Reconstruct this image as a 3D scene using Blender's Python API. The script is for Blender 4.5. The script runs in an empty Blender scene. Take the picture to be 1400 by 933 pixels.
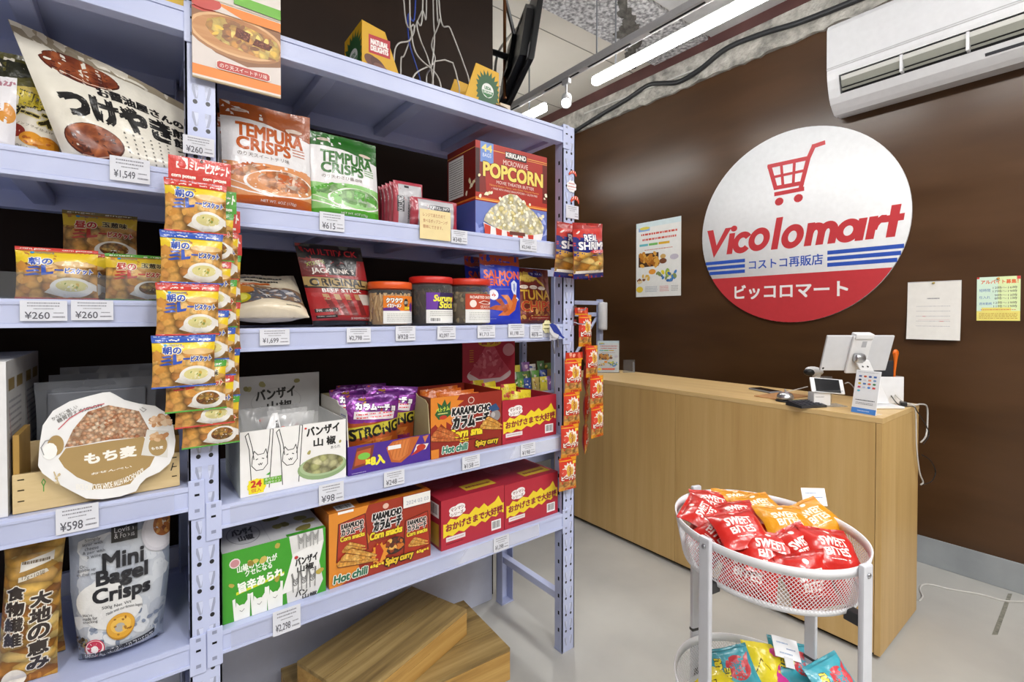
import bpy, bmesh, math, random
from mathutils import Vector, Matrix, noise
from mathutils.geometry import tessellate_polygon

SC = bpy.context.scene
COL = SC.collection
PI = math.pi
R = math.radians

# ---------------------------------------------------------------- camera
FPX, PITCH, HORIZON, EYE = 660.2, R(0.8), 432.0, 1.365
PY0 = HORIZON + FPX * math.tan(PITCH)
YAW = math.atan2(858.0, FPX)
FWD = Vector((math.cos(YAW), math.sin(YAW), 0))
RGT = Vector((math.sin(YAW), -math.cos(YAW), 0))
VIEW = FWD * math.cos(PITCH) - Vector((0, 0, 1)) * math.sin(PITCH)
VUP = Vector((0, 0, 1)) * math.cos(PITCH) + FWD * math.sin(PITCH)
cam = bpy.data.cameras.new('camera')
cam.sensor_width = 36.0
cam.lens = FPX / 1400 * 36
cam.shift_y = -(466.5 - PY0) / 1400
cam.clip_start = 0.05
camo = bpy.data.objects.new('camera', cam)
COL.objects.link(camo)
mr = Matrix((RGT, VUP, -VIEW)).transposed().to_4x4()
camo.matrix_world = Matrix.Translation((0, 0, EYE)) @ mr
SC.camera = camo

def on(px, py, axis, val):
    """point of the photograph on the plane axis = val (metres)"""
    d = VIEW + RGT * ((px - 700) / FPX) - VUP * ((py - PY0) / FPX)
    o = Vector((0, 0, EYE))
    return o + d * ((val - o[axis]) / d[axis])

# ---------------------------------------------------------------- view, world, lamps
SC.view_settings.view_transform = 'Standard'
SC.view_settings.look = 'None'
SC.view_settings.gamma = 1.0
SC.view_settings.use_curve_mapping = False
SC.view_settings.exposure = -0.03
WALLX = 3.42
TUBE_W = 34.0      # emission of the visible linear lamps
AREA_W = 58.0      # each lamp behind the camera
SPOT_W = 60.0
AMBIENT = 0.16
wd = bpy.data.worlds.new('world')
SC.world = wd
wd.use_nodes = True
wd.node_tree.nodes['Background'].inputs[0].default_value = (0.93, 0.96, 1.0, 1)
wd.node_tree.nodes['Background'].inputs[1].default_value = AMBIENT
SC.cycles.max_bounces = 8
SC.cycles.transparent_max_bounces = 24
SC.cycles.use_denoising = True
SC.cycles.caustics_reflective = False
SC.cycles.caustics_refractive = False
SC.cycles.sample_clamp_indirect = 6.0

# ---------------------------------------------------------------- tags
def tag(o, label=None, cat=None, group=None, kind=None):
    if label: o['label'] = label
    if cat: o['category'] = cat
    if group: o['group'] = group
    if kind: o['kind'] = kind
    return o

def empty(name, loc=(0, 0, 0), rz=0.0, label=None, cat=None, group=None, rot=None):
    o = bpy.data.objects.new(name, None)
    COL.objects.link(o)
    o.location = loc
    o.rotation_euler = rot if rot else (0, 0, rz)
    o.empty_display_size = 0.05
    return tag(o, label, cat, group)

def children(o):
    return [c for c in COL.objects if c.parent == o]

def copy_tree(o, loc=None, rot=None, label=None, group=None, parent=None):
    c = o.copy()
    COL.objects.link(c)
    if parent: c.parent = parent
    if loc is not None: c.location = loc
    if rot is not None: c.rotation_euler = rot
    if label: c['label'] = label
    if group: c['group'] = group
    for ch in children(o):
        copy_tree(ch, parent=c)
    return c

# ---------------------------------------------------------------- materials
def lin(h):
    h = h.lstrip('#')
    v = [int(h[i:i + 2], 16) / 255 for i in (0, 2, 4)]
    return [(c / 12.92 if c <= 0.04045 else ((c + 0.055) / 1.055) ** 2.4) for c in v]

_MAT = {}
FIN = {  # roughness, specular, coat, bump strength, bump scale, metallic
    'paper': (.62, .35, 0, 0, 0, 0), 'card': (.42, .45, 0, 0, 0, 0), 'film': (.30, .5, .25, .10, 38, 0),
    'gloss': (.18, .5, .2, 0, 0, 0), 'plastic': (.38, .5, 0, 0, 0, 0), 'paint': (.34, .5, 0, .02, 300, 0),
    'metal': (.28, .5, 0, 0, 0, 1), 'matte': (.8, .2, 0, 0, 0, 0), 'foil': (.30, .5, .3, .2, 30, .35),
}

def M(hexc, fin='card', var=.025):
    key = (hexc, fin)
    if key in _MAT: return _MAT[key]
    m = bpy.data.materials.new('%s_%s' % (fin, hexc.lstrip('#')))
    m.use_nodes = True
    nt = m.node_tree
    b = nt.nodes['Principled BSDF']
    ro, sp, co, bs, bsc, me = FIN[fin]
    c = lin(hexc)
    tc = nt.nodes.new('ShaderNodeTexCoord')
    nz = nt.nodes.new('ShaderNodeTexNoise')
    nz.inputs['Scale'].default_value = 30
    nz.inputs['Detail'].default_value = 2
    nt.links.new(tc.outputs['Object'], nz.inputs['Vector'])
    cr = nt.nodes.new('ShaderNodeValToRGB')
    cr.color_ramp.elements[0].position = .3
    cr.color_ramp.elements[1].position = .7
    cr.color_ramp.elements[0].color = (*[x * (1 - var) for x in c], 1)
    cr.color_ramp.elements[1].color = (*[min(1, x * (1 + var)) for x in c], 1)
    nt.links.new(nz.outputs['Fac'], cr.inputs['Fac'])
    nt.links.new(cr.outputs['Color'], b.inputs['Base Color'])
    b.inputs['Roughness'].default_value = ro
    b.inputs['Specular IOR Level'].default_value = sp
    b.inputs['Coat Weight'].default_value = co
    b.inputs['Coat Roughness'].default_value = .12
    b.inputs['Metallic'].default_value = me
    if bs:
        n2 = nt.nodes.new('ShaderNodeTexNoise')
        n2.inputs['Scale'].default_value = bsc
        n2.inputs['Detail'].default_value = 3
        nt.links.new(tc.outputs['Object'], n2.inputs['Vector'])
        bp = nt.nodes.new('ShaderNodeBump')
        bp.inputs['Strength'].default_value = bs * 2.2 if fin in ('film', 'foil') else bs
        bp.inputs['Distance'].default_value = .01
        nt.links.new(n2.outputs['Fac'], bp.inputs['Height'])
        nt.links.new(bp.outputs['Normal'], b.inputs['Normal'])
        if co: nt.links.new(bp.outputs['Normal'], b.inputs['Coat Normal'])
    _MAT[key] = m
    return m

def nodemat(name):
    m = bpy.data.materials.new(name)
    m.use_nodes = True
    nt = m.node_tree
    b = nt.nodes['Principled BSDF']
    def N(t, **kw):
        n = nt.nodes.new('ShaderNode' + t)
        for k, v in kw.items():
            k = k.replace('_', ' ')
            if k in n.inputs: n.inputs[k].default_value = v
            else: setattr(n, k.replace(' ', '_'), v)
        return n
    def Lk(a, o, c, i): nt.links.new(a.outputs[o], c.inputs[i])
    def ramp(stops):
        r = nt.nodes.new('ShaderNodeValToRGB')
        el = r.color_ramp.elements
        while len(el) < len(stops): el.new(.5)
        for e, (p, c) in zip(el, stops):
            e.position = p
            e.color = (*(lin(c) if isinstance(c, str) else (c, c, c)), 1)
        return r
    return m, nt, b, N, Lk, ramp

def mat_noise(name, stops, scale=(8, 8, 8), detail=5, rough=(.5, .5), bump=0, bscale=None, spec=.5, dist=.02, coord='Object', distort=0):
    m, nt, b, N, Lk, ramp = nodemat(name)
    tc = N('TexCoord')
    mp = N('Mapping')
    mp.inputs['Scale'].default_value = scale
    Lk(tc, coord, mp, 'Vector')
    nz = N('TexNoise', Scale=1.0, Detail=float(detail), Distortion=float(distort))
    Lk(mp, 'Vector', nz, 'Vector')
    r = ramp(stops)
    Lk(nz, 'Fac', r, 'Fac')
    Lk(r, 'Color', b, 'Base Color')
    mr_ = N('MapRange')
    mr_.inputs['To Min'].default_value, mr_.inputs['To Max'].default_value = rough
    Lk(nz, 'Fac', mr_, 'Value')
    Lk(mr_, 'Result', b, 'Roughness')
    b.inputs['Specular IOR Level'].default_value = spec
    if bump:
        n2 = N('TexNoise', Scale=float(bscale or 60), Detail=6.0)
        Lk(tc, coord, n2, 'Vector')
        bp = N('Bump', Strength=float(bump), Distance=float(dist))
        Lk(n2, 'Fac', bp, 'Height')
        Lk(bp, 'Normal', b, 'Normal')
    return m

def mat_wood(name, c0, c1, c2, grain=(1, 1, 1), rough=.5, knots=False):
    m, nt, b, N, Lk, ramp = nodemat(name)
    tc = N('TexCoord')
    mp = N('Mapping')
    mp.inputs['Scale'].default_value = grain
    Lk(tc, 'Object', mp, 'Vector')
    nz = N('TexNoise', Scale=1.0, Detail=8.0, Roughness=.65, Distortion=.25)
    Lk(mp, 'Vector', nz, 'Vector')
    r = ramp([(.3, c0), (.5, c1), (.72, c2)])
    Lk(nz, 'Fac', r, 'Fac')
    if knots:
        vo = N('TexVoronoi', Scale=3.2)
        mp2 = N('Mapping')
        mp2.inputs['Scale'].default_value = (1.0, 2.2, 2.2)
        Lk(tc, 'Object', mp2, 'Vector')
        Lk(mp2, 'Vector', vo, 'Vector')
        kr = ramp([(.0, .22), (.05, .35), (.075, 1.0)])
        Lk(vo, 'Distance', kr, 'Fac')
        mx = N('MixRGB', blend_type='MULTIPLY')
        mx.inputs[0].default_value = .8
        Lk(r, 'Color', mx, 1)
        Lk(kr, 'Color', mx, 2)
        Lk(mx, 'Color', b, 'Base Color')
    else:
        Lk(r, 'Color', b, 'Base Color')
    b.inputs['Roughness'].default_value = rough
    bp = N('Bump', Strength=.12, Distance=.004)
    Lk(nz, 'Fac', bp, 'Height')
    Lk(bp, 'Normal', b, 'Normal')
    return m

def mat_clear(name, tint='ffffff', amount=.12, rough=.06):
    """thin clear film / acrylic: mostly see-through with a glossy sheen"""
    m, nt, b, N, Lk, ramp = nodemat(name)
    out = nt.nodes['Material Output']
    tr = N('BsdfTransparent')
    tr.inputs[0].default_value = (*lin(tint), 1)
    gl = N('BsdfPrincipled')
    gl.inputs['Base Color'].default_value = (*lin(tint), 1)
    gl.inputs['Roughness'].default_value = rough
    nz = N('TexNoise', Scale=14.0, Detail=2.0)
    bp = N('Bump', Strength=.12, Distance=.01)
    tc = N('TexCoord')
    Lk(tc, 'Object', nz, 'Vector')
    Lk(nz, 'Fac', bp, 'Height')
    Lk(bp, 'Normal', gl, 'Normal')
    lw = N('LayerWeight', Blend=.35)
    ma = N('Math', operation='MULTIPLY_ADD')
    ma.inputs[1].default_value = .35
    ma.inputs[2].default_value = amount
    Lk(lw, 'Fresnel', ma, 0)
    mx = N('MixShader')
    Lk(ma, 0, mx, 0)
    nt.links.new(tr.outputs[0], mx.inputs[1])
    nt.links.new(gl.outputs[0], mx.inputs[2])
    nt.links.new(mx.outputs[0], out.inputs['Surface'])
    return m

def mat_pieces(name, cols, scale=50, stretch=(1, 1, 1), gap=.35, rough=.4):
    """photograph of many small pieces: cells of differing colour with dark gaps"""
    m, nt, b, N, Lk, ramp = nodemat(name)
    tc = N('TexCoord')
    mp = N('Mapping')
    mp.inputs['Scale'].default_value = stretch
    Lk(tc, 'Object', mp, 'Vector')
    nz = N('TexNoise', Scale=scale * .8, Detail=3.0)
    Lk(mp, 'Vector', nz, 'Vector')
    ad = N('MixRGB', blend_type='ADD')
    ad.inputs[0].default_value = .012 * 50 / scale
    Lk(mp, 'Vector', ad, 1)
    Lk(nz, 'Color', ad, 2)
    vo = N('TexVoronoi', Scale=float(scale))
    Lk(ad, 'Color', vo, 'Vector')
    sp = N('SeparateColor')
    Lk(vo, 'Color', sp, 'Color')
    n = len(cols)
    r = ramp([((i + .5) / n, c) for i, c in enumerate(cols)])
    Lk(sp, 'Red', r, 'Fac')
    g = ramp([(.30, 1.0), (.55, .62), (.8, gap)])
    Lk(vo, 'Distance', g, 'Fac')
    mx = N('MixRGB', blend_type='MULTIPLY')
    mx.inputs[0].default_value = 1
    Lk(r, 'Color', mx, 1)
    Lk(g, 'Color', mx, 2)
    n2 = N('TexNoise', Scale=scale * 3.0, Detail=2.0)
    Lk(tc, 'Object', n2, 'Vector')
    h = ramp([(.3, .8), (.7, 1.0)])
    Lk(n2, 'Fac', h, 'Fac')
    m2 = N('MixRGB', blend_type='MULTIPLY')
    m2.inputs[0].default_value = 1
    Lk(mx, 'Color', m2, 1)
    Lk(h, 'Color', m2, 2)
    Lk(m2, 'Color', b, 'Base Color')
    b.inputs['Roughness'].default_value = rough
    return m

def mat_emit(name, col, strength):
    m = bpy.data.materials.new(name)
    m.use_nodes = True
    b = m.node_tree.nodes['Principled BSDF']
    b.inputs['Base Color'].default_value = (*lin(col), 1)
    b.inputs['Emission Color'].default_value = (*lin(col), 1)
    b.inputs['Emission Strength'].default_value = strength
    return m

# ---------------------------------------------------------------- mesh builder
class MB:
    def __init__(s):
        s.v, s.f, s.fm, s.fs, s.mats, s.mi = [], [], [], [], [], {}
    def mat(s, m):
        if isinstance(m, str): m = M(m)
        if m.name not in s.mi:
            s.mi[m.name] = len(s.mats)
            s.mats.append(m)
        return s.mi[m.name]
    def add(s, vs, fs, m, smooth=False):
        k = s.mat(m)
        n = len(s.v)
        s.v.extend([tuple(p) for p in vs])
        for f in fs:
            s.f.append([i + n for i in f])
            s.fm.append(k)
            s.fs.append(smooth)
    def box(s, x0, x1, y0, y1, z0, z1, m, bev=0.0, mtx=None):
        x0, x1 = min(x0, x1), max(x0, x1); y0, y1 = min(y0, y1), max(y0, y1); z0, z1 = min(z0, z1), max(z0, z1)
        b = min(bev, (x1 - x0) * .45, (y1 - y0) * .45, (z1 - z0) * .45)
        if b <= 0:
            vs = [(x, y, z) for z in (z0, z1) for y in (y0, y1) for x in (x0, x1)]
            fs = [(0, 2, 3, 1), (4, 5, 7, 6), (0, 1, 5, 4), (2, 6, 7, 3), (0, 4, 6, 2), (1, 3, 7, 5)]
        else:
            bm = bmesh.new()
            bmesh.ops.create_cube(bm, size=1)
            for q in bm.verts:
                q.co = Vector(((x0 + x1) / 2 + q.co.x * (x1 - x0), (y0 + y1) / 2 + q.co.y * (y1 - y0), (z0 + z1) / 2 + q.co.z * (z1 - z0)))
            bmesh.ops.bevel(bm, geom=list(bm.edges), offset=b, segments=2, affect='EDGES', profile=.6)
            bm.verts.index_update()
            vs = [q.co.copy() for q in bm.verts]
            fs = [[q.index for q in f.verts] for f in bm.faces]
            bm.free()
        if mtx: vs = [mtx @ Vector(p) for p in vs]
        s.add(vs, fs, m, False)
    def prism(s, poly, fn, m, t0, t1, smooth=False):
        """2D polygon extruded: fn(a, b, t) -> point"""
        n = len(poly)
        vs = [fn(a, b, t0) for a, b in poly] + [fn(a, b, t1) for a, b in poly]
        fs = [list(t) for t in tessellate_polygon([[Vector((a, b, 0)) for a, b in poly]])]
        fs2 = [[i + n for i in t][::-1] for t in fs]
        s.add(vs, fs + fs2, m, False)
        s.add(vs, [(i, (i + 1) % n, (i + 1) % n + n, i + n) for i in range(n)], m, smooth)
    def tube(s, pts, r, m, seg=8, closed=False, cap=True):
        pts = [Vector(p) for p in pts]
        n = len(pts)
        vs, ref = [], None
        for i, p in enumerate(pts):
            if closed: d = pts[(i + 1) % n] - pts[i - 1]
            else: d = pts[min(i + 1, n - 1)] - pts[max(i - 1, 0)]
            d.normalize()
            if ref is None: ref = Vector((0, 0, 1)) if abs(d.z) < .9 else Vector((1, 0, 0))
            a = d.cross(ref); 
            if a.length < 1e-5: a = d.cross(Vector((.3, .8, .5)))
            a.normalize()
            b = a.cross(d); b.normalize()
            ref = b
            rr = r(i / (n - 1)) if callable(r) else r
            for k in range(seg):
                t = 2 * PI * k / seg
                vs.append(p + a * math.cos(t) * rr + b * math.sin(t) * rr)
        fs = []
        for i in range(n if closed else n - 1):
            j = (i + 1) % n
            for k in range(seg):
                l = (k + 1) % seg
                fs.append((i * seg + k, i * seg + l, j * seg + l, j * seg + k))
        s.add(vs, fs, m, seg > 4)
        if cap and not closed:
            s.add(vs[:seg], [list(range(seg))[::-1]], m)
            s.add(vs[-seg:], [list(range(seg))], m)
    def lathe(s, prof, m, seg=32, c=(0, 0, 0), sx=1, sy=1, mtx=None):
        vs = []
        for r, z in prof:
            for k in range(seg):
                t = 2 * PI * k / seg
                p = Vector((c[0] + math.cos(t) * r * sx, c[1] + math.sin(t) * r * sy, c[2] + z))
                vs.append(mtx @ p if mtx else p)
        fs = [(i * seg + k, i * seg + (k + 1) % seg, (i + 1) * seg + (k + 1) % seg, (i + 1) * seg + k)
              for i in range(len(prof) - 1) for k in range(seg)]
        s.add(vs, fs, m, True)
    def grid(s, fn, nu, nv, m, smooth=True):
        vs = [fn(i / nu, j / nv) for j in range(nv + 1) for i in range(nu + 1)]
        w = nu + 1
        s.add(vs, [(j * w + i, j * w + i + 1, (j + 1) * w + i + 1, (j + 1) * w + i) for j in range(nv) for i in range(nu)], m, smooth)
    def blob(s, c, rx, ry, rz, m, seed=0, amp=.12, seg=12, rings=8, mtx=None):
        vs, c = [], Vector(c)
        for j in range(rings + 1):
            a = PI * j / rings
            for k in range(seg):
                t = 2 * PI * k / seg
                d = Vector((math.sin(a) * math.cos(t), math.sin(a) * math.sin(t), math.cos(a)))
                q = 1 + amp * noise.noise(d * 1.7 + Vector((seed * 3.1, seed, 0)))
                p = Vector((d.x * rx, d.y * ry, d.z * rz)) * q
                vs.append((mtx @ p if mtx else p) + c)
        s.add(vs, [(j * seg + k, j * seg + (k + 1) % seg, (j + 1) * seg + (k + 1) % seg, (j + 1) * seg + k)
                   for j in range(rings) for k in range(seg)], m, True)
    def build(s, name, parent=None, loc=None, rot=None, **tg):
        me = bpy.data.meshes.new(name)
        me.from_pydata(s.v, [], s.f)
        for m in s.mats: me.materials.append(m)
        me.polygons.foreach_set('material_index', s.fm)
        me.polygons.foreach_set('use_smooth', s.fs)
        me.update()
        o = bpy.data.objects.new(name, me)
        COL.objects.link(o)
        if parent: o.parent = parent
        if loc is not None: o.location = loc
        if rot is not None: o.rotation_euler = rot
        tag(o, **tg)
        return o

# ---------------------------------------------------------------- printed artwork
_TXT = {}
def text_shape(s):
    if s in _TXT: return _TXT[s]
    c = bpy.data.curves.new('lettering', 'FONT')
    c.body = s
    c.resolution_u = 3
    c.fill_mode = 'FRONT'
    o = bpy.data.objects.new('lettering', c)
    COL.objects.link(o)
    bpy.context.view_layer.update()
    dg = bpy.context.evaluated_depsgraph_get()
    me = bpy.data.meshes.new_from_object(o.evaluated_get(dg))
    vs = [(v.co.x, v.co.y) for v in me.vertices]
    fs = []
    for p in me.polygons:
        q = list(p.vertices)
        for i in range(1, len(q) - 1): fs.append((q[0], q[i], q[i + 1]))
    bpy.data.objects.remove(o)
    bpy.data.curves.remove(c)
    bpy.data.meshes.remove(me)
    if vs:
        xs, ys = [v[0] for v in vs], [v[1] for v in vs]
        x0, x1, y0, y1 = min(xs), max(xs), min(ys), max(ys)
        w, h = max(x1 - x0, 1e-4), max(y1 - y0, 1e-4)
        vs = [((x - x0) / w, (y - y0) / h) for x, y in vs]
    _TXT[s] = (vs, fs)
    return _TXT[s]

def poly_tris(pts):
    t = tessellate_polygon([[Vector((a, b, 0)) for a, b in pts]])
    return [(pts[a], pts[b], pts[c]) for a, b, c in t]

def item_tris(it, asp):
    """artwork item -> [(triangles, colour)] in unit square coordinates; asp = width / height"""
    k = it[0]
    if k == 'R':
        _, x0, y0, x1, y1, c = it
        return [(poly_tris([(x0, y0), (x1, y0), (x1, y1), (x0, y1)]), c)]
    if k == 'P':
        return [(poly_tris(it[1]), it[2])]
    if k == 'E':
        cx, cy, rx, ry, c = it[1:6]
        rot = R(it[6]) if len(it) > 6 else 0
        n = 28 if rx > .05 else 12
        pts = []
        for i in range(n):
            t = 2 * PI * i / n
            a, b = math.cos(t) * rx * asp, math.sin(t) * ry
            pts.append((cx + (a * math.cos(rot) - b * math.sin(rot)) / asp, cy + a * math.sin(rot) + b * math.cos(rot)))
        return [([((cx, cy), pts[i], pts[(i + 1) % n]) for i in range(n)], c)]
    if k == 'A':   # part of a ring: cx cy rx ry thickness start end colour slant
        cx, cy, rx, ry, th, a0, a1, c, sl = it[1:10]
        n = 40
        def q(t, d): return (cx + math.cos(t) * (rx - d / asp) + sl * math.sin(t) * (ry - d) / asp, cy + math.sin(t) * (ry - d))
        tr = []
        for i in range(n):
            t0, t1 = R(a0 + (a1 - a0) * i / n), R(a0 + (a1 - a0) * (i + 1) / n)
            tr += [(q(t0, 0), q(t1, 0), q(t1, th)), (q(t0, 0), q(t1, th), q(t0, th))]
        return [(tr, c)]
    if k == 'S':   # burst: cx cy rx ry points inner colour
        cx, cy, rx, ry, n, inn, c = it[1:8]
        pts = [(cx + math.cos(PI * i / n) * rx * (1 if i % 2 else inn), cy + math.sin(PI * i / n) * ry * (1 if i % 2 else inn)) for i in range(2 * n)]
        return [([((cx, cy), pts[i], pts[(i + 1) % (2 * n)]) for i in range(2 * n)], c)]
    if k == 'L':   # stroke: points width(of height) colour
        pts, w, c = it[1], it[2], it[3]
        tr = []
        for (a, b), (d, e) in zip(pts, pts[1:]):
            dx, dy = (d - a) * asp, e - b
            l = math.hypot(dx, dy) or 1e-6
            nx, ny = -dy / l * w / 2 / asp, dx / l * w / 2
            ex, ey = dx / l * w * .4 / asp, dy / l * w * .4
            q = [(a + nx - ex, b + ny - ey), (a - nx - ex, b - ny - ey), (d - nx + ex, e - ny + ey), (d + nx + ex, e + ny + ey)]
            tr.append(([(q[0], q[1], q[2]), (q[0], q[2], q[3])], c))
        return tr
    if k == 'K':   # scattered irregular pieces: x0 y0 x1 y1 n size colours seed [squash]
        x0, y0, x1, y1, n, sz, cols, seed = it[1:9]
        sq = it[9] if len(it) > 9 else .65
        ell = it[10] if len(it) > 10 else False
        rnd = random.Random(seed)
        out = []
        for i in range(n):
            if ell:
                t, q = rnd.uniform(0, 2 * PI), math.sqrt(rnd.random())
                cx, cy = (x0 + x1) / 2 + math.cos(t) * q * (x1 - x0) / 2, (y0 + y1) / 2 + math.sin(t) * q * (y1 - y0) / 2
            else:
                cx, cy = rnd.uniform(x0, x1), rnd.uniform(y0, y1)
            a0, s_ = rnd.uniform(0, PI), sz * rnd.uniform(.7, 1.25)
            pts = []
            for j in range(9):
                t = 2 * PI * j / 9
                q = s_ * rnd.uniform(.8, 1.1)
                a, b = math.cos(t) * q, math.sin(t) * q * sq
                px, py = cx + (a * math.cos(a0) - b * math.sin(a0)) / asp, cy + a * math.sin(a0) + b * math.cos(a0)
                pts.append((min(max(px, 0), 1), min(max(py, 0), 1)))
            out.append(([((cx if 0 <= cx <= 1 else pts[0][0], cy), pts[j], pts[(j + 1) % 9]) for j in range(9)], cols[i % len(cols)]))
        return out
    if k == 'F':   # rows of print too fine to read: x0 y0 x1 y1 rows colour seed
        x0, y0, x1, y1, rows, c = it[1:7]
        rnd = random.Random(rows * 17 + int(x0 * 1000))
        tr = []
        for r_ in range(rows):
            ya = y1 - (y1 - y0) * (r_ + .32) / rows
            yb = y1 - (y1 - y0) * (r_ + .68) / rows
            x = x0
            while x < x1 - .01:
                w = min((x1 - x0) * rnd.choice((.03, .045, .06, .09)), x1 - x)
                tr += [((x, yb), (x + w, yb), (x + w, ya)), ((x, yb), (x + w, ya), (x, ya))]
                x += w + (x1 - x0) * .018
        return [(tr, c)]
    if k == 'BAR':  # bar code
        x0, y0, x1, y1 = it[1:5]
        rnd = random.Random(7)
        out = [(poly_tris([(x0, y0), (x1, y0), (x1, y1), (x0, y1)]), 'f4f4f4')]
        tr, x = [], x0 + (x1 - x0) * .1
        while x < x1 - (x1 - x0) * .12:
            w = (x1 - x0) * rnd.choice((.02, .03, .05))
            tr += poly_tris([(x, y0 + (y1 - y0) * .18), (x + w, y0 + (y1 - y0) * .18), (x + w, y1 - (y1 - y0) * .1), (x, y1 - (y1 - y0) * .1)])
            x += w + (x1 - x0) * rnd.choice((.02, .035))
        return out + [(tr, '222222')]
    if k == 'V':   # letters one under another: text x0 y0 x1 y1 colour opts
        s, x0, y0, x1, y1, c = it[1:7]
        op = it[7] if len(it) > 7 else {}
        h = (y1 - y0) / len(s)
        out = []
        for i, ch in enumerate(s):
            out += item_tris(('T', ch, x0, y1 - h * (i + .92), x1, y1 - h * (i + .06), c, op), asp)
        order = [o for o in out if o[1] != c] + [o for o in out if o[1] == c]
        return order
    if k == 'T':
        s, x0, y0, x1, y1, c = it[1:7]
        op = it[7] if len(it) > 7 else {}
        vs, fs = text_shape(s)
        W, H = x1 - x0, y1 - y0
        sh, rot, b = op.get('sh', 0), R(op.get('rot', 0)), op.get('b', 0) * H
        cx, cy = (x0 + x1) / 2, (y0 + y1) / 2
        bend = op.get('bend', 0)
        def P(p, dx=0, dy=0):
            x = x0 + p[0] * W + sh * (p[1] - .5) * H / asp + dx / asp
            y = y0 + p[1] * H + dy + bend * (1 - (2 * p[0] - 1) ** 2)
            if rot:
                a, d = (x - cx) * asp, y - cy
                x, y = cx + (a * math.cos(rot) - d * math.sin(rot)) / asp, cy + a * math.sin(rot) + d * math.cos(rot)
            return (x, y)
        out = []
        if 'o' in op:
            oc, ow = op['o']
            ow = ow * H
            tr = []
            for i in range(8):
                dx, dy = math.cos(i * PI / 4) * (ow + b / 2), math.sin(i * PI / 4) * (ow + b / 2)
                q = [P(p, dx, dy) for p in vs]
                out.append(([(q[i_], q[j_], q[k_]) for i_, j_, k_ in fs], oc))
        tr = []
        for dx, dy in (((0, 0),) if not b else ((-b / 2, -b / 2), (b / 2, -b / 2), (-b / 2, b / 2), (b / 2, b / 2), (0, 0))):
            q = [P(p, dx, dy) for p in vs]
            out.append(([(q[i_], q[j_], q[k_]) for i_, j_, k_ in fs], c))
        return out
    raise ValueError(k)

def clip_axis(poly, ax, val, keep_less):
    out = []
    for i in range(len(poly)):
        a, b = poly[i], poly[(i + 1) % len(poly)]
        ia, ib = (a[ax] <= val) == keep_less, (b[ax] <= val) == keep_less
        if ia: out.append(a)
        if ia != ib:
            d = b[ax] - a[ax]
            t = (val - a[ax]) / d if abs(d) > 1e-12 else 0
            out.append((a[0] + (b[0] - a[0]) * t, a[1] + (b[1] - a[1]) * t))
    return out

def draw(mb, S, art, asp, grid=None, fin='card', off=.0003, step=.00005):
    """print artwork onto a surface S(u, v, offset)"""
    o, last = off, None
    for it in art:
        for tris, c in item_tris(it, asp):
            o += step if c != last else step * .2
            last = c
            polys = []
            if grid:
                nu, nv = grid
                for t in tris:
                    lo, hi = min(p[0] for p in t), max(p[0] for p in t)
                    i0, i1 = max(0, int(lo * nu)), min(nu - 1, int(hi * nu - 1e-9))
                    for i in range(i0, i1 + 1):
                        q = list(t)
                        if i > i0: q = clip_axis(q, 0, i / nu, False)
                        if i < i1 and len(q) > 2: q = clip_axis(q, 0, (i + 1) / nu, True)
                        if len(q) < 3: continue
                        lo2, hi2 = min(p[1] for p in q), max(p[1] for p in q)
                        j0, j1 = max(0, int(lo2 * nv)), min(nv - 1, int(hi2 * nv - 1e-9))
                        for j in range(j0, j1 + 1):
                            r_ = q
                            if j > j0: r_ = clip_axis(r_, 1, j / nv, False)
                            if j < j1 and len(r_) > 2: r_ = clip_axis(r_, 1, (j + 1) / nv, True)
                            if len(r_) > 2: polys.append(r_)
            else:
                polys = tris
            idx, vs, fs = {}, [], []
            for p in polys:
                f = []
                for a in p:
                    key = (round(a[0], 5), round(a[1], 5))
                    if key not in idx:
                        idx[key] = len(vs)
                        vs.append(S(min(max(a[0], 0), 1), min(max(a[1], 0), 1), o))
                    if not f or f[-1] != idx[key]: f.append(idx[key])
                if len(f) > 2 and f[0] == f[-1]: f.pop()
                if len(set(f)) == len(f) and len(f) > 2: fs.append(f)
            if fs: mb.add(vs, fs, M(c, fin) if isinstance(c, str) else c, bool(grid))

def flat(o, U, V):
    """plane surface: corner o, edge vectors U, V (metres)"""
    o, U, V = Vector(o), Vector(U), Vector(V)
    n = U.cross(V).normalized()
    return (lambda u, v, off=0: o + U * u + V * v + n * off), U.length / V.length

def carton(name, w, d, h, base, faces, loc, rz=0.0, fin='card', open_top=False, bev=.0015, rot=None, parent=None, extra=None, **tg):
    """printed card box, local origin = front-left-bottom corner, front face toward -y"""
    mb = MB()
    bm = M(base, fin)
    if open_top:
        t = .003
        mb.box(0, w, 0, t, 0, h, bm); mb.box(0, w, d - t, d, 0, open_top if open_top > 1e-3 and open_top != True else h, bm)
        mb.box(0, t, t, d - t, 0, h, bm); mb.box(w - t, w, t, d - t, 0, h, bm); mb.box(t, w - t, t, d - t, 0, t, bm)
    else:
        mb.box(0, w, 0, d, 0, h, bm, bev)
    spec = {'front': ((0, 0, 0), (w, 0, 0), (0, 0, h)), 'left': ((0, d, 0), (0, -d, 0), (0, 0, h)),
            'top': ((0, 0, h), (w, 0, 0), (0, d, 0)), 'right': ((w, 0, 0), (0, d, 0), (0, 0, h)),
            'bottom': ((0, d, 0), (w, 0, 0), (0, -d, 0))}
    for f, art in faces.items():
        S, asp = flat(*spec[f])
        draw(mb, S, art, asp, None, fin)
    if extra: extra(mb)
    return mb.build(name, parent, loc, rot or (0, 0, rz), **tg)

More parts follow.
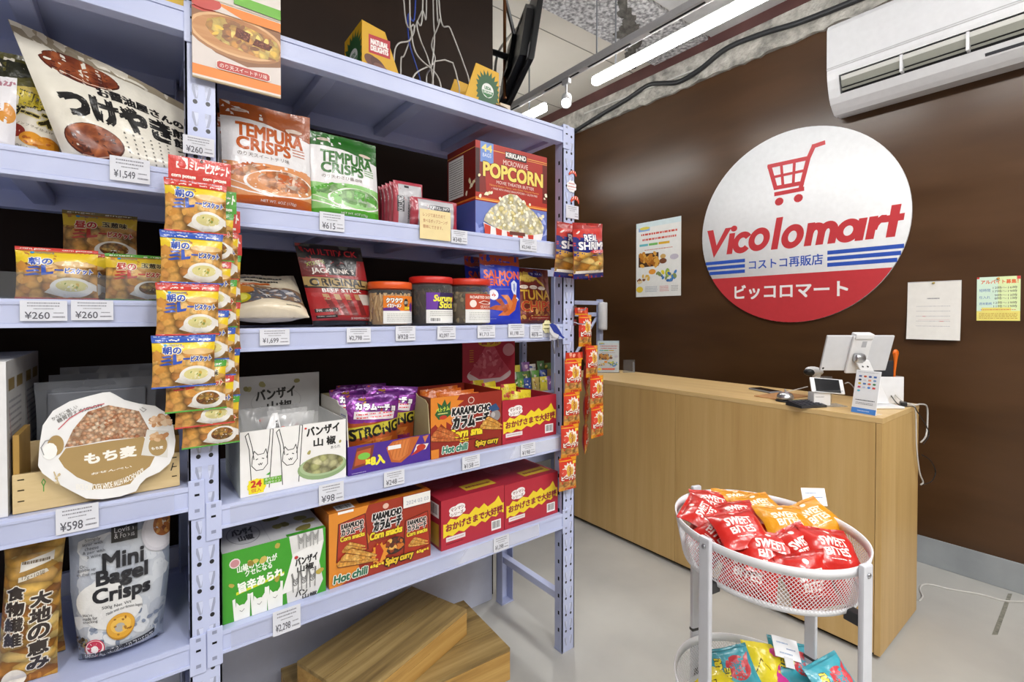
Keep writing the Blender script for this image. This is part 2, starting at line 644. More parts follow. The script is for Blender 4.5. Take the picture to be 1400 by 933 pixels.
def bag_surface(w, h, d, kind='pillow', seal=(.05, .05), seed=0, wr=.004, pinch=.05, crumple=.0, warp=None, belly=2.4):
    sb, st = seal
    so = Vector((seed * 7.3, seed * 3.7, seed * 1.9))
    def S(u, v, off=0, side=1):
        e = abs(2 * u - 1)
        fu = (1 - e ** belly) ** .75
        if kind == 'pouch':
            t = v / (1 - st)
            if t < 1:
                r_ = min(1, t / .14)
                fv = math.sqrt(max(0, 1 - (1 - r_) ** 2)) * (1 - t) ** .7
            else: fv = 0
            fp = fv * .5
        else:
            t = (v - sb) / (1 - sb - st)
            fv = (1 - abs(2 * t - 1) ** 2.6) ** .7 if 0 < t < 1 else 0
            fp = fv
        x = (u - .5) * w * (1 - pinch * fp)
        y = -d / 2 * fu * fv * side
        n = noise.noise(Vector((u * 5, v * 6, 0)) + so)
        n2 = noise.noise(Vector((u * 14, v * 4, 3)) + so)
        ed = min(1, fu * 1.5)
        y -= side * (wr * n * fv * ed + wr * .6 * n2 * ed * max(0, 1 - fv * .9))
        if fv == 0 and seal[1] > 0: y += .0006 * math.sin(v * h * 1800)
        if crumple: y += crumple * noise.noise(Vector((u * 2.2, v * 2.2, 9)) + so) * (min(1, v * 4))
        y -= off * side
        p = Vector((x, y, v * h))
        return warp(p) if warp else p
    return S

def bag(name, w, h, d, base, art, loc=(0, 0, 0), rot=(0, 0, 0), back=None, back_art=None, grid=(20, 26), fin='film', parent=None, off=.0013, serrate=True, tg=None, **kw):
    S = bag_surface(w, h, d, **kw)
    mb = MB()
    nu, nv = grid
    mb.grid(lambda u, v: S(u, v), nu, nv, M(base, fin) if isinstance(base, str) else base)
    bb = back or base
    mb.grid(lambda u, v: S(1 - u, v, 0, -1), nu, nv, M(bb, fin) if isinstance(bb, str) else bb)
    draw(mb, S, art, w / h, grid, fin, off, .00005)
    if back_art: draw(mb, lambda u, v, o=0: S(1 - u, v, o, -1), back_art, w / h, grid, fin, off, .00004)
    return mb.build(name, parent, loc, rot, **(tg or {}))

def fitX(pl, pr, ptop, Y, z0):
    a, b, c = on(*pl, 1, Y), on(*pr, 1, Y), on(*ptop, 1, Y)
    return a.x, b.x - a.x, c.z - z0

# ================================================================ THE ROOM
def simple(name, mk, **tg):
    mb = MB()
    mk(mb)
    return mb.build(name, **tg)

MAT_FLOOR = mat_noise('floor_concrete', [(.25, 'a5a5a2'), (.5, 'b5b4b0'), (.75, 'c2c1bc')], scale=(2.2, 2.2, 2.2), detail=9, rough=(.34, .55), bump=.06, bscale=40, dist=.003)
MAT_BROWN = mat_noise('brown_wall_paint', [(.3, '412a18'), (.5, '4a311b'), (.7, '533821')], scale=(1.2, 1.2, 5), detail=7, rough=(.22, .42), bump=.06, bscale=16, spec=.5, dist=.008)
MAT_ROUGHC = mat_noise('rough_concrete', [(.3, '8d8b86'), (.5, 'b8b5ae'), (.7, 'd8d5ce')], scale=(14, 14, 14), detail=9, rough=(.9, .9), bump=.9, bscale=45, dist=.02)
MAT_SPRAY = mat_noise('sprayed_insulation', [(.36, '8f8f93'), (.5, 'c6c6c9'), (.62, 'ececee')], scale=(38, 38, 38), detail=4, rough=(.95, .95), bump=1.0, bscale=70, dist=.02)
MAT_CEIL = mat_noise('ceiling_board', [(.3, 'd6d1c7'), (.6, 'dfdad0'), (.8, 'e6e2d9')], scale=(1.5, 1.5, 1.5), detail=6, rough=(.8, .8))
MAT_GREYC = mat_noise('smooth_concrete', [(.3, 'b4b4b6'), (.6, 'cacacb'), (.8, 'd8d8d8')], scale=(5, 5, 5), detail=8, rough=(.85, .85), bump=.2, bscale=30)
MAT_MAROON = mat_noise('maroon_paint', [(.3, '4e2f2e'), (.7, '63403d')], scale=(5, 5, 5), rough=(.5, .6))
MAT_BASE = mat_noise('grey_skirting', [(.3, '8b9094'), (.7, 'a4a9ad')], scale=(4, 4, 4), detail=7, rough=(.5, .65))
MAT_PLASTER = mat_noise('off_white_plaster', [(.3, '9b958c'), (.7, 'a8a299')], scale=(3, 3, 3), rough=(.8, .8))

X0, X1, Y0, Y1, CEIL = -2.6, WALLX, -2.6, 6.4, 3.47
simple('floor', lambda m: m.box(X0, X1, Y0, Y1, -.1, 0, MAT_FLOOR), kind='structure')
def _ceil(m):
    m.box(X0, X1, Y0, Y1, CEIL, CEIL + .1, MAT_CEIL)
    for y in (2.7, 3.6, 4.5, 5.4):
        m.box(X0, X1, y - .004, y + .004, CEIL - .002, CEIL, M('8f8b84', 'matte'))
simple('ceiling', _ceil, kind='structure')
def _wr(m):
    m.box(X1, X1 + .12, Y0, Y1, 0, 3.16, MAT_BROWN)
simple('wall_right', _wr, kind='structure')
def ragged(m, y0, y1, z0, z1, amp, depth, mat, n, seed):
    """rough strip of bare concrete with an uneven lower edge"""
    rnd = random.Random(seed)
    lo = [(y0 + (y1 - y0) * i / n, z0 + rnd.uniform(-amp, amp)) for i in range(n + 1)]
    hi = [(y1, z1), (y0, z1)]
    m.prism(lo + hi, lambda a, b, t: (t, a, b), mat, X1 - depth, X1 + .12)
simple('trim_1', lambda m: ragged(m, Y0, Y1, 3.16, 3.37, .012, .025, MAT_ROUGHC, 160, 3), kind='structure')
simple('trim_2', lambda m: m.box(X1 - .02, X1 + .12, Y0, Y1, 3.37, CEIL, MAT_MAROON), kind='structure')
def _spray(m):
    m.box(X0, X1 - .02, 2.0, 2.48, CEIL - .03, CEIL, MAT_SPRAY, .004)
simple('trim_3', _spray, kind='structure')
simple('trim_4', lambda m: m.box(X0, X1 - .02, Y0, 1.98, CEIL - .02, CEIL, MAT_GREYC), kind='structure')
MAT_PUTTY = mat_noise('dark_putty', [(.3, '4c4a47'), (.7, '7a7772')], scale=(20, 20, 20), rough=(.9, .9), bump=.8, bscale=40)
def _crack(m):
    rnd = random.Random(4)
    pts = []
    for i in range(22):
        t = i / 21
        pts.append((1.9 + t * 1.35 + rnd.uniform(-.02, .02), 1.66 + t * .92 + rnd.uniform(-.02, .02), CEIL - .035))
    m.tube(pts, lambda t: .018 + .014 * abs(math.sin(t * 17)), MAT_PUTTY, 6)
    for i in range(14):
        q = Vector(pts[rnd.randrange(12, 20)])
        m.blob(q + Vector((rnd.uniform(-.06, .06), rnd.uniform(-.05, .05), .005)), .05, .05, .03, MAT_PUTTY, i, .5, 8, 6)
simple('trim_5', _crack, kind='structure')
simple('wall_left', lambda m: m.box(X0 - .12, X0, Y0, Y1, 0, CEIL, MAT_PLASTER), kind='structure')
simple('wall_front', lambda m: m.box(X0, X1, Y0 - .12, Y0, 0, CEIL, MAT_PLASTER), kind='structure')
simple('wall_far', lambda m: m.box(X0, X1, Y1, Y1 + .12, 0, CEIL, MAT_PLASTER), kind='structure')
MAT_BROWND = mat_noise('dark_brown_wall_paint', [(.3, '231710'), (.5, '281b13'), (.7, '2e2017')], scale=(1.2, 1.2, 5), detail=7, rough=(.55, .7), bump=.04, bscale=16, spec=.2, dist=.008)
simple('wall_back', lambda m: m.box(X0, 1.36, 1.92, 2.12, 0, CEIL, MAT_BROWND), kind='structure')
simple('baseboard_right', lambda m: m.box(X1 - .012, X1, Y0, Y1, 0, .148, MAT_BASE, .003), kind='structure')

# ---------------------------------------------------------------- lamps
MAT_TUBE = mat_emit('lit_tube', 'fffdf8', TUBE_W)
MAT_WHITEP = M('e8e9ec', 'paint')
MAT_GREYP = M('8e9298', 'paint')
def linear_lamp(y0, y1, label, x=2.36, z=2.9):
    e = empty('linear_lamp', (x, (y0 + y1) / 2, z), label=label, cat='ceiling lamp', group='row of linear ceiling lamps')
    l = (y1 - y0) / 2
    mb = MB(); mb.box(-.012, .012, -l, l, .016, .03, MAT_WHITEP, .004)
    mb.build('housing', e)
    mb = MB(); mb.box(-.025, .025, -l + .01, l - .01, -.032, .016, MAT_TUBE, .012)
    mb.build('diffuser', e)
    for s in (-1, 1):
        mb = MB(); mb.tube([(0, s * l * .7, .03), (0, s * l * .7, CEIL - .02 - z)], .006, MAT_GREYP, 6)
        mb.build('hanger_rod', e)
    return e
linear_lamp(.92, 2.2, 'long lit linear lamp hanging nearest the round sign, top of picture')
linear_lamp(2.66, 3.94, 'far lit linear lamp just above the right rack post')
linear_lamp(-1.0, .7, 'long lit linear lamp over the counter end, above the frame')

def track_spot(y, tilt, energy, label, x=2.18, z=2.9, aim=None):
    e = empty('track_spotlight', (x, y, z), label=label, cat='spotlight', group='spotlights on the ceiling track')
    mb = MB(); mb.box(-.012, .012, -.03, .03, -.05, -.018, MAT_WHITEP, .003); mb.tube([(0, 0, -.05), (0, 0, -.12)], .006, MAT_WHITEP, 8)
    mb.build('adapter', e)
    d = (Vector(aim) - Vector((x, y, z - .15))).normalized()
    q = d.to_track_quat('-Z', 'Y').to_matrix().to_4x4()
    mtx = Matrix.Translation((0, 0, -.15)) @ q
    mb = MB(); mb.lathe([(0, .06), (.028, .06), (.032, .05), (.036, -.05), (.03, -.05), (.028, -.04)], MAT_WHITEP, 20, mtx=mtx)
    mb.build('lamp_head', e)
    mb = MB(); mb.lathe([(0, -.042), (.028, -.042)], mat_emit('lit_lens', 'ffffff', 40), 20, mtx=mtx)
    mb.build('lens', e)
    L = bpy.data.lights.new('spot_lamp', 'SPOT')
    L.energy, L.spot_size, L.spot_blend, L.shadow_soft_size, L.color = energy, R(75), .6, .03, (1, .97, .92)
    lo = bpy.data.objects.new('spot_lamp', L)
    COL.objects.link(lo)
    lo.parent = e
    lo.matrix_local = mtx @ Matrix.Translation((0, 0, -.055))
    return e
def _track(m):
    m.box(2.158, 2.202, .2, 5.2, 2.885, 2.925, M('d4d5d8', 'paint'), .003)
    for y in (.9, 2.0, 3.1, 4.2): m.tube([(2.18, y, 2.925), (2.18, y, CEIL - .02)], .005, MAT_GREYP, 6)
    for y in (.5, 1.3, 1.75, 2.15, 2.75, 3.4): m.box(2.174, 2.186, y, y + .32, 2.883, 2.886, M('2c2c2e', 'matte'))
tag(simple('lighting_track', _track), 'pale lighting track running under the ceiling beside the linear lamps', 'lighting track')
track_spot(2.26, 0, SPOT_W, 'lit round spotlight hanging from the track above the right rack post', aim=(.75, .95, .9))

UPLIGHT = .55
def batten(x, y0, y1, z, energy, label):
    """linear lamp outside the picture: housing with a real area lamp under it"""
    e = empty('batten_lamp', (x, (y0 + y1) / 2, z), label=label, cat='ceiling lamp', group='linear lamps behind the camera')
    l = (y1 - y0) / 2
    mb = MB(); mb.box(-.04, .04, -l, l, .005, .06, MAT_WHITEP, .006); mb.build('housing', e)
    L = bpy.data.lights.new('batten_light', 'AREA')
    L.shape, L.size, L.size_y, L.energy, L.color = 'RECTANGLE', .07, 2 * l - .02, energy, (1, .985, .96)
    lo = bpy.data.objects.new('batten_light', L)
    COL.objects.link(lo); lo.parent = e
    U = L.copy(); U.energy = energy * UPLIGHT
    lo = bpy.data.objects.new('batten_uplight', U)
    COL.objects.link(lo); lo.parent = e; lo.location = (0, 0, .07); lo.rotation_euler = (PI, 0, 0)
    return e
batten(.55, -2.2, -.5, 3.1, AREA_W, 'linear ceiling lamp over the aisle in front of the rack')
batten(-1.2, -2.0, -.3, 3.1, AREA_W, 'linear ceiling lamp over the aisle left of the camera')
batten(1.9, -2.3, -.5, 3.1, AREA_W * .8, 'linear ceiling lamp behind the camera near the counter')

# ================================================================ THE STORAGE RACK
MAT_RACK = mat_noise('rack_enamel', [(.3, 'b7c0e4'), (.7, 'c3cbea')], scale=(6, 6, 6), detail=3, rough=(.28, .36), bump=.015, bscale=250)
MAT_RACK2 = M('a9b1d2', 'paint')
MAT_HOLE = M('17171c', 'matte')
MAT_HOLE2 = M('8d93ad', 'paint')
MAT_CLEAR = mat_clear('clear_plastic', 'ffffff', .04, .05)
PF = 1.405                 # front plane of the rack
PB = 1.86                  # back plane
PM, PR_, PW = .09, 1.337, .066
PL = PM - 1.18 - PW
RACKH = 2.125
rack = empty('storage_rack', (0, 0, 0), label='tall white steel storage rack with slotted posts holding the snacks', cat='rack')
def post(x, yf, face=-1):
    mb = MB()
    t = .004
    mb.box(x, x + PW, yf, yf - face * t, 0, RACKH, MAT_RACK)
    mb.box(x, x + t, yf, yf - face * .045, 0, RACKH, MAT_RACK2)
    mb.box(x + PW - t, x + PW, yf, yf - face * .045, 0, RACKH, MAT_RACK2)
    mb.box(x - .002, x + PW + .002, yf + .001, yf - face * .047, 0, .006, MAT_RACK2)
    def S(u, v, off=0): return Vector((x + u * PW, yf + face * off, v * RACKH))
    art = []
    z = .05
    while z < RACKH - .05:
        for u, s in ((.3, 1), (.7, -1)):
            cz = z / RACKH
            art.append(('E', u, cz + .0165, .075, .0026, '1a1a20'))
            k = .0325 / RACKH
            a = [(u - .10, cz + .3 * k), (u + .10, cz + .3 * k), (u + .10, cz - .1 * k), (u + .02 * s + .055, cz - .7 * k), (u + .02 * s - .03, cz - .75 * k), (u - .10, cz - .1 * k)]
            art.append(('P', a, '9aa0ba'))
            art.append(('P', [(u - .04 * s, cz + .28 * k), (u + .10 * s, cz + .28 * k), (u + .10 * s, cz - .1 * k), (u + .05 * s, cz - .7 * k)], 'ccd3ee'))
        z += .0667
    # merge the pattern into three layers
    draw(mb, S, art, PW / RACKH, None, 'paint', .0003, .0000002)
    if face < 0 and x > 0:
        for k in range(28):      # side holes facing the aisle of the left bay
            mb.box(x - .0006, x, yf + .018, yf + .026, .08 + k * .07, .095 + k * .07, MAT_HOLE)
    return mb.build('post', rack)
for x in (PL, PM, PR_):
    post(x, PF, -1)
    post(x, PB, 1)
BH = .06
LEVELS = {'r': [2.113, 1.654, 1.332, .888, .570], 'l': [2.106, 1.713, 1.40, .949, .564]}
def beam(x0, x1, zt, y, s, back=False):
    """step beam with end connectors; s = -1 front, +1 back"""
    mb = MB()
    zb = zt - BH
    mb.box(x0, x1, y, y - s * .035, zb, zt, MAT_RACK, .002)
    mb.box(x0, x1, y + s * .003, y, zt - .012, zt, MAT_RACK, .001)
    mb.box(x0, x1, y + s * .003, y, zb, zb + .009, MAT_RACK, .001)
    for xa, sg in ((x0, -1), (x1, 1)):
        xo = xa + sg * .032
        mb.box(min(xa - sg * .002, xo), max(xa - sg * .002, xo), y + s * .0045, y, zb - .022, zt + .014, MAT_RACK, .002)
        xc = (xa + xo) / 2
        for dz in (-.005, .035, .06):
            mb.box(xc - .005, xc + .005, y + s * .0052, y + s * .0044, zb + dz, zb + dz + (.005 if dz == .035 else .008), MAT_HOLE if dz == .035 else MAT_HOLE2)
    return mb.build('shelf_beam', rack)
def shelf(x0, x1, zt):
    mb = MB()
    mb.box(x0 - .02, x1 + .02, PF + .008, PB - .008, zt - .014, zt - .001, MAT_RACK)
    for i in (1, 2, 3):
        x = x0 + (x1 - x0) * i / 4
        mb.box(x - .022, x + .022, PF + .036, PB - .036, zt - .046, zt - .014, MAT_RACK2, .004)
    return mb.build('shelf_panel', rack)
for k, x0, x1 in (('l', PL + PW, PM), ('r', PM + PW, PR_)):
    for zt in LEVELS[k]:
        beam(x0, x1, zt, PF, -1)
        beam(x0, x1, zt, PB, 1)
        shelf(x0, x1, zt)
for x in (PL, PM, PR_):
    for z in [.225] + LEVELS['r' if x > PM else 'l'][:5]:
        mb = MB(); mb.box(x + .012, x + .042, PF + .005, PB - .005, z - .03, z, MAT_RACK, .002)
        mb.build('side_rail', rack)
# clear price-tag strips clipped on the beams
for x0, x1, zt in [(PM + PW + .02, 1.315, LEVELS['r'][i]) for i in (1, 2, 3)] + [(PM + PW + .02, 1.21, LEVELS['r'][4])] + [(PL + PW, PM - .03, LEVELS['l'][i]) for i in (1, 2, 3)]:
    mb = MB(); mb.box(x0, x1, PF - .0055, PF - .0045, zt - .05, zt - .006, MAT_CLEAR)
    mb.build('tag_strip', rack)

tag(simple('leaning_board', lambda m: m.box(-.2, 1.33, 1.885, 1.905, 0, .62, M('ccd2e6', 'paint'), .002)), 'pale blue-white board standing on the floor behind the rack', 'board')

# ================================================================ THE COUNTER
MAT_OAK = mat_wood('oak_veneer_upright', 'bd985e', 'c9a66b', 'd3b27a', (16, 16, .7), .42)
MAT_OAKT = mat_wood('oak_veneer_top', 'cfac74', 'd8b880', 'e0c28c', (18, 1.2, 6), .40)
CX0, CX1, CY0, CY1, CZ = 2.30, 2.81, .608, 2.5, .963
seamY = on(923, 600, 0, CX0).y
counter = empty('counter', (0, 0, 0), label='long oak veneer checkout counter below the round sign', cat='counter')
mb = MB(); mb.box(CX0, CX1, CY0, CY1, CZ - .022, CZ, MAT_OAKT, .0015); mb.build('worktop', counter)
mb = MB(); mb.box(CX0 + .001, CX0 + .02, CY0 + .024, seamY - .001, .022, CZ - .0225, MAT_OAK, .0008); mb.build('front_panel', counter)
mb = MB(); mb.box(CX0 + .001, CX0 + .02, seamY + .001, CY1 - .002, .022, CZ - .0225, MAT_OAK, .0008); mb.build('front_panel', counter)
mb = MB(); mb.box(CX0, CX1 - .004, CY0 + .001, CY0 + .022, .018, CZ - .0225, MAT_OAK, .0008); mb.build('end_panel', counter)
mb = MB(); mb.box(CX0, CX1 - .004, CY1 - .022, CY1 - .001, .018, CZ - .0225, MAT_OAK, .0008); mb.build('end_panel', counter)
mb = MB(); mb.box(CX0 + .03, CX1 - .03, CY0 + .03, CY1 - .03, 0, .03, M('2a2522', 'matte')); mb.build('plinth', counter)
mb = MB(); mb.box(CX0 + .03, CX1 - .03, CY0 + .024, CY1 - .03, .45, .47, MAT_OAKT); mb.build('inner_shelf', counter)

# ================================================================ THE AIR CONDITIONER
ac = empty('air_conditioner', (WALLX, 0, 0), label='white wall air conditioner with open louvre at top right', cat='air conditioner')
MAT_AC = M('d2d3d7', 'plastic')
prof = [(0, 3.07), (.185, 3.07), (.21, 3.055), (.222, 3.03), (.222, 2.80), (.217, 2.797), (.217, 2.775)]
low = [(.16, 2.615), (.125, 2.585), (.10, 2.568), (.06, 2.568), (.055, 2.575), (0, 2.575)]
end_curve = [(.212, 2.74), (.198, 2.69), (.18, 2.645)]
notch = [(.212, 2.755), (.15, 2.765), (.12, 2.67), (.186, 2.655)]
def acf(a, b, t): return (-a, t, b)
mb = MB()
mb.prism(prof + notch + low, acf, MAT_AC, .22, 1.075)
mb.prism(prof + end_curve + low, acf, MAT_AC, 1.075, 1.134)
mb.box(-.2235, -.2225, .22, 1.134, 2.805, 2.81, M('a9aaae', 'plastic'))
mb.build('body', ac)
mb = MB(); mb.prism([(.151, 2.763), (.2, 2.7545), (.17, 2.66), (.122, 2.672)], acf, M('24262a', 'plastic'), .225, 1.07); mb.build('air_outlet', ac)
for a, b, t in (((.208, 2.745), (.195, 2.725), .006), ((.205, 2.722), (.186, 2.690), .005), ((.196, 2.678), (.188, 2.668), .004)):
    mb = MB(); mb.prism([a, (a[0] + t, a[1] - .001), (b[0] + t, b[1] - .001), b], acf, M('d6d6d2' if t > .0055 else '8f9088', 'plastic'), .23, 1.065); mb.build('louvre', ac)
for y in (.78, .52):
    mb = MB(); mb.box(-.216, -.18, y, y + .012, 2.66, 2.75, MAT_AC); mb.build('louvre_support', ac)
mb = MB(); mb.prism([(.1735, 2.633), (.1745, 2.633), (.165, 2.621), (.164, 2.621)], acf, M('3a3c42', 'gloss'), .30, .47); mb.build('display_strip', ac)

# ================================================================ THE ROUND SIGN AND THE PAPERS ON THE WALL
SR, SY, SZ = .633, 1.412, 1.955
def sign():
    mb = MB()
    mt = Matrix.Translation((WALLX, SY, SZ)) @ Matrix.Rotation(-PI / 2, 4, 'Y')
    # local: +z of the disc points to -X (into the room)
    mb.lathe([(0, 0), (SR, 0), (SR, .012), (SR - .002, .014), (0, .014)], M('eceef2', 'card'), 96, mtx=mt)
    def S(u, v, off=0):
        return Vector((WALLX - .014 - off, SY + (0.5 - u) * 2 * SR, SZ + (v - .5) * 2 * SR))
    red, blue = 'c43a41', '2f55b8'
    n, a0 = 60, 0
    cut = .252        # top of the red foot (fraction of the height)
    ang = math.asin((cut - .5) / .5)
    seg = []
    for i in range(n + 1):
        t = PI - ang + (2 * ang + PI) * i / n if False else (PI - ang) + (PI + 2 * ang) * i / n
        seg.append((.5 + .4995 * math.cos(t), .5 + .4995 * math.sin(t)))
    art = [('P', seg, red)]
    for z in (.345, .315, .285):
        art.append(('R', .5 - math.sqrt(.249 - (z - .5) ** 2), z - .0095, .262, z + .0095, blue))
        art.append(('R', .672, z - .0095, .5 + math.sqrt(.249 - (z - .5) ** 2), z + .0095, blue))
    art.append(('T', 'コストコ再販店', .285, .290, .652, .343, blue, {'b': .03}))
    # the shop name in slanted round lettering
    P = lambda *q: art.append(('P', list(q), red))
    A = lambda cx, cy, rx, ry, th, a0, a1: art.append(('A', cx, cy, rx, ry, th, a0, a1, red, .17))
    P((.034, .541), (.072, .541), (.093, .447), (.147, .541), (.184, .541), (.076, .376))
    P((.154, .389), (.187, .389), (.205, .507), (.172, .507)); art.append(('E', .198, .532, .019, .017, red))
    A(.246, .447, .055, .060, .033, 38, 322)
    A(.339, .453, .057, .063, .033, 0, 360)
    P((.402, .389), (.436, .389), (.464, .556), (.430, .556))
    A(.510, .447, .054, .062, .033, 0, 360)
    for x in (.564, .6175, .671): P((x, .389), (x + .034, .389), (x + .046, .455), (x + .012, .455))
    P((.576, .455), (.610, .455), (.617, .504), (.583, .504))
    A(.6195, .452, .0445, .049, .036, 0, 180); A(.673, .452, .0445, .049, .036, 0, 180)
    A(.760, .442, .052, .056, .032, 0, 360); P((.786, .389), (.819, .389), (.838, .493), (.804, .493))
    P((.828, .390), (.861, .390), (.879, .494), (.845, .494)); P((.866, .430), (.876, .484), (.892, .495), (.911, .493), (.905, .459), (.890, .460), (.880, .448), (.874, .430))
    P((.907, .390), (.941, .390), (.964, .533), (.928, .533)); P((.902, .459), (.972, .460), (.976, .491), (.906, .489))
    art.append(('T', 'ビッコロマート', .205, .128, .76, .205, 'f4f4f6', {'b': .055}))
    # shopping trolley emblem
    w = .021
    art += [('L', [(.650, .891), (.607, .887), (.583, .834), (.548, .690)], w, red), ('L', [(.556, .683), (.426, .683)], w, red),
            ('L', [(.390, .839), (.582, .834)], w, red), ('L', [(.392, .838), (.424, .716), (.555, .714)], w, red),
            ('L', [(.452, .836), (.462, .716)], .014, red), ('L', [(.517, .834), (.512, .716)], .014, red), ('L', [(.408, .776), (.568, .775)], .014, red),
            ('E', .443, .640, .022, .021, red), ('E', .537, .640, .022, .021, red)]
    draw(mb, S, art, 1.0, None, 'card', .0006, .00005)
    return mb.build('round_sign', label='large round white and red shop sign with a trolley emblem', cat='sign')
sign()
def wall_paper(name, y0, y1, z0, z1, art, label, cat, base='eeefef', pin=False, th=.0012, curl=0):
    """sheet on the right-hand wall; u runs left to right in the picture"""
    mb = MB()
    X = WALLX - .0015
    def S(u, v, off=0): return Vector((X - th - off - curl * (1 - v) ** 2, y0 + (y1 - y0) * u, z0 + (z1 - z0) * v))
    mb.grid(lambda u, v: S(u, v), 2, 8, M(base, 'paper'))
    mb.grid(lambda u, v: S(u, v, -th), 2, 8, M(base, 'paper'))
    draw(mb, S, art, abs(y1 - y0) / (z1 - z0), (2, 8), 'paper', .0003, .00003)
    o = mb.build(name, label=label, cat=cat)
    if pin:
        b = MB(); b.blob((X - .006, (y0 + y1) / 2, z1 - .01), .006, .006, .006, M(pin, 'gloss'), 1, 0)
        b.build('push_pin', o)
    return o
flyer = [('R', 0, .93, 1, 1, 'dff0f4'), ('R', .06, .88, .32, .93, '8fb8e8'), ('E', .2, .92, .12, .02, 'e8d85c'), ('F', .12, .80, .92, .87, 1, 'd85a4a'),
         ('F', .15, .73, .9, .80, 1, 'd85a4a'), ('R', .08, .68, .28, .71, '6fc4d0'), ('R', .3, .68, .5, .71, '7cc46a'), ('R', .52, .68, .76, .71, 'e8b83c'),
         ('F', .2, .61, .82, .64, 1, 'd0857a'), ('R', .06, .40, .52, .58, '4a2c18'), ('K', .08, .41, .5, .57, 26, .045, ['c9842c', 'e0a84a', 'a8641c'], 3),
         ('E', .62, .52, .06, .03, 'd8b06a'), ('E', .62, .46, .08, .035, '7a4a30'), ('E', .86, .5, .09, .035, 'c8c2d0'), ('E', .38, .33, .08, .035, 'f0a03c'),
         ('K', .05, .2, .34, .28, 10, .035, ['e8c060', '8a5a3a', 'f0ddb0'], 4), ('E', .72, .30, .05, .06, '9ab85c'), ('K', .5, .2, .9, .32, 16, .035, ['e8d83c', '3c6ab0', '8a9a60', '4a8ad0'], 5),
         ('E', .09, .1, .08, .04, 'f0d040'), ('F', .22, .06, .5, .14, 4, 'b0b8c8'), ('F', .55, .06, .75, .14, 4, 'e09090'), ('F', .8, .06, .95, .14, 4, 'b0b0b0')]
wall_paper('wall_flyer', 2.672, 2.233, 1.527, 2.161, flyer, 'tall white flyer with food photographs on the brown wall', 'flyer', 'f3f4f2')
cal = [('F', .38, .68, .62, .73, 1, '8a8a90')] + [('F', .18, .56 - .085 * r_, .82, .585 - .085 * r_, 1, 'b9b9be') for r_ in range(5)] + \
      [('R', .3, .395, .36, .403, 'd06a6a'), ('R', .62, .31, .70, .318, 'd06a6a'), ('R', .22, .34, .8, .343, 'c9a0a0'), ('R', 0, .985, 1, 1, 'c9c9c9')]
wall_paper('wall_calendar', .796, .572, 1.235, 1.553, cal, 'white monthly calendar sheet pinned beside the round sign', 'calendar', 'e6e4e0', 'b09a50', curl=.02)
job = [('R', 0, .12, .5, 1, 'd3ead8'), ('R', .5, .12, 1, 1, 'dcebb4'), ('R', 0, 0, 1, .22, 'e9dd7a'), ('R', .12, .22, .8, .3, 'e9dd7a'),
       ('T', 'アルバイト募集！', .1, .84, .95, .93, 'e0663a', {'b': .05}), ('T', '12時〜16時', .38, .72, .93, .78, '3f4a44'), ('T', '17時〜19時', .38, .64, .93, .70, '3f4a44'),
       ('T', '9時〜12時', .42, .55, .93, .61, '3f4a44'), ('T', '8時〜11時', .42, .48, .93, .54, '3f4a44'), ('T', '12時〜19時', .40, .38, .93, .44, '3f4a44'), ('T', '11時〜19時', .40, .30, .93, .36, '3f4a44'),
       ('T', '短時間', .06, .66, .32, .73, '3a70b0'), ('T', '仕入れ', .06, .50, .32, .57, '3a70b0'), ('T', '週末勤務', .06, .36, .36, .42, '3a70b0'),
       ('F', .1, .23, .9, .27, 1, 'd06a4a'), ('F', .06, .04, .94, .18, 4, 'b88a3a'), ('R', 0, .96, .06, 1, 'd84a4a'), ('R', .92, .93, 1, 1, 'd84a4a')]
wall_paper('job_notice', .513, .357, 1.340, 1.562, job, 'green and yellow job notice pinned at the far right', 'notice', 'dfeccc', 'c89040')

# ================================================================ GOODS ON THE RACK
ZR = {k: z + .0008 for k, z in zip('tABCD', LEVELS['r'])}     # the goods stand a hair above the enamel
ZL = {k: z + .0008 for k, z in zip('tABCD', LEVELS['l'])}
BISC = ['c8873a', 'd89c4c', 'b87430', 'dca65a']

# printed food photographs
T_BISC = mat_pieces('printed_biscuits', ['d89a48', 'eab562', 'c8813a', 'f0c47a'], 52, (1, 1, 1), .26)
T_CHIP = mat_pieces('printed_fried_pieces', ['f0c040', 'f6d66c', 'd8962a', 'b87428'], 60, (1, 1, 1), .5)
T_FRY = mat_pieces('printed_potato_sticks', ['d8a040', 'e8bc60', 'b87a28', '9a5c1e', 'f0d080'], 34, (.55, 1, 1.5), .35)
T_POP = mat_pieces('printed_popcorn', ['f6f0d6', 'efe4b4', 'fbf8ea', 'e8d890'], 62, (1, 1, 1), .55)
T_STEW = mat_pieces('printed_vegetable_stew', ['a8702c', '7a4420', 'd8b460', '5a3018', 'c89a4a'], 130, (1, 1, 1), .35)
T_PUFF = mat_pieces('printed_puffed_barley', ['d8a47c', 'e8c4a2', 'c0845c', 'f0d8bc', 'b87650'], 150, (1, 1, 1), .5)
T_UME = mat_noise('printed_soy_cracker', [(.3, '5a2212'), (.5, '84401f'), (.7, 'b4663a')], scale=(26, 26, 26), detail=5, rough=(.35, .35), distort=1.2)
T_TEMO = mat_pieces('printed_tempura_orange', ['d07a40', 'e8b088', 'b8602a', 'f2d4be'], 46, (1, 1, 1), .55)
T_TEMG = mat_pieces('printed_tempura_green', ['7cba5c', 'b0d89c', '4f9434', 'd4ecc8'], 46, (1, 1, 1), .55)
T_CORN = mat_pieces('printed_corn_snack', ['eaaa4a', 'dc963a', 'f2bc62'], 90, (1, 1, 1), .85)
T_CORN2 = mat_pieces('printed_red_corn_snack', ['d8743a', 'c4602a', 'e2884a'], 90, (1, 1, 1), .85)
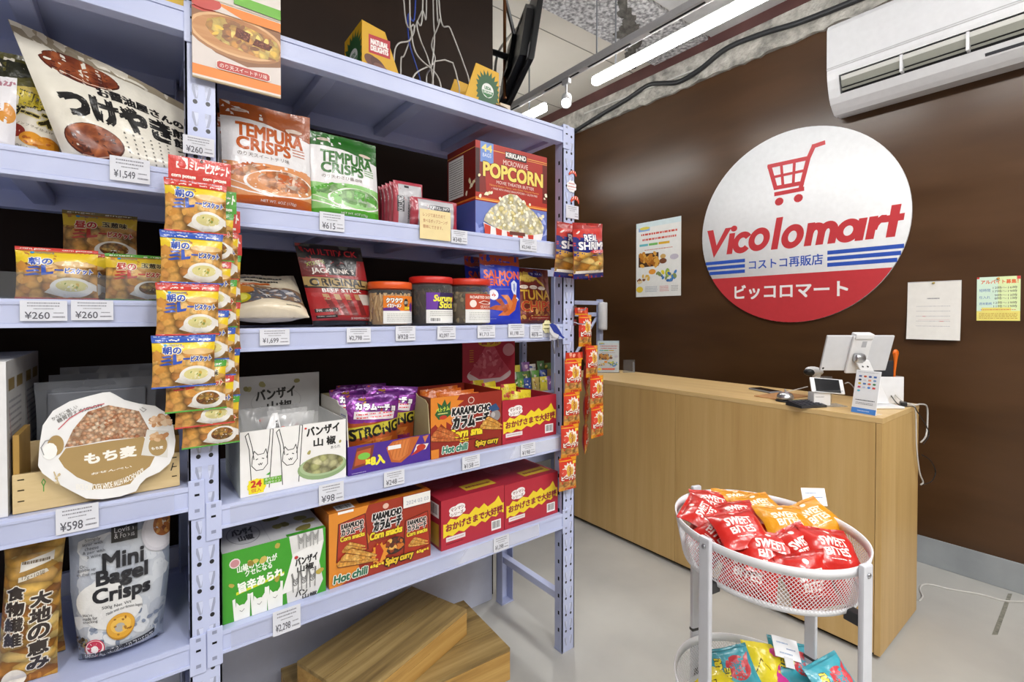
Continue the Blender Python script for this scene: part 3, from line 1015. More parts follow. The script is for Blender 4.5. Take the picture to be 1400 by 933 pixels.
T_PEA = mat_pieces('printed_green_crackers', ['c8c48e', 'aeb074', 'd8d4a6', '9c9862'], 48, (1, 1, 1), .35)
T_BEEF = mat_noise('printed_brown_meat', [(.3, '46201a'), (.5, '6a3424'), (.7, '8a5038')], scale=(120, 120, 120), detail=4)
T_WOODP = mat_noise('printed_wood_board', [(.3, 'b0764a'), (.5, 'c68f5e'), (.7, 'd6a878')], scale=(3, 3, 40), detail=5)

# ---------------------------------------------------------------- hanging display panel on the middle post
def panel_item():
    Y = 1.385
    a, b, c = on(263, 104, 1, Y), on(384, 130, 1, Y), on(263, -60, 1, Y)
    w, h = b.x - a.x, c.z - a.z
    mb = MB(); mb.box(0, w, 0, .006, 0, h, M('b7a585', 'paper'))
    S, asp = flat((0, 0, 0), (w, 0, 0), (0, 0, h))
    art = [('R', 0, .012, 1, 1, 'ded5cf'), ('R', 0, .03, 1, .115, 'e8842c'), ('R', 0, .115, 1, .60, '8d5f3c'), ('P', [(0, .115), (1, .115), (1, .28), (.6, .2), (.25, .25), (0, .36)], 'd9cfca'),
           ('E', .1, .66, .2, .09, 'c5483e'), ('E', .5, .43, .56, .19, 'a87448'), ('E', .5, .44, .54, .175, 'dcb080'), ('E', .5, .44, .50, .155, T_WOODP), ('P', [(.2, .40), (.3, .36), (.5, .335), (.75, .31), (.97, .33), (1, .42), (.95, .50), (.8, .53), (.62, .55), (.45, .57), (.3, .57), (.16, .52), (.14, .46)], T_CHIP),
           ('K', .18, .36, .95, .55, 12, .035, ['e8c04a', '7a4a22', 'f2d272', '8a5628'], 11, .5, True),
           ('P', [(.46, .44), (.62, .42), (.64, .50), (.48, .525)], T_BEEF), ('P', [(.66, .41), (.86, .40), (.9, .45), (.7, .475)], T_BEEF), ('K', .5, .44, .62, .5, 14, .008, ['8a4a34', 'a86a50'], 5), ('K', .7, .41, .86, .46, 12, .008, ['8a4a34', 'a86a50'], 6),
           ('R', 0, .60, 1, .68, 'e8862e'), ('R', 0, .68, 1, .685, 'f4efe8'), ('P', [(0, .60), (.55, .60), (.2, .68), (0, .68)], 'ddd0c8'), ('E', .12, .66, .19, .07, 'c44a42'),
           ('P', [(.25, .13), (.28, .115), (.84, .115), (.87, .13), (.87, .175), (.84, .19), (.28, .19), (.25, .175)], 'f0e4dc'), ('P', [(.26, .133), (.285, .12), (.835, .12), (.86, .133), (.86, .172), (.835, .185), (.285, .185), (.26, .172)], 'b5372c'),
           ('T', 'のり天スイートチリ味', .29, .132, .83, .172, 'f6efe8'), ('R', 0, .69, 1, .70, 'c9bda5'), ('P', [(.45, .72), (1, .71), (1, .80), (.45, .80)], '6fb53a'), ('R', 0, .8, 1, 1, 'e2dad2')]
    draw(mb, S, art, asp)
    return mb.build('hanging_display_panel', None, a, label='card panel with a fried snack photograph hanging on the middle post', cat='display panel')
panel_item()

# ---------------------------------------------------------------- right bay, upper shelf
def tempura_art(dark, mid, pale, jp):
    return [('R', 0, 0, 1, 1, 'e6e4e6'), ('P', [(0, 1), (0, .845), (.2, .845), (.45, .83), (.62, .80), (.85, .76), (1, .735), (1, 1)], dark),
            ('R', 0, .10, 1, .42, pale), ('P', [(0, .42), (.2, .40), (.55, .43), (1, .40), (1, .45), (.5, .475), (0, .45)], 'e6e4e6'),
            ('P', [(.0, .34), (.28, .42), (.36, .40), (.1, .28), (0, .26)], mid), ('E', .62, .24, .42, .13, 'f1ece9'), ('E', .62, .24, .39, .115, pale), ('E', .66, .265, .31, .10, T_TEMG if dark == '1f5f16' else T_TEMO), ('P', [(.05, .30), (.3, .40), (.5, .39), (.2, .27)], T_TEMG if dark == '1f5f16' else T_TEMO),
            ('P', [(.56, .24), (.72, .235), (.75, .33), (.58, .34)], mid), ('P', [(.76, .25), (.93, .22), (.95, .28), (.78, .31)], mid), ('L', [(.0, .2), (.25, .14), (.5, .11)], .012, 'f4ece8'), ('L', [(.02, .26), (.3, .17), (.6, .12)], .006, 'f4ece8'),
            ('R', 0, 0, 1, .105, mid), ('P', [(.4, .105), (1, .105), (1, .13)], mid),
            ('T', 'TEMPURA', .15, .655, .9, .785, mid if dark != '1f5f16' else '2a6a1e', {'b': .09, 'rot': -2}), ('T', 'CRISPS', .15, .53, .74, .645, mid if dark != '1f5f16' else '2a6a1e', {'b': .09, 'rot': -2}),
            ('F', .77, .55, .93, .64, 3, mid), ('T', jp, .15, .465, .72, .505, '6b5a50', {'rot': -2}), ('E', .2, .92, .09, .018, 'd9c7bb'), ('T', 'NOTO', .15, .912, .25, .928, dark), ('E', .8, .815, .1, .02, 'd8c4b6'),
            ('T', 'NET WT. 6OZ (170g)', .38, .05, .78, .078, 'f0e8e2')]
def flop(k): return lambda p: Vector((p.x, p.y + k * max(0, p.z) ** 2, p.z))
x, w, h = fitX((306, 270), (433, 288), (312, 121), 1.445, ZR['A'])
ORB = dict(kind='pouch', seal=(.03, .05), d=.085, wr=.006, crumple=.012, seed=3)
b1 = bag('tempura_snack_bag', w, h, base='e6e4e6', art=tempura_art('9a4c1a', 'b8571c', 'd9925c', 'のり天スイートチリ味'), back='a04d1b', loc=(x + w / 2, 1.49, ZR['A']), rot=(R(-5), 0, 0), tg=dict(label='front orange and white fried seaweed snack bag on the upper shelf', cat='snack bag'), **ORB)
copy_tree(b1, (x + w / 2 - .022, 1.60, ZR['A'] + .001), (R(-6), 0, R(2)), 'second orange snack bag mostly hidden behind the front orange bag')
x, w, h = fitX((430, 285), (526, 300), (430, 168), 1.455, ZR['A'])
bag('tempura_snack_bag', w, h, base='e2e8e2', art=tempura_art('1f5f16', '4f9d2c', '8cc474', 'のり天わさび醤油味'), back='2c7a1e', loc=(x + w / 2, 1.50, ZR['A']), rot=(R(-5), 0, 0), tg=dict(label='green and white fried seaweed snack bag beside the orange one', cat='snack bag'), kind='pouch', seal=(.03, .05), d=.08, wr=.006, crumple=.01, seed=8)

# microwave popcorn packets
pk_art = [('R', 0, 0, 1, 1, 'a83646'), ('R', .12, .06, .90, .95, 'b9b8bd'), ('R', .35, .62, .8, .78, '3a3a40'), ('T', 'KIRKLAND', .37, .65, .78, .75, 'd8d8dc'), ('T', 'MICROWAVE', .25, .45, .82, .57, '4a4a52'), ('T', 'POPCORN', .27, .28, .8, .41, '4a4a52'), ('L', [(.25, .24), (.82, .24)], .012, '8a3038')]
pk_v = [('R', 0, 0, 1, 1, 'a83646'), ('R', .14, .05, .95, .93, 'b4b3b8'), ('R', .34, .86, .50, .91, '2c2c30'), ('R', .10, .34, .32, .68, '34343a'), ('T', 'KIRKLAND', -.03, .46, .45, .56, 'd8d8dc', {'rot': 90}), ('T', 'MICROWAVE', .19, .38, .87, .50, '5a5a62', {'rot': 90})]
x, w, h = fitX((541, 303), (581, 308), (541, 244), 1.47, ZR['A'])
pa = bag('popcorn_packet', w, h, .022, 'a83646', pk_v, loc=(x + w / 2, 1.49, ZR['A']), seal=(.01, .02), wr=.002, pinch=.0, seed=4, belly=5, fin='film', tg=dict(label='front upright red popcorn packet in the left stack beside the green bag', cat='popcorn packet', group='red popcorn packets beside the popcorn box'))
for i in range(1, 5):
    copy_tree(pa, (x + w / 2 - .002 * i, 1.49 + .026 * i, ZR['A']), (0, 0, R(1 - i)), label='%s upright red popcorn packet from the front in the left stack' % ('second', 'third', 'fourth', 'rearmost')[i - 1])
x, w, h = fitX((565, 312), (627, 318), (565, 267), 1.435, ZR['A'])
pb = bag('popcorn_packet', w, h, .026, 'a83646', pk_art, loc=(x + w / 2, 1.45, ZR['A']), seal=(.01, .03), wr=.003, pinch=.0, seed=5, belly=5, fin='film', tg=dict(label='front sideways red popcorn packet standing behind the handwritten note', cat='popcorn packet', group='red popcorn packets beside the popcorn box'))
for i in range(1, 4):
    copy_tree(pb, (x + w / 2 + .008 * i, 1.45 + .03 * i, ZR['A'] + .004), (0, 0, R(1.5 * i)), label='%s sideways red popcorn packet behind the handwritten note' % ('second', 'third', 'rearmost')[i - 1])
# popcorn box
x, w, h = fitX((650, 318), (746, 328), (650, 191), 1.43, ZR['A'])
pile = [(.10, .15), (.13, .22), (.2, .30), (.3, .37), (.36, .45), (.45, .49), (.55, .49), (.63, .44), (.70, .38), (.8, .33), (.88, .26), (.95, .17), (.93, .09), (.75, .05), (.5, .05), (.25, .09)]
pop_front = [('R', 0, 0, 1, .36, '6c7cc0'), ('K', 0, 0, 1, .3, 20, .10, ['8f9cd8', '5a68b0', 'aab4e6'], 33, .25), ('R', 0, .36, 1, 1, 'a92a1e'), ('R', 0, .45, .07, .92, '3c1410'), ('R', .93, .45, 1, .9, '6a1a14'), ('P', [(.05, .45), (.14, .45), (.1, .9), (.05, .92)], '7c1e16'),
             ('R', 0, .38, 1, .40, 'd9722c'), ('R', 0, .372, 1, .38, 'f0c060'), ('R', .22, .925, .4, .932, 'e8b050'), ('R', .7, .925, 1, .932, 'e8b050'), ('R', .7, .905, 1, .91, 'e8b050'),
             ('R', .06, .80, .23, 1, '6f8fd0'), ('P', [(.06, .80), (.145, .83), (.23, .80), (.23, .78), (.06, .78)], '6f8fd0'), ('T', '44', .08, .90, .21, .975, 'e8d880', {'b': .1}), ('T', 'BAGS', .09, .84, .20, .88, 'dfe4f0'),
             ('R', .39, .875, .69, .955, '2e2422'), ('T', 'KIRKLAND', .40, .895, .68, .945, 'f2eeea', {'b': .08}), ('T', 'MICROWAVE', .36, .80, .71, .855, 'f0d8d0'),
             ('T', 'POPCORN', .10, .635, .93, .785, 'f2d468', {'b': .09, 'o': ('4a1010', .05)}), ('T', 'MOVIE THEATER BUTTER', .27, .575, .80, .61, 'f0dcd4'), ('T', 'Natural Butter Flavor with Other Natural Flavors', .18, .54, .87, .562, 'e8a050'), ('T', '✓ MADE WITH WHOLE GRAIN POPCORN ✓ GLUTEN FREE', .2, .505, .85, .527, 'f0dcd4'),
             ('P', pile, T_POP), ('K', .12, .10, .93, .34, 34, .020, ['f6f0d4', 'e3d596', 'fbf6e2'], 9, .8, True), ('K', .28, .28, .76, .48, 20, .020, ['efe6bd', 'f6f0d4', 'fbf6e2'], 10, .8, True),
             ('K', .05, .40, .2, .48, 5, .025, ['f2ead0', 'e8dcb0'], 31), ('K', -.03, .58, .06, .66, 4, .025, ['f2ead0', 'e8dcb0'], 32), ('K', .88, .25, .97, .32, 4, .022, ['f2ead0', 'e8dcb0'], 34), ('K', .94, .5, 1, .56, 3, .022, ['f2ead0'], 35),
             ('P', [(.09, .13), (.25, .085), (.5, .06), (.75, .055), (.93, .09), (.9, 0), (.12, 0)], 'ece8e6')] + \
            [('P', [(a, .13 - .08 * math.sin(PI * (a - .05) * .9) + .0), (a + .085, .128 - .08 * math.sin(PI * (a + .035) * .9)), (a + .08, 0), (a + .01, 0)], 'c9402f') for a in (.1, .25, .4, .55, .7)] + [('R', .44, .03, .66, .07, '6a3a30')]
pop_left = [('R', 0, .40, 1, 1, '7a1f16'), ('R', 0, 0, 1, .36, '4a58a0'), ('R', .05, .45, .6, .9, 'e4e0dc'), ('F', .08, .47, .57, .88, 16, '55504e'), ('R', 0, .38, 1, .40, 'd9722c'), ('R', 0, .925, 1, .932, 'e8b050'), ('K', .7, .45, 1.0, .60, 6, .03, ['f2ead0', 'e8dcb0'], 31)]
carton('popcorn_box', w, .20, h, 'a92a1e', {'front': pop_front, 'left': pop_left}, (x, 1.43, ZR['A']), R(-1), label='tall red microwave popcorn box at the right end of upper shelf', cat='box')

# ---------------------------------------------------------------- right bay, middle shelf
x, w, h = fitX((308, 449), (427, 449), (330, 376), 1.45, ZR['B'])
sard = [('R', 0, 0, 1, 1, 'd9ccb2'), ('P', [(.0, .55), (.2, .66), (.6, .62), (1, .52), (1, .12), (0, .1)], '8a6a4c'), ('E', .5, .36, .48, .2, '5f6068'), ('K', .1, .22, .92, .5, 26, .07, ['9c9ca4', '6a6c74', 'b8b4b4', '4c4a50', 'd0ccc8'], 14, .3, True), ('E', .17, .30, .13, .13, 'cfc01c'), ('E', .17, .30, .09, .09, 'e6e060'), ('E', .22, .50, .16, .1, 'c9802c'), ('P', [(.1, .64), (.6, .72), (.62, .67), (.12, .58)], 'c8641e'), ('F', .16, .62, .58, .66, 1, 'f2e6d2'),
        ('F', .10, .80, .80, .92, 1, '2a2a26'), ('F', .3, .70, .74, .80, 1, '2a2a26'), ('P', [(0, 0), (1, 0), (1, .16), (.7, .2), (.5, .22), (.3, .16), (0, .1)], 'd9ccb2'), ('F', .7, .08, .9, .12, 1, '4a4a44')]
bag('dried_fish_bag', w * .97, h * 1.45, .075, 'd9ccb2', sard, loc=(x + w / 2, 1.465, ZR['B'] + .026), rot=(R(-46), 0, R(2)), kind='pouch', seal=(.04, .06), wr=.007, crumple=.014, seed=11, warp=flop(.5), tg=dict(label='beige bag of dried small fish slumped at the left of middle shelf', cat='snack bag'))
x, w, h = fitX((425, 447), (519, 445), (425, 334), 1.47, ZR['B'])
jl = [('R', 0, 0, 1, 1, '8f1a1e'), ('R', 0, .82, 1, 1, '161314'), ('T', 'MULTIPACK', .12, .865, .9, .94, 'b8282c', {'b': .05}), ('P', [(0, .82), (.3, .74), (.32, .62), (0, .6)], '5c1416'), ('P', [(.32, .82), (.88, .82), (.80, .62), (.38, .62)], '131112'), ('L', [(.44, .76), (.5, .79), (.56, .74), (.62, .79), (.68, .76)], .014, '7a2420'), ('T', 'JACK LINK’S', .14, .625, .78, .70, 'd0c8c2', {'b': .06}), ('T', 'XTREME', .08, .74, .36, .785, 'a8b84a', {'rot': 12}),
      ('P', [(0, .60), (1, .57), (1, .44), (0, .46)], '0f0d0d'), ('P', [(0, .595), (1, .56), (1, .455), (0, .48)], '9c8350'), ('T', 'ORIGINAL', .08, .485, .92, .57, '1a1512', {'b': .1}), ('T', 'BEEF STICK', .22, .405, .82, .45, 'e4dedb', {'b': .08}), ('R', 0, .12, 1, .40, 'a02024')] + \
     [('P', [(.20 + i * .16, .385), (.29 + i * .16, .38), (.31 + i * .16, .31), (.22 + i * .16, .315)], 'a88458') for i in range(4)] + [('P', [(.22 + i * .16, .315), (.31 + i * .16, .31), (.40 + i * .14, .12), (.31 + i * .14, .12)], '6a1416') for i in range(4)] + \
     [('P', [(.05, .2), (.38, .215), (.38, .17), (.05, .155)], '1a1516'), ('T', 'SNACK on the GO', .07, .168, .36, .202, 'e4dedb', {'rot': 1}), ('P', [(.05, .12), (.34, .13), (.34, .095), (.05, .085)], '1a1516'), ('F', .07, .1, .32, .12, 1, 'd0c8c2'), ('T', '20 INDIVIDUALLY WRAPPED', .55, .07, .98, .095, 'd0c8c2'), ('P', [(0, .06), (1, .05), (1, 0), (0, 0)], '161314'), ('P', [(.76, .385), (.95, .385), (.97, .25), (.8, .25)], 'c2b8b0')]
bag('beef_stick_bag', w * .95, h * 1.03, .075, '8f1a1e', jl, back='161314', loc=(x + w / 2 - .002, 1.51, ZR['B'] + .002), rot=(R(-4), 0, 0), kind='pouch', seal=(.03, .04), wr=.005, seed=12, crumple=.006, warp=lambda p: Vector((p.x - p.z * .19 + .013, p.y, p.z)), tg=dict(label='dark red and black dried beef stick bag leaning left on middle shelf', cat='snack bag'))

MAT_JAR = mat_clear('jar_plastic', 'f4f4f2', .05, .05)
def jar(pl, pr, ptop, Y, lid_c, art, content, label, seed, lidh=.022):
    a, b, t = on(*pl, 1, Y), on(*pr, 1, Y), on(*ptop, 1, Y)
    r = (b.x - a.x) / 2 * .95
    h = t.z - ZR['B']
    e = empty('snack_jar', ((a.x + b.x) / 2, Y + .015, ZR['B']), label=label, cat='jar', group='screw-top jars on the middle shelf')
    mb = MB(); mb.lathe([(0, .001), (r * .9, .001), (r, .006), (r, h - .030), (r * .9, h - .024), (r * .9, h - .01)], MAT_JAR, 36); mb.build('jar_body', e)
    mb = MB(); mb.lathe([(0, h - lidh - .002), (r * 1.0, h - lidh), (r * 1.02, h - lidh + .002), (r * 1.02, h - .003), (r * .98, h), (0, h)], M(lid_c, 'plastic'), 40)
    mb.build('lid', e)
    rnd = random.Random(seed)
    mb = MB()
    kind, cols = content
    mb.lathe([(0, .004), (r * .8, .004), (r * .84, .01), (r * .84, h * .66), (r * .6, h * .72), (0, h * .73)], M(cols[0], 'matte'), 24)
    for i in range(150 if kind == 'stick' else 110):
        a0, z0 = rnd.uniform(0, 2 * PI), rnd.uniform(.012, h * .68)
        if kind == 'stick':
            a1, z1 = a0 + rnd.uniform(-.3, .3), min(h * .74, z0 + rnd.uniform(.02, .05))
            mb.tube([(math.cos(a0) * r * .9, math.sin(a0) * r * .9, z0), (math.cos(a1) * r * .9, math.sin(a1) * r * .9, z1)], .0028, M(rnd.choice(cols), 'matte'), 5)
        else:
            mb.blob((math.cos(a0) * r * .85, math.sin(a0) * r * .85, z0), .010, .004, .009, M(rnd.choice(cols), 'matte'), i, .4, 7, 5)
    mb.build('contents', e, kind='stuff')
    mb = MB()
    def S(u, v, off=0):
        th = -PI / 2 - .55 + (u - .5) * 1.75 + .72
        rr = r + .0006 + off
        return Vector((math.cos(th) * rr, math.sin(th) * rr, .008 + v * (h * .62)))
    mb.grid(lambda u, v: S(u, v), 20, 3, M('e9e9e6', 'paper'))
    draw(mb, S, art, 1.75 * r / (h * .62), (20, 3), 'paper', .0003, .00003)
    mb.build('label', e)
    return e
jar((506, 445), (564, 445), (506, 385), 1.465, 'd9551c', [('R', 0, .46, 1, 1, 'e07a1e'), ('P', [(0, .46), (.45, .46), (.3, .62), (0, .56)], '5a2a7c'), ('T', 'クワクワ', .08, .76, .5, .92, 'f6f2ea', {'b': .14, 'o': ('3a1a10', .1)}), ('T', 'イカソーメン', .10, .58, .46, .72, 'f6f2ea', {'b': .1, 'o': ('7a2a10', .1)}), ('S', .62, .76, .09, .16, 10, .8, '2c2422'), ('T', '激辛', .56, .7, .68, .82, 'f4f0e0'), ('S', .85, .6, .12, .2, 9, .7, '5a2a7c'), ('T', '25本', .56, .5, .76, .62, 'f0d43a', {'b': .15, 'o': ('2a1a1a', .1)}), ('F', .1, .06, .9, .38, 5, 'b8b8b4')],
    ('stick', ['d9b27c', 'e6c794', 'caa068', 'e0bd8a']), 'snack jar with orange lid full of pale squid strips', 1)
jar((564, 445), (619, 444), (564, 378), 1.47, 'c5281e', [('R', 0, .44, 1, 1, '30224e'), ('P', [(0, .44), (.28, .44), (.36, 1), (0, 1)], '6a3a9c'), ('T', 'Surume', .2, .72, .85, .92, 'f2e64a', {'b': .1, 'sh': .2}), ('T', 'Stick', .35, .5, .85, .70, 'f2e64a', {'b': .1, 'sh': .2}), ('E', .9, .8, .05, .1, 'c83a3a'), ('BAR', .08, .04, .4, .18), ('F', .1, .22, .9, .40, 3, 'a8a8a4')],
    ('stick', ['3a2c22', '4c3a2c', '2c211a', '5a4634']), 'snack jar with red lid and purple label of dark dried squid', 2)
jar((617, 445), (669, 444), (617, 381), 1.475, 'c9331e', [('R', 0, .46, 1, 1, 'b8462c'), ('T', 'ROASTED SARDINE', .12, .84, .95, .93, 'f2e8e0', {'b': .06}), ('E', .2, .66, .09, .13, 'f0e4dc'), ('P', [(.34, .70), (.5, .77), (.8, .72), (.95, .78), (.9, .66), (.75, .64), (.5, .64)], 'f0e4dc'), ('P', [(.38, .70), (.52, .75), (.78, .71), (.72, .66), (.5, .66)], 'a03a24'), ('T', 'SEASONED', .4, .5, .95, .6, 'e8d8cc'), ('F', .1, .08, .9, .38, 5, 'b4b4b0')],
    ('flake', ['7c6a4e', '94805e', '5e5040', 'a8956e']), 'snack jar with red lid and terracotta label of small dried sardines', 3)

sal = [('R', 0, 0, 1, 1, '1f35b4'), ('R', 0, .86, 1, 1, 'a8451c'), ('P', [(0, .86), (.12, .84), (.3, .86), (.42, .875), (.55, .845), (.75, .865), (1, .85), (1, .9), (0, .9)], 'a8451c'), ('F', .1, .895, .66, .925, 1, 'e8c8b4'), ('T', 'Sockeye', .12, .825, .34, .85, 'd8d4e8'), ('T', 'SALMON', .08, .66, .97, .775, 'e0602a', {'b': .08}), ('T', 'JERKY', .08, .53, .72, .645, 'e0602a', {'b': .08}), ('L', [(.1, .50), (.7, .51)], .004, '9aa4e0'),
       ('P', [(.74, .60), (.82, .645), (.9, .60), (.88, .5), (.86, .4), (.95, .36), (.86, .32), (.8, .42), (.74, .5)], 'd9dff0'), ('P', [(.78, .58), (.84, .6), (.86, .52), (.82, .46), (.78, .5)], '8a98d0'), ('E', .27, .42, .12, .075, 'eceef6'), ('E', .27, .42, .095, .06, 'f4f4fa'), ('P', [(.22, .41), (.25, .43), (.27, .455), (.29, .43), (.33, .415), (.28, .39)], 'c8322a'),
       ('P', [(.1, .22), (.3, .2), (.55, .18), (.8, .3), (.88, .42), (.8, .44), (.7, .32), (.5, .27), (.3, .27)], 'b5501e'), ('P', [(.34, .12), (.6, .12), (.8, .2), (.9, .36), (.78, .4), (.6, .24)], 'c8642a'), ('P', [(.3, .35), (.45, .37), (.6, .2), (.5, .16), (.42, .28)], 'a04418'), ('P', [(.45, .42), (.62, .42), (.75, .3), (.65, .2), (.58, .34)], 'd07a3e'), ('F', .06, .07, .3, .085, 1, 'aab4e6')]
x, w, h = fitX((666, 445), (718, 444), (666, 345), 1.445, ZR['B'])
s1 = bag('salmon_jerky_bag', w, h, .04, '1f35b4', sal, back='24389a', loc=(x + w / 2, 1.475, ZR['B']), rot=(R(-4), 0, R(-3)), kind='pouch', seal=(.03, .1), wr=.003, seed=14, crumple=.004, tg=dict(label='front blue fish jerky bag with orange letters on the middle shelf', cat='snack bag'))
copy_tree(s1, (x + w / 2 - .012, 1.57, ZR['B']), (R(-4), 0, R(6)), 'second blue fish jerky bag half hidden behind the front blue one')
tun = [('R', 0, 0, 1, 1, '6a2418'), ('E', .3, .84, .3, .1, 'a8862e'), ('E', .32, .82, .24, .06, 'd0b050'), ('P', [(.55, .84), (.8, .72), (.85, .64), (.6, .76)], 'b8922e'), ('E', .58, .90, .22, .06, '2a1a5c'), ('T', '70% TUNA', .42, .885, .74, .915, 'd8d4f0'), ('E', .18, .655, .12, .035, 'e0d0c0'), ('E', .46, .655, .12, .035, 'e0d0c0'), ('E', .72, .64, .12, .035, 'e0d0c0'), ('F', .1, .645, .8, .66, 1, '5a2418'),
       ('T', 'TUNA', .08, .43, .96, .6, 'c89c34', {'b': .06, 'o': ('5a1c10', .04)}), ('T', 'CHIPS', .08, .22, .96, .40, 'b03a1e', {'b': .08, 'o': ('d0a84a', .04)}), ('K', .02, .04, 1, .26, 18, .05, ['b07a34', 'c8944a', '8a5a24'], 15), ('P', [(.25, .06), (.95, .07), (.95, .14), (.25, .13)], '8a2418'), ('F', .3, .09, .9, .11, 1, 'd8c09c')]
x, w, h = fitX((717, 445), (761, 444), (717, 364), 1.455, ZR['B'])
bag('tuna_chips_bag', w * 1.05, h, .05, '6a2418', tun, back='5a2014', loc=(x + w / 2, 1.495, ZR['B']), rot=(R(-4), 0, R(2)), kind='pouch', seal=(.03, .05), wr=.004, seed=16, crumple=.004, fin='foil', tg=dict(label='maroon and gold fish chips bag at right end of middle shelf', cat='snack bag'))

# ---------------------------------------------------------------- right bay, lower shelf (open display boxes)
MAT_FILM = mat_clear('clear_film', 'f6f6f6', .30, .12)
def cats(u0, v0, s, n, c):
    """simple line drawing of cats with their arms up"""
    out = []
    for i in range(n):
        x = u0 + i * s * .62
        hx = lambda a: x + a * s * .3
        vy = lambda b: v0 + b * s * .9
        out += [('L', [(hx(-.55), vy(-.9)), (hx(-.7), vy(.7)), (hx(-.95), vy(1.25)), (hx(-.75), vy(1.35)), (hx(-.5), vy(.75)), (hx(-.4), vy(.3))], .012, c), ('L', [(hx(.45), vy(.3)), (hx(.62), vy(.8)), (hx(.7), vy(1.45)), (hx(.9), vy(1.4)), (hx(.8), vy(.6)), (hx(.6), vy(-.9))], .012, c),
                ('L', [(hx(-.5), vy(.35)), (hx(-.55), vy(.05)), (hx(-.25), vy(-.15)), (hx(.2), vy(-.15)), (hx(.5), vy(.05)), (hx(.5), vy(.4)), (hx(.4), vy(.65)), (hx(.25), vy(.48)), (hx(-.15), vy(.46)), (hx(-.38), vy(.62)), (hx(-.5), vy(.35))], .011, c),
                ('L', [(hx(-.25), vy(.28)), (hx(-.15), vy(.3))], .014, c), ('L', [(hx(.15), vy(.3)), (hx(.25), vy(.28))], .014, c), ('L', [(hx(-.12), vy(.1)), (hx(-.04), vy(.05)), (hx(.02), vy(.12)), (hx(.08), vy(.05)), (hx(.15), vy(.12))], .010, c)]
    return out
Yc = 1.425
a, b, c = on(328.6, 684, 1, Yc), on(473, 654, 1, Yc), on(328.6, 592, 1, Yc)
w, h = b.x - a.x, c.z - ZR['C']
ban_f = [('R', 0, 0, 1, 1, 'ecebea')] + cats(.17, .44, .44, 2, '3a3a3a') + [('T', 'バンザイ', .60, .80, .93, .95, '222222', {'b': .07, 'rot': 3}), ('T', '山', .67, .61, .76, .74, '222222', {'b': .08}), ('T', '椒', .80, .61, .89, .75, '222222', {'b': .08}), ('T', 'あられ', .84, .53, .94, .58, '333333'),
        ('E', .76, .25, .25, .2, '8fa878'), ('E', .76, .28, .23, .17, 'a9bd92'), ('E', .765, .30, .205, .155, T_PEA), ('K', .61, .5, .66, .55, 1, .04, ['a8a060'], 3), ('K', .93, .63, .97, .68, 1, .04, ['a8a060'], 4),
        ('S', .14, .14, .085, .12, 14, .92, 'e8d420'), ('R', .19, .14, .36, .24, '6aae2c'), ('R', .07, .03, .20, .24, 'ecdc2a'), ('T', '24', .09, .13, .18, .225, 'c8342c', {'b': .12}), ('T', '個入', .09, .05, .18, .11, 'c8342c'), ('T', '食べやすい', .21, .195, .35, .235, 'f4f4ee'), ('T', '小袋サイズ', .21, .145, .35, .185, 'f4f4ee'), ('P', [(.22, .29), (.26, .33), (.25, .28)], '4aa83a'), ('E', .59, .93, .012, .016, 'c8342c')]
ban_lid = [('R', 0, 0, 1, 1, 'c9c9c9'), ('E', .52, .36, .27, .33, 'b5b5b5'), ('E', .52, .36, .262, .32, 'cbcbcb'), ('T', 'バンザイ', .3, .42, .72, .68, '2a2a2a', {'b': .07, 'rot': 4}), ('T', '山椒', .42, .1, .68, .36, '2a2a2a', {'b': .07}), ('K', .08, .3, .92, .9, 5, .09, ['a39c66', '8f8850'], 18, .8)]
bx = empty('display_box', (a.x, Yc, ZR['C']), label='open white display box with cat drawings and clear bags inside', cat='display box')
D_ = .27
carton('tray', w, D_, h, 'e2e2e0', {'front': ban_f, 'left': [('R', 0, 0, 1, 1, 'c9cfc4'), ('F', .1, .1, .5, .3, 4, '9a9a96')]}, (0, 0, 0), open_top=h * .98, parent=bx)
mb = MB(); mb.box(0, w, D_ - .003, D_, h * .9, h + .115, M('c9c9c9', 'card')); S, asp = flat((0, D_ - .003, h * .9), (w, 0, 0), (0, 0, .115 + h * .1)); draw(mb, S, ban_lid, asp); mb.build('lid', bx)
for i, (dx, dy, hh, rz) in enumerate([(.072, .036, .20, 4), (.125, .078, .185, -3), (.165, .120, .18, 3), (.16, .162, .185, -4), (.085, .202, .19, 3), (.15, .242, .185, 3)]):
    bag('cracker_bag', .115 if i else .09, hh, .035, MAT_FILM if i else M('e4e4e6', 'film'), [('T', '万人', .55, .78, .8, .9, '2a2a2a', {'b': .06}), ('E', .7, .7, .06, .02, 'b83a32')] if i == 0 else [('K', .1, .1, .9, .6, 14, .06, ['d8d8d6', 'c8c6ba', 'e4e4e2'], i, .8), ('E', .5, .8, .06, .025, 'b84a42')], loc=(a.x + dx, Yc + dy, ZR['C'] + .004), rot=(R(-6), R(rz * .4), R(rz)), seed=40 + i, wr=.008, crumple=.008, pinch=.12, grid=(12, 16), warp=(lambda p: Vector((p.x * (1 - .85 * max(0, p.z / .2 - .45) / .55) + .02 * (p.z / .2), p.y, p.z))) if i == 0 else None,
        tg=dict(label='crumpled white cracker bag with two letters peaking out of the cat box' if i == 0 else ['', 'clear cracker bag second from the front in the white cat box', 'clear cracker bag at front right of the white cat box', 'clear cracker bag at back right of the white cat box', 'clear cracker bag at back left of the white cat box', 'clear cracker bag at the back middle of the white cat box'][i], cat='cracker bag', group='cracker bags in the white cat box'))

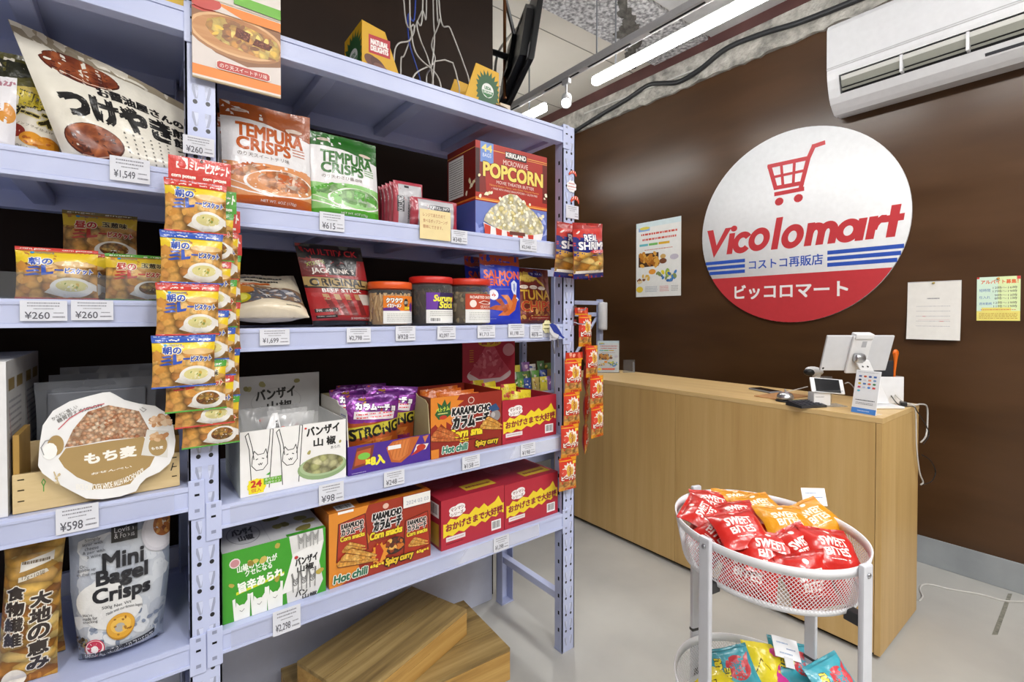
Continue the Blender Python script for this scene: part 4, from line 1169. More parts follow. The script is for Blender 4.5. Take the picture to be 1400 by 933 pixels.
# purple display box
a, b = on(475.7, 656, 1, Yc), on(588, 629, 1, Yc)
w = b.x - a.x
hf = on(476, 612, 1, Yc).z - ZR['C']
hs = on(588, 535, 1, Yc + .09).z - ZR['C']
bx = empty('display_box', (a.x, Yc, ZR['C']), label='open purple display box holding shiny potato chip bags', cat='display box')
pur = [('R', 0, 0, 1, 1, '4a2a8c'), ('P', [(.04, .2), (.26, .3), (.3, .95), (.1, .92)], '7a3a2c'), ('P', [(.07, .3), (.24, .36), (.26, .85), (.1, .8)], 'b5582c'), ('E', .18, .6, .07, .12, '7ac04a'), ('T', '×8入', .2, .22, .42, .55, 'f0e43c', {'b': .12}), ('P', [(.44, .75), (.52, .95), (.75, 1.0), (.86, .98), (.74, .35), (.62, .12), (.5, .2)], 'b8602a'), ('P', [(.47, .75), (.54, .9), (.74, .95), (.7, .4), (.6, .2), (.52, .28)], 'cf7a3c')] + \
      [('L', [(.5 + i * .045, .3 + i * .02), (.55 + i * .045, .92)], .03, 'b5622e') for i in range(5)] + [('R', .46, .66, .62, .8, 'ececec'), ('P', [(.78, .4), (.94, .45), (.98, .65), (.82, .68)], 'e4dad4'), ('E', .88, .55, .06, .12, 'b83a2a'), ('P', [(.9, .95), (.98, .98), (.93, .7)], 'c87a4a'), ('P', [(.74, .3), (.84, .55), (.88, .42), (.82, .35)], 'b5322a'), ('F', .04, .03, .2, .08, 1, 'c8c0e0')]
t = .003
mb = MB()
kraft = M('b5a67e', 'paper')
mb.box(0, w, 0, t, 0, hf, M('4a2a8c')); mb.box(0, w, D_ - t, D_, 0, hs, kraft); mb.box(t, w - t, t, D_ - t, 0, t, kraft)
S, asp = flat((0, 0, 0), (w, 0, 0), (0, 0, hf)); draw(mb, S, pur, asp)
for xa in (0, w - t):
    mb.prism([(0, 0), (D_, 0), (D_, hs), (.10, hs), (.085, hs * .95), (.03, hs * .92), (.012, hs * .86), (.0, hf)], lambda p, q, tt: (tt, p, q), kraft if xa else M('d8d2c8'), xa, xa + t)
S, asp = flat((0, D_, 0), (0, -D_, 0), (0, 0, hs)); draw(mb, S, [('R', .7, .0, 1, .5, '4a2a8c'), ('R', .75, .62, .98, .92, 'e8e8e8'), ('F', .78, .68, .95, .86, 3, '6a70a8'), ('R', 0, 0, .7, .6, 'b5a67e')], asp)
mb.build('tray', bx)
strong = [('R', 0, 0, 1, 1, 'a84a22'), ('R', 0, .62, 1, 1, '7c2a8a'), ('R', 0, .88, 1, 1, '5c1e70'), ('K', 0, .62, 1, .95, 24, .05, ['8a3a9c', '6c2278', 'a04ab0', 'b5862c'], 23, .35), ('T', 'カラムーチョ', .16, .78, .9, .86, 'f6f0f4', {'b': .15, 'o': ('3a1040', .12), 'rot': -6}), ('P', [(.1, .68), (.86, .64), (.88, .74), (.12, .78)], 'f0e4ea'), ('F', .14, .67, .84, .76, 2, 'e0404e'), ('P', [(0, .40), (1, .50), (1, .64), (0, .56)], 'd0c23c'), ('T', 'STRONG', .03, .425, .97, .575, '18161a', {'b': .1, 'rot': 7}), ('P', [(0, 0), (1, 0), (1, .46), (0, .36)], 'b0521e'), ('P', [(.02, .05), (.6, .08), (.85, .4), (.4, .38), (.05, .3)], 'd07a34'), ('L', [(.1, .1), (.6, .35)], .02, 'b5622e'), ('L', [(.2, .08), (.7, .33)], .02, 'b5622e'), ('P', [(.6, .1), (.9, .14), (.92, .3), (.64, .28)], '8a2a5a'), ('R', .1, .02, .5, .07, 'd8c83c')]
bg = bag('potato_chip_bag', .172, .222, .062, '7c2a8a', strong, loc=(a.x + .092, Yc + .042, ZR['C'] + .008), rot=(R(-2), R(1), R(-2)), seed=51, wr=.008, crumple=.01, fin='foil', tg=dict(label='front shiny purple and orange potato chip bag in the purple box', cat='snack bag', group='potato chip bags in the purple box'))
copy_tree(bg, (a.x + w - .098, Yc + .118, ZR['C'] + .016), (R(-3), R(5), R(-14)), 'right shiny purple potato chip bag in the purple box, beside the front one')
copy_tree(bg, (a.x + .094, Yc + .185, ZR['C'] + .012), (R(-1), R(-1), R(2)), 'middle purple potato chip bag behind the front one in the purple box')
copy_tree(bg, (a.x + .125, Yc + .235, ZR['C'] + .014), (0, R(1), R(-2)), 'rearmost purple potato chip bag in the purple box')

# orange and red corn snack boxes
def chips(u, v, s, c1='d9923c', c2='b86c22', k=1):
    tx = T_CORN2 if c1 == 'c8642a' else T_CORN
    def horn(a, b, w):
        (x0, y0), (x1, y1) = a, b
        dx, dy = x1 - x0, y1 - y0
        l = math.hypot(dx, dy)
        nx, ny = -dy / l * w, dx / l * w
        return [(x0 + nx, y0 + ny), (x0 + nx * .4 - dx * .06, y0 + ny * .4 - dy * .06), (x0 - nx * .4 - dx * .06, y0 - ny * .4 - dy * .06), (x0 - nx, y0 - ny), (x0 + dx * .5 - nx * .72, y0 + dy * .5 - ny * .72), (x1 - nx * .2, y1 - ny * .2), (x1 + nx * .2, y1 + ny * .2), (x0 + dx * .5 + nx * .72, y0 + dy * .5 + ny * .72)]
    P = lambda a, b: (min(max(u + a * s, .0), 1), v + b * s)
    out = []
    for a, b, w in (((.17, .30), (.60, .04), .085), ((.05, .12), (.62, -.06), .08), ((.1, .22), (.5, .02), .08)):
        out += [('P', [(min(max(x, 0), 1), y) for x, y in horn(P(*a), P(*b), (w + .016) * s)], '6e3410'), ('P', [(min(max(x, 0), 1), y) for x, y in horn(P(*a), P(*b), w * s)], tx)]
    return out
    return [('P', [(u, v), (u + .24 * s * k, v + .34 * s), (u + .30 * s * k, v + .27 * s), (u + .62 * s * k, v + .02 * s), (u + .5 * s * k, v - .05 * s), (u + .1 * s * k, v - .07 * s)], c2), ('P', [(u + .02 * k * s, v), (u + .24 * s * k, v + .31 * s), (u + .34 * s * k, v + .12 * s), (u + .22 * s * k, v)], c1), ('P', [(u + .12 * s * k, v + .02 * s), (u + .3 * s * k, v + .2 * s), (u + .58 * s * k, v + .01 * s), (u + .3 * s * k, v - .02 * s)], c1), ('L', [(u + .1 * s * k, v - .03 * s), (u + .5 * s * k, v - .02 * s)], .018 * s, 'e8b45c')]
kar1 = [('R', 0, 0, 1, 1, '8f2b1e'), ('P', [(0, .5), (0, 1), (.38, 1), (.34, .92), (.44, .9), (.35, .82), (.43, .77), (.31, .70), (.36, .62), (.26, .6), (.28, .5), (.2, .58), (.2, .46), (.13, .56), (.1, .48), (.06, .56)], 'd9822c'),
        ('P', [(.05, .72), (.1, .82), (.08, .92), (.14, .86), (.18, .96), (.21, .86), (.26, .92), (.25, .8), (.27, .7), (.2, .64), (.1, .63)], '2e5a30'), ('T', 'ベトナム', .07, .76, .24, .83, 'c8d84a', {'b': .08, 'rot': 6}), ('F', .09, .70, .23, .75, 1, 'e0e48a'), ('E', .16, .66, .05, .035, 'b83a2a'),
        ('E', .54, .89, .045, .06, 'd8c0b4'), ('E', .54, .89, .035, .045, '8f2b1e'), ('T', 'KARAMUCHO', .28, .66, .82, .785, '18181a', {'b': .12, 'o': ('efece8', .13), 'sh': .12}), ('T', 'カラムーチ', .29, .44, .80, .64, '18181a', {'b': .14, 'o': ('efece8', .09), 'sh': .12}),
        ('T', 'Corn sna', .23, .285, .70, .42, 'e8d02e', {'b': .14, 'o': ('2a1410', .08), 'sh': .15}), ('T', 'cks', .38, .2, .5, .27, 'e8d02e', {'b': .12}), ('E', .89, .56, .08, .1, '8a8484'), ('E', .86, .58, .03, .05, 'b5b0b0'), ('P', [(.78, .72), (.9, .78), (.96, .66), (.84, .64)], '30507c')] + \
        chips(-.02, .27, .66, 'c8642a', '9c4218') + chips(.66, .34, .60) + [('R', 0, 0, .1, .15, 'd9822c'), ('T', 'Hot chili', .15, .06, .48, .17, '2f7a64', {'b': .12, 'o': ('e6e8da', .12), 'sh': .12}), ('T', 'Spicy curry', .6, .055, .93, .17, 'd8b82e', {'b': .1, 'o': ('1c1410', .14), 'sh': .12}), ('F', .4, .2, .6, .24, 1, '4a1410')]
a, b = on(589, 632, 1, Yc), on(686.5, 614, 1, Yc)
w, h = b.x - a.x, on(589, 545, 1, Yc).z - ZR['C']
carton('snack_box', w, .26, h, '8f2b1e', {'front': kar1, 'left': [('R', 0, 0, 1, 1, '7a3a1c')]}, (a.x, Yc, ZR['C']), open_top=h, label='open red and orange corn snack box on the shelf above its twin', cat='snack box')
cs = [('R', 0, 0, 1, 1, 'c8641e'), ('K', 0, .3, 1, 1, 12, .09, ['d9822c', 'b5481c', 'e89a3a'], 24, .4), ('E', .5, .9, .12, .03, 'b0b0ac')]
for i in range(4):
    bag('corn_snack_bag', .165, .178, .05, 'c8641e', cs, loc=(a.x + w / 2 + (.012 if i % 2 else -.01), Yc + .045 + .055 * i, ZR['C'] + .022), rot=(R(-3), R(2 - i * 1.3), R(3 * (i % 2) - 1)), seed=60 + i, wr=.007, crumple=.008, grid=(14, 14), tg=dict(label='%s orange corn snack bag peeping over the open corn snack box' % ('frontmost', 'second', 'third', 'rearmost')[i], cat='snack bag', group='orange bags in the open corn snack box'))
kar2 = [('R', 0, 0, 1, 1, '9c3420'), ('P', [(0, .0), (0, 1), (.36, 1), (.3, .78), (.38, .5), (.25, .3), (.28, .1), (.1, 0)], 'd9882e'), ('R', .08, .965, .22, 1, 'f0f0f0')]
def mini(u, v, s): return [('P', [(u, v), (u + .02, v + .52), (u + .27, v + .58), (u + .30, v + .06)], '5e2014'), ('P', [(u + .012, v + .01), (u + .03, v + .51), (u + .262, v + .565), (u + .285, v + .065)], 'a83420'), ('T', 'KARAMUCHO', u + .05, v + .43, u + .25, v + .50, '1a1616', {'b': .1, 'o': ('e8dcd6', .14)}), ('T', 'カラムーチ', u + .05, v + .345, u + .25, v + .43, '1a1616', {'b': .1, 'o': ('e8dcd6', .12)}), ('T', 'Corn snacks', u + .04, v + .27, u + .26, v + .33, 'e6cc36', {'b': .12, 'o': ('3a1410', .1)})] + chips(u + .05, v + .1, .36) 
kar2 += mini(.06, .32, 1) + mini(.70, .12, 1) + [('E', .525, .93, .03, .04, 'e0b8a8'), ('T', 'KARAMUCHO', .40, .76, .68, .855, '161616', {'b': .12, 'o': ('f0ecea', .13), 'sh': .1}), ('T', 'カラムーチ', .41, .61, .68, .75, '161616', {'b': .14, 'o': ('f0ecea', .1), 'sh': .1}), ('T', 'Corn snacks', .37, .50, .69, .595, 'e6cc2e', {'b': .13, 'o': ('2a1410', .08), 'sh': .12}), ('F', .42, .455, .64, .475, 1, '5a1c12'),
        ('E', .61, .33, .11, .12, '3c2a24'), ('K', .53, .26, .69, .42, 22, .04, ['c8722a', '8a3a1c', 'e0b05a', '5a3020'], 25, .8, True), ('S', .46, .28, .09, .16, 12, .75, 'e0902e'), ('P', [(.42, .40), (.46, .42), (.5, .3), (.46, .16), (.42, .2)], 'a8281c')] + chips(.06, .24, .62) + [('T', 'Hot chili', .04, .06, .34, .16, '2f6a50', {'b': .12, 'o': ('e8e8da', .12), 'sh': .12}), ('T', '65g×4', .37, .1, .5, .15, 'f0d43a', {'b': .1}), ('T', 'Spicy curry', .52, .06, .80, .175, 'dfba2e', {'b': .1, 'o': ('1c1410', .14), 'sh': .12}), ('T', '65g×4', .84, .1, .97, .15, 'f0d43a', {'b': .1}), ('R', .70, .83, .99, 1, 'e9e7e4'), ('T', '2024 02 03', .73, .87, .97, .925, '9aa0b0')]
Yd = 1.425
a, b = on(450, 811, 1, Yd), on(588.6, 765, 1, Yd)
w, h = b.x - a.x, on(450, 704, 1, Yd).z - ZR['D']
carton('snack_box', w, .25, h, '9c3420', {'front': kar2, 'left': [('R', 0, 0, 1, 1, '6a2a18'), ('P', [(1, 0), (.4, 0), (.6, .6), (.3, 1), (1, 1)], 'b5661e')], 'top': [('R', 0, 0, 1, 1, 'c8741e'), ('K', 0, 0, 1, 1, 14, .12, ['d9942e', 'a8481c', 'c86420'], 26, .4), ('P', [(.3, .1), (.95, .1), (.9, .7), (.35, .7)], '4a1a10'), ('T', 'KARAMUCHO', .38, .3, .86, .5, 'c0a89a', {'b': .1}), ('BAR', .08, .03, .24, .2)]}, (a.x, Yd, ZR['D']), label='closed red and orange corn snack carton on the bottom shelf', cat='snack box')

# crimson boxes
def crim(u): return [('R', 0, 0, 1, 1, 'b02a3a'), ('P', [(.03, .24), (.03, .52), (.08, .51), (.14, .60), (.22, .55), (.32, .63), (.42, .58), (.52, .70), (.58, .64), (.66, .72), (.72, .63), (.84, .70), (.9, .80), (.96, .62), (.99, .62), (.99, .40), (.92, .44), (.86, .36), (.78, .40), (.68, .31), (.62, .36), (.52, .29), (.44, .34), (.34, .26), (.26, .31), (.17, .24), (.1, .28)], 'ead02e'),
        ('E', .19, .76, .075, .07, 'f0eaea'), ('E', .28, .79, .08, .07, 'f0eaea'), ('E', .18, .68, .06, .06, 'f0eaea'), ('E', .25, .67, .075, .06, 'f0eaea'), ('E', .31, .71, .055, .06, 'f0eaea'), ('T', 'マシマシ', .14, .74, .34, .81, '8a5a5a', {'rot': 4, 'b': .06}), ('T', 'シリーズ', .14, .645, .33, .71, '8a5a5a', {'rot': 4, 'b': .06}),
        ('T', 'おかげさまで大好評', .07, .39, .97, .54, '8c2434', {'b': .09, 'rot': 3}), ('BAR', .78, .08, .94, .29), ('R', .07, .15, .36, .24, 'e6dcdc'), ('F', .09, .17, .34, .22, 1, 'b09a9a'), ('F', .07, .08, .34, .12, 1, '5a1420')]
ctop = [('R', 0, 0, 1, 1, 'a82638'), ('E', .3, .55, .2, .22, 'b84858'), ('P', [(.45, .1), (.95, .1), (.95, .3), (.45, .28)], 'c8a82e'), ('F', .5, .13, .9, .26, 1, '7a1c28'), ('L', [(0, .5), (1, .5)], .01, '7a1826')]
cleft = [('R', 0, 0, 1, 1, '9c2434'), ('BAR', .6, .62, .95, .9), ('P', [(.4, .05), (.95, .05), (.95, .5), (.4, .45)], 'b8922e')]
for (pl, pr, pt, lab) in (((603, 760), (689.5, 729), (603, 686), 'left crimson sweets carton with yellow splash on the bottom shelf'), ((689.8, 729), (762.5, 706), (689.8, 664), 'right crimson sweets carton with yellow splash on the bottom shelf')):
    a, b = on(*pl, 1, Yd), on(*pr, 1, Yd)
    w, h = b.x - a.x, on(*pt, 1, Yd).z - ZR['D']
    carton('sweets_carton', w - .001, .30, h, 'b02a3a', {'front': crim(0), 'left': cleft, 'top': ctop}, (a.x + .0005, Yd, ZR['D']), label=lab, cat='sweets box', group='crimson sweets cartons')
a, b = on(685.3, 612, 1, Yc), on(760.5, 599, 1, Yc)
w, h = b.x - a.x - .002, on(685, 549, 1, Yc).z - ZR['C']
bx = empty('display_box', (a.x + .001, Yc, ZR['C']), label='open crimson sweets box with raised pink picture lid behind', cat='display box', group='crimson sweets cartons')
carton('tray', w, .27, h, 'a82a3a', {'front': crim(1), 'left': cleft}, (0, 0, 0), open_top=h, parent=bx)
hl = on(630, 466, 1, Yc + .27).z - ZR['C']
mb = MB(); mb.box(0, w, .27, .273, h * .6, hl, M('a8283c')); S, asp = flat((0, .27, h * .6), (w, 0, 0), (0, 0, hl - h * .6))
draw(mb, S, [('R', 0, 0, 1, 1, 'b02c42'), ('E', .5, .46, .42, .14, 'e4d4d6'), ('P', [(.12, .5), (.3, .72), (.42, .9), (.5, .93), (.6, .88), (.72, .7), (.9, .5), (.7, .40), (.3, .40)], 'c8566a'), ('K', .2, .44, .82, .82, 34, .05, ['d06a7c', 'b84256', 'dc8492'], 27, .5, True), ('E', .87, .83, .12, .1, 'd8a0a8'), ('E', .5, .96, .22, .07, 'd8b42e'), ('T', '旨ッ!!', .34, .925, .66, .99, 'a83038', {'b': .1}), ('F', .12, .66, .2, .86, 6, 'e0a03a'), ('R', 0, .0, 1, .12, 'a0283a')], asp)
mb.build('lid', bx)
yel = [('R', 0, 0, 1, 1, 'b5303a'), ('R', 0, .62, 1, 1, 'e0cc2e'), ('T', 'マシマシシリーズ', .1, .86, .9, .94, '7a5a1c'), ('T', 'おかげさまで', .1, .68, .9, .82, 'c0402e', {'b': .1}), ('E', .5, .35, .3, .2, 'd8848e')]
for i, (dx, dy, rz, ry, hh) in enumerate([(.045, .05, 8, -10, .152), (.095, .055, -10, 14, .158), (.15, .05, 4, 6, .160), (.05, .12, 0, 4, .172), (.14, .125, -5, 0, .176), (.10, .19, 3, -4, .182), (.055, .235, 6, 3, .186)]):
    if i == 0:
        y0 = bag('sweets_packet', .072, .165, .02, 'b5303a', yel, loc=(a.x + dx, Yc + dy, ZR['C'] + .010), rot=(R(-6), R(ry), R(rz)), seed=71, wr=.003, crumple=.004, grid=(10, 12), tg=dict(label='yellow-topped sweets packet at front left of the open crimson box', cat='sweets packet', group='yellow-topped packets in the open crimson box'))
    else:
        copy_tree(y0, (a.x + dx, Yc + dy, ZR['C'] + .010 + (hh - .152)), (R(-6), R(ry), R(rz)), ['', 'yellow-topped sweets packet tilted at front middle of the crimson box', 'yellow-topped sweets packet at front right of the open crimson box', 'yellow-topped packet in second row left of the open crimson box', 'yellow-topped packet in second row right of the open crimson box', 'yellow-topped packet at back middle of the open crimson box', 'yellow-topped packet at back left of the open crimson box'][i])

# green carton
a, b = on(304.5, 861, 1, Yd), on(445.5, 813, 1, Yd)
w, h = b.x - a.x, on(304.5, 758, 1, Yd).z - ZR['D']
gre = [('R', 0, 0, 1, 1, '3f9a2a'), ('P', [(.60, 0), (.58, .34), (.66, .6), (.62, 1), (.97, 1), (.98, .8), (.93, .5), (.97, .2), (.9, 0)], 'd9d9d8'), ('P', [(.54, .16), (.60, .42), (.66, .72), (.97, .82), (.93, .5), (.88, .22)], 'ececeb'), ('E', .11, .82, .05, .07, 'e8d8d8'), ('E', .11, .82, .04, .055, 'c88a90'),
       ('T', '山椒のしびれが', .13, .69, .50, .79, 'eef4ea', {'b': .05, 'rot': 4}), ('T', 'クセになる', .2, .60, .45, .69, 'eef4ea', {'b': .05, 'rot': 4}), ('P', [(.12, .40), (.57, .50), (.57, .46), (.12, .36)], 'd0dc2e'), ('T', '旨辛あられ', .14, .41, .56, .55, 'f4f8f0', {'b': .09, 'rot': 6}),
       ('K', .2, .76, .6, .95, 5, .05, ['b5a24a', 'c8b45c', '8f7c30'], 28, .8), ('K', .03, .5, .12, .56, 1, .05, ['b5a24a'], 29), ('K', .92, .3, .97, .5, 2, .05, ['b5a24a'], 30), ('K', .5, .42, .56, .48, 1, .05, ['a8963e'], 31)]
for i, x_ in enumerate((.17, .33, .48)):
    y_ = .06 + .02 * i
    gre += [('E', x_, y_ + .06, .06, .09, 'eceeea'), ('P', [(x_ - .055, y_ + .1), (x_ - .05, y_ + .2), (x_ - .02, y_ + .14), (x_ + .02, y_ + .14), (x_ + .05, y_ + .2), (x_ + .055, y_ + .1)], 'eceeea'), ('P', [(x_ - .07, 0), (x_ - .085, y_ + .25), (x_ - .06, y_ + .26), (x_ - .045, 0)], 'eceeea'), ('P', [(x_ + .07, 0), (x_ + .075, y_ + .27), (x_ + .05, y_ + .28), (x_ + .045, 0)], 'eceeea'), ('P', [(x_ - .07, 0), (x_ + .07, 0), (x_ + .06, y_ + .04), (x_ - .06, y_ + .04)], 'eceeea'), ('L', [(x_ - .02, y_ + .07), (x_, y_ + .05), (x_ + .02, y_ + .08)], .006, '444444')]
gre += [('T', 'バンザイ', .68, .53, .91, .65, '222222', {'b': .07, 'rot': 3}), ('T', '山椒', .70, .42, .87, .52, '222222', {'b': .07}), ('F', .85, .39, .91, .41, 1, '555555'), ('E', .69, .66, .02, .025, 'b83a3a'), ('T', 'バン', .68, .06, .8, .15, '333333', {'b': .07}), ('T', '山椒', .75, -.0, .9, .06, '333333', {'b': .07})] + cats(.68, .26, .14, 3, '777777') + cats(.74, .88, .12, 3, '999999')
carton('cracker_carton', w, .27, h, 'd5d5d4', {'front': gre, 'left': [('R', 0, 0, 1, 1, '3f8a2a')], 'top': [('R', 0, 0, 1, 1, 'c4c4c6'), ('E', .24, .35, .16, .26, '8a8a90'), ('E', .24, .35, .15, .245, 'bdbdc0'), ('T', 'バンザイ', .14, .34, .34, .52, '3a3a3e', {'b': .06}), ('T', '山椒', .18, .18, .32, .32, '3a3a3e', {'b': .06}), ('K', .5, .1, .95, .9, 7, .09, ['9a9254', '7c743c'], 19, .8), ('R', .44, 0, .445, 1, 'a8a8ac'), ('R', .6, 0, 1, .06, '3f9a2a')]}, (a.x, Yd, ZR['D']), R(0), label='green rice cracker carton with cat drawings on the bottom shelf', cat='snack box')

# ---------------------------------------------------------------- left bay, upper shelf
a, b, c = on(85, 207, 1, 1.46), on(268, 229, 1, 1.46), on(22, 22, 1, 1.52)
w, h = b.x - a.x, c.z - ZL['A']
def wwarp(p, w=w, h=h):
    u = min(max(p.x / w + .5, 0), 1)
    t = min(max(p.z / h, 0), 1)
    k = 1 - .32 * (u ** 1.1)
    x = p.x - .060 * (1 - u) * t * 1.25 - .02 * t
    if u < .18 and t > .8: x += .03 * (u - .0) * 1.5
    return Vector((x, p.y + .05 * t * t, p.z * k))
ume = ['8a4020', '7a3418', '9c4e2a', '6a2a16', 'a85c34']
soy = [('R', 0, 0, 1, 1, 'e7e2d4'), ('P', [(0, .9), (1, .9), (1, 1), (0, 1)], '9a8e78'), ('E', .33, .79, .235, .125, '4e1e10'), ('E', .33, .795, .225, .115, T_UME), ('L', [(.2, .715), (.36, .69), (.5, .71)], .008, 'e8d0bc'),
       ('E', .27, .17, .205, .14, '4e1e10'), ('E', .27, .175, .195, .13, T_UME), ('L', [(.15, .06), (.25, .045), (.36, .07)], .008, 'e0b8a0'),
       ('T', 'お醤油屋さんの', .40, .60, .97, .69, '1c1a18', {'b': .08}), ('T', 'つけやき', .14, .345, .86, .575, '161412', {'b': .11}), ('V', '煎餅', .88, .33, .985, .57, '1c1a18', {'b': .07}), ('V', 'つけやき', .90, .03, .97, .31, '1c1a18', {'b': .1})]
for i, s_ in enumerate('abcdef'):
    soy.append(('F', .50 + i * .062, .02 + .008 * i, .522 + i * .062, .33, len(s_) + 6, '4a4844'))
bag('soy_cracker_bag', w, h, .10, 'e7e2d4', soy, back='cfc8b8', loc=(a.x + w / 2, 1.50, ZL['A'] + .001), kind='pouch', seal=(.02, .07), wr=.010, crumple=.012, seed=21, warp=wwarp, grid=(26, 26), tg=dict(label='large white rice cracker bag with two brown crackers, sagging on upper left shelf', cat='snack bag'))
bag('dark_snack_bag', .20, .24, .07, '1e1c20', [('R', 0, 0, 1, 1, '1c1a1e'), ('P', [(0, .5), (1, .5), (1, .62), (0, .6)], '4a4644'), ('E', .5, .3, .2, .12, '5a5048')], loc=(a.x + w * .70, 1.66, ZL['A'] + .001), rot=(R(-8), 0, R(6)), kind='pouch', seal=(.02, .06), wr=.01, seed=22, crumple=.01, tg=dict(label='black snack bag standing behind the large white cracker bag', cat='snack bag'))
che = [('R', 0, 0, 1, 1, 'e6dfd0'), ('P', [(0, .60), (1, .72), (1, 1), (0, 1)], '55501c'), ('P', [(0, .56), (1, .66), (1, .74), (0, .64)], 'c8b04a'), ('E', .2, .85, .4, .1, '2a2a14'), ('T', '濃厚', .36, .49, .76, .63, 'd8c23c', {'b': .1, 'o': ('3a3010', .08), 'rot': -8}), ('T', 'チーズ', .32, .34, .86, .48, '2e2810', {'b': .1, 'o': ('d8c878', .08), 'rot': -10}), ('E', .36, .22, .16, .07, '8a2a22'), ('F', .28, .20, .46, .24, 1, 'e8d8c8'), ('E', .6, .16, .15, .07, 'd8922a'), ('E', .8, .14, .15, .075, 'c8821e'), ('K', .5, .1, .92, .2, 10, .015, ['b5681a', 'a85818'], 43), ('T', 'ノンフライ仕上げ', .4, .275, .86, .30, '5a4a20', {'rot': -6}), ('T', '醤油のしょっぱさと', .3, .06, .8, .085, '3a3a38', {'rot': -4}), ('T', 'たかりを煮詰めました', .42, .025, .9, .05, '3a3a38', {'rot': -4}), ('R', 0, 0, 1, .015, 'a89a3a')]
x, w, h = fitX((-30, 198), (84, 208), (40, 62), 1.50, ZL['A'])
bag('cheese_cracker_bag', w, h, .09, 'e6dfd0', che, back='55501c', loc=(x + w / 2, 1.545, ZL['A'] + .001), rot=(R(-8), R(2), 0), kind='pouch', seal=(.02, .06), wr=.008, crumple=.012, seed=23, tg=dict(label='white and olive cheese cracker bag left of the large white bag', cat='snack bag'))
x, w, h = fitX((-90, 196), (18, 200), (0, 92), 1.445, ZL['A'])
bag('white_snack_bag', w, h, .07, 'e4e2e6', [('R', 0, 0, 1, 1, 'e4e2e6'), ('E', .88, .48, .12, .14, 'd08a26'), ('T', '黒か', .62, .86, .98, .97, 'b07a88', {'b': .1})], loc=(x + w / 2, 1.475, ZL['A'] + .001), rot=(R(-8), 0, R(-4)), kind='pouch', seal=(.02, .05), wr=.006, seed=24, crumple=.008, tg=dict(label='white snack bag cut by the left picture edge on the upper left shelf', cat='snack bag'))

# ---------------------------------------------------------------- left bay, middle shelf: biscuit packets behind a clear guard
def bisc(kind, band, bh=.065):
    b0 = 1 - bh
    blue = kind == 'corn'
    ink = '2a4fb0' if blue else 'c0342c'
    bowl = [('P', [(.34, .12), (.5, .06), (.62, .02), (.62, .2), (.48, .28)], 'e2ddd4'), ('E', .68, .22, .27, .19, 'ebe8e2'), ('P', [(.84, .2), (.99, .16), (.99, .28), (.9, .34)], 'e6e2dc')]
    fill = [('E', .68, .25, .20, .11, 'd9cf8e'), ('K', .56, .2, .8, .32, 9, .03, ['e8e0b0', '8a9a4a', 'c8a84a'], 44, .7, True)] if blue else [('E', .68, .25, .2, .13, T_STEW)]
    top = [('R', 0, .66, 1, .93, 'e6c62c' if blue else 'dfbd30')]
    return [('R', 0, 0, 1, 1, 'b87a36')] + top + [('P', [(0, .66), (.3, .72), (.7, .64), (1, .7), (1, .5), (0, .5)], 'c08840'), ('P', [(0, 0), (1, 0), (1, .66), (.8, .63), (.6, .67), (.35, .72), (.12, .68), (0, .70)], T_BISC), ('K', .0, .3, .5, .64, 5, .085, ['d8a050', 'cc8e40'], 46 if blue else 47, .7), ('E', .72, .68, .26, .06, 'd8b478' if blue else 'c89a58')] + \
        [('T', '朝の' if blue else '昼の', .16, .645, .44, .785, ink, {'b': .08, 'o': ('f2ead0', .1)})] + ([] if blue else [('T', '玉葱味', .52, .69, .86, .80, '3a2a1c', {'b': .08, 'o': ('e8dca0', .1)})]) + \
        [('P', [(.14, .60), (.26, .62), (.30, .585), (.16, .57)], ink), ('P', [(.12, .53), (.25, .56), (.30, .52), (.14, .50)], ink), ('P', [(.10, .45), (.24, .49), (.30, .45), (.14, .43)], ink), ('P', [(.31, .63), (.36, .64), (.37, .50), (.46, .52), (.45, .47), (.31, .44)], ink), ('R', .47, .535, .58, .565, ink), ('T', 'ビスケット', .60, .49, .94, .60, ink, {'b': .1, 'o': ('f2ead0', .1), 'sh': .1})] + \
        bowl + fill + [('T', 'nomura', .24, b0 - .065, .46, b0 - .03, '3a7ab0'), ('E', .2, b0 - .045, .03, .022, '3a9ad0'), ('R', 0, b0, 1, 1, band), ('T', 'corn potage' if blue else 'ginger', .06, b0 + bh * .16, .42, b0 + bh * (.75 if bh < .1 else .52), 'f4efe6', {'b': .1}), ('T', 'corn potage' if blue else 'ginger', .55, b0 + bh * .16, .92, b0 + bh * (.75 if bh < .1 else .52), 'f4efe6', {'b': .1})] + ([('F', .03, b0 + bh * .62, .97, b0 + bh * .95, 1, 'c9d2ea')] if bh > .1 else []) + [('R', 0, 0, 1, .03, band)]
GB = dict(seal=(.03, .065), wr=.003, pinch=.03, grid=(18, 20))
x, w, h = fitX((17.5, 406), (134, 406), (17.5, 335), 1.455, ZL['B'])
k1 = bag('biscuit_packet', w, h, .04, 'c89a40', bisc('corn', 'c8342c'), loc=(x + w / 2, 1.475, ZL['B'] + .001), rot=(R(-5), 0, 0), seed=30, tg=dict(label='biscuit packet with red top band behind the clear guard', cat='biscuit packet', group='biscuit packets on the left shelf'), **GB)
copy_tree(k1, (x + w / 2 + .012, 1.545, ZL['B'] + .001), (R(-4), 0, R(2)), 'second red-banded biscuit packet hidden close behind the front one')
x, w, h = fitX((143, 406), (228, 406), (143, 345), 1.46, ZL['B'])
k2 = bag('biscuit_packet', w * 1.12, h, .04, 'c89a40', bisc('gin', '4a9a2c'), loc=(x + w * .56, 1.48, ZL['B'] + .001), rot=(R(-5), 0, 0), seed=31, tg=dict(label='biscuit packet with green top band beside the hanging biscuit strips', cat='biscuit packet', group='biscuit packets on the left shelf'), **GB)
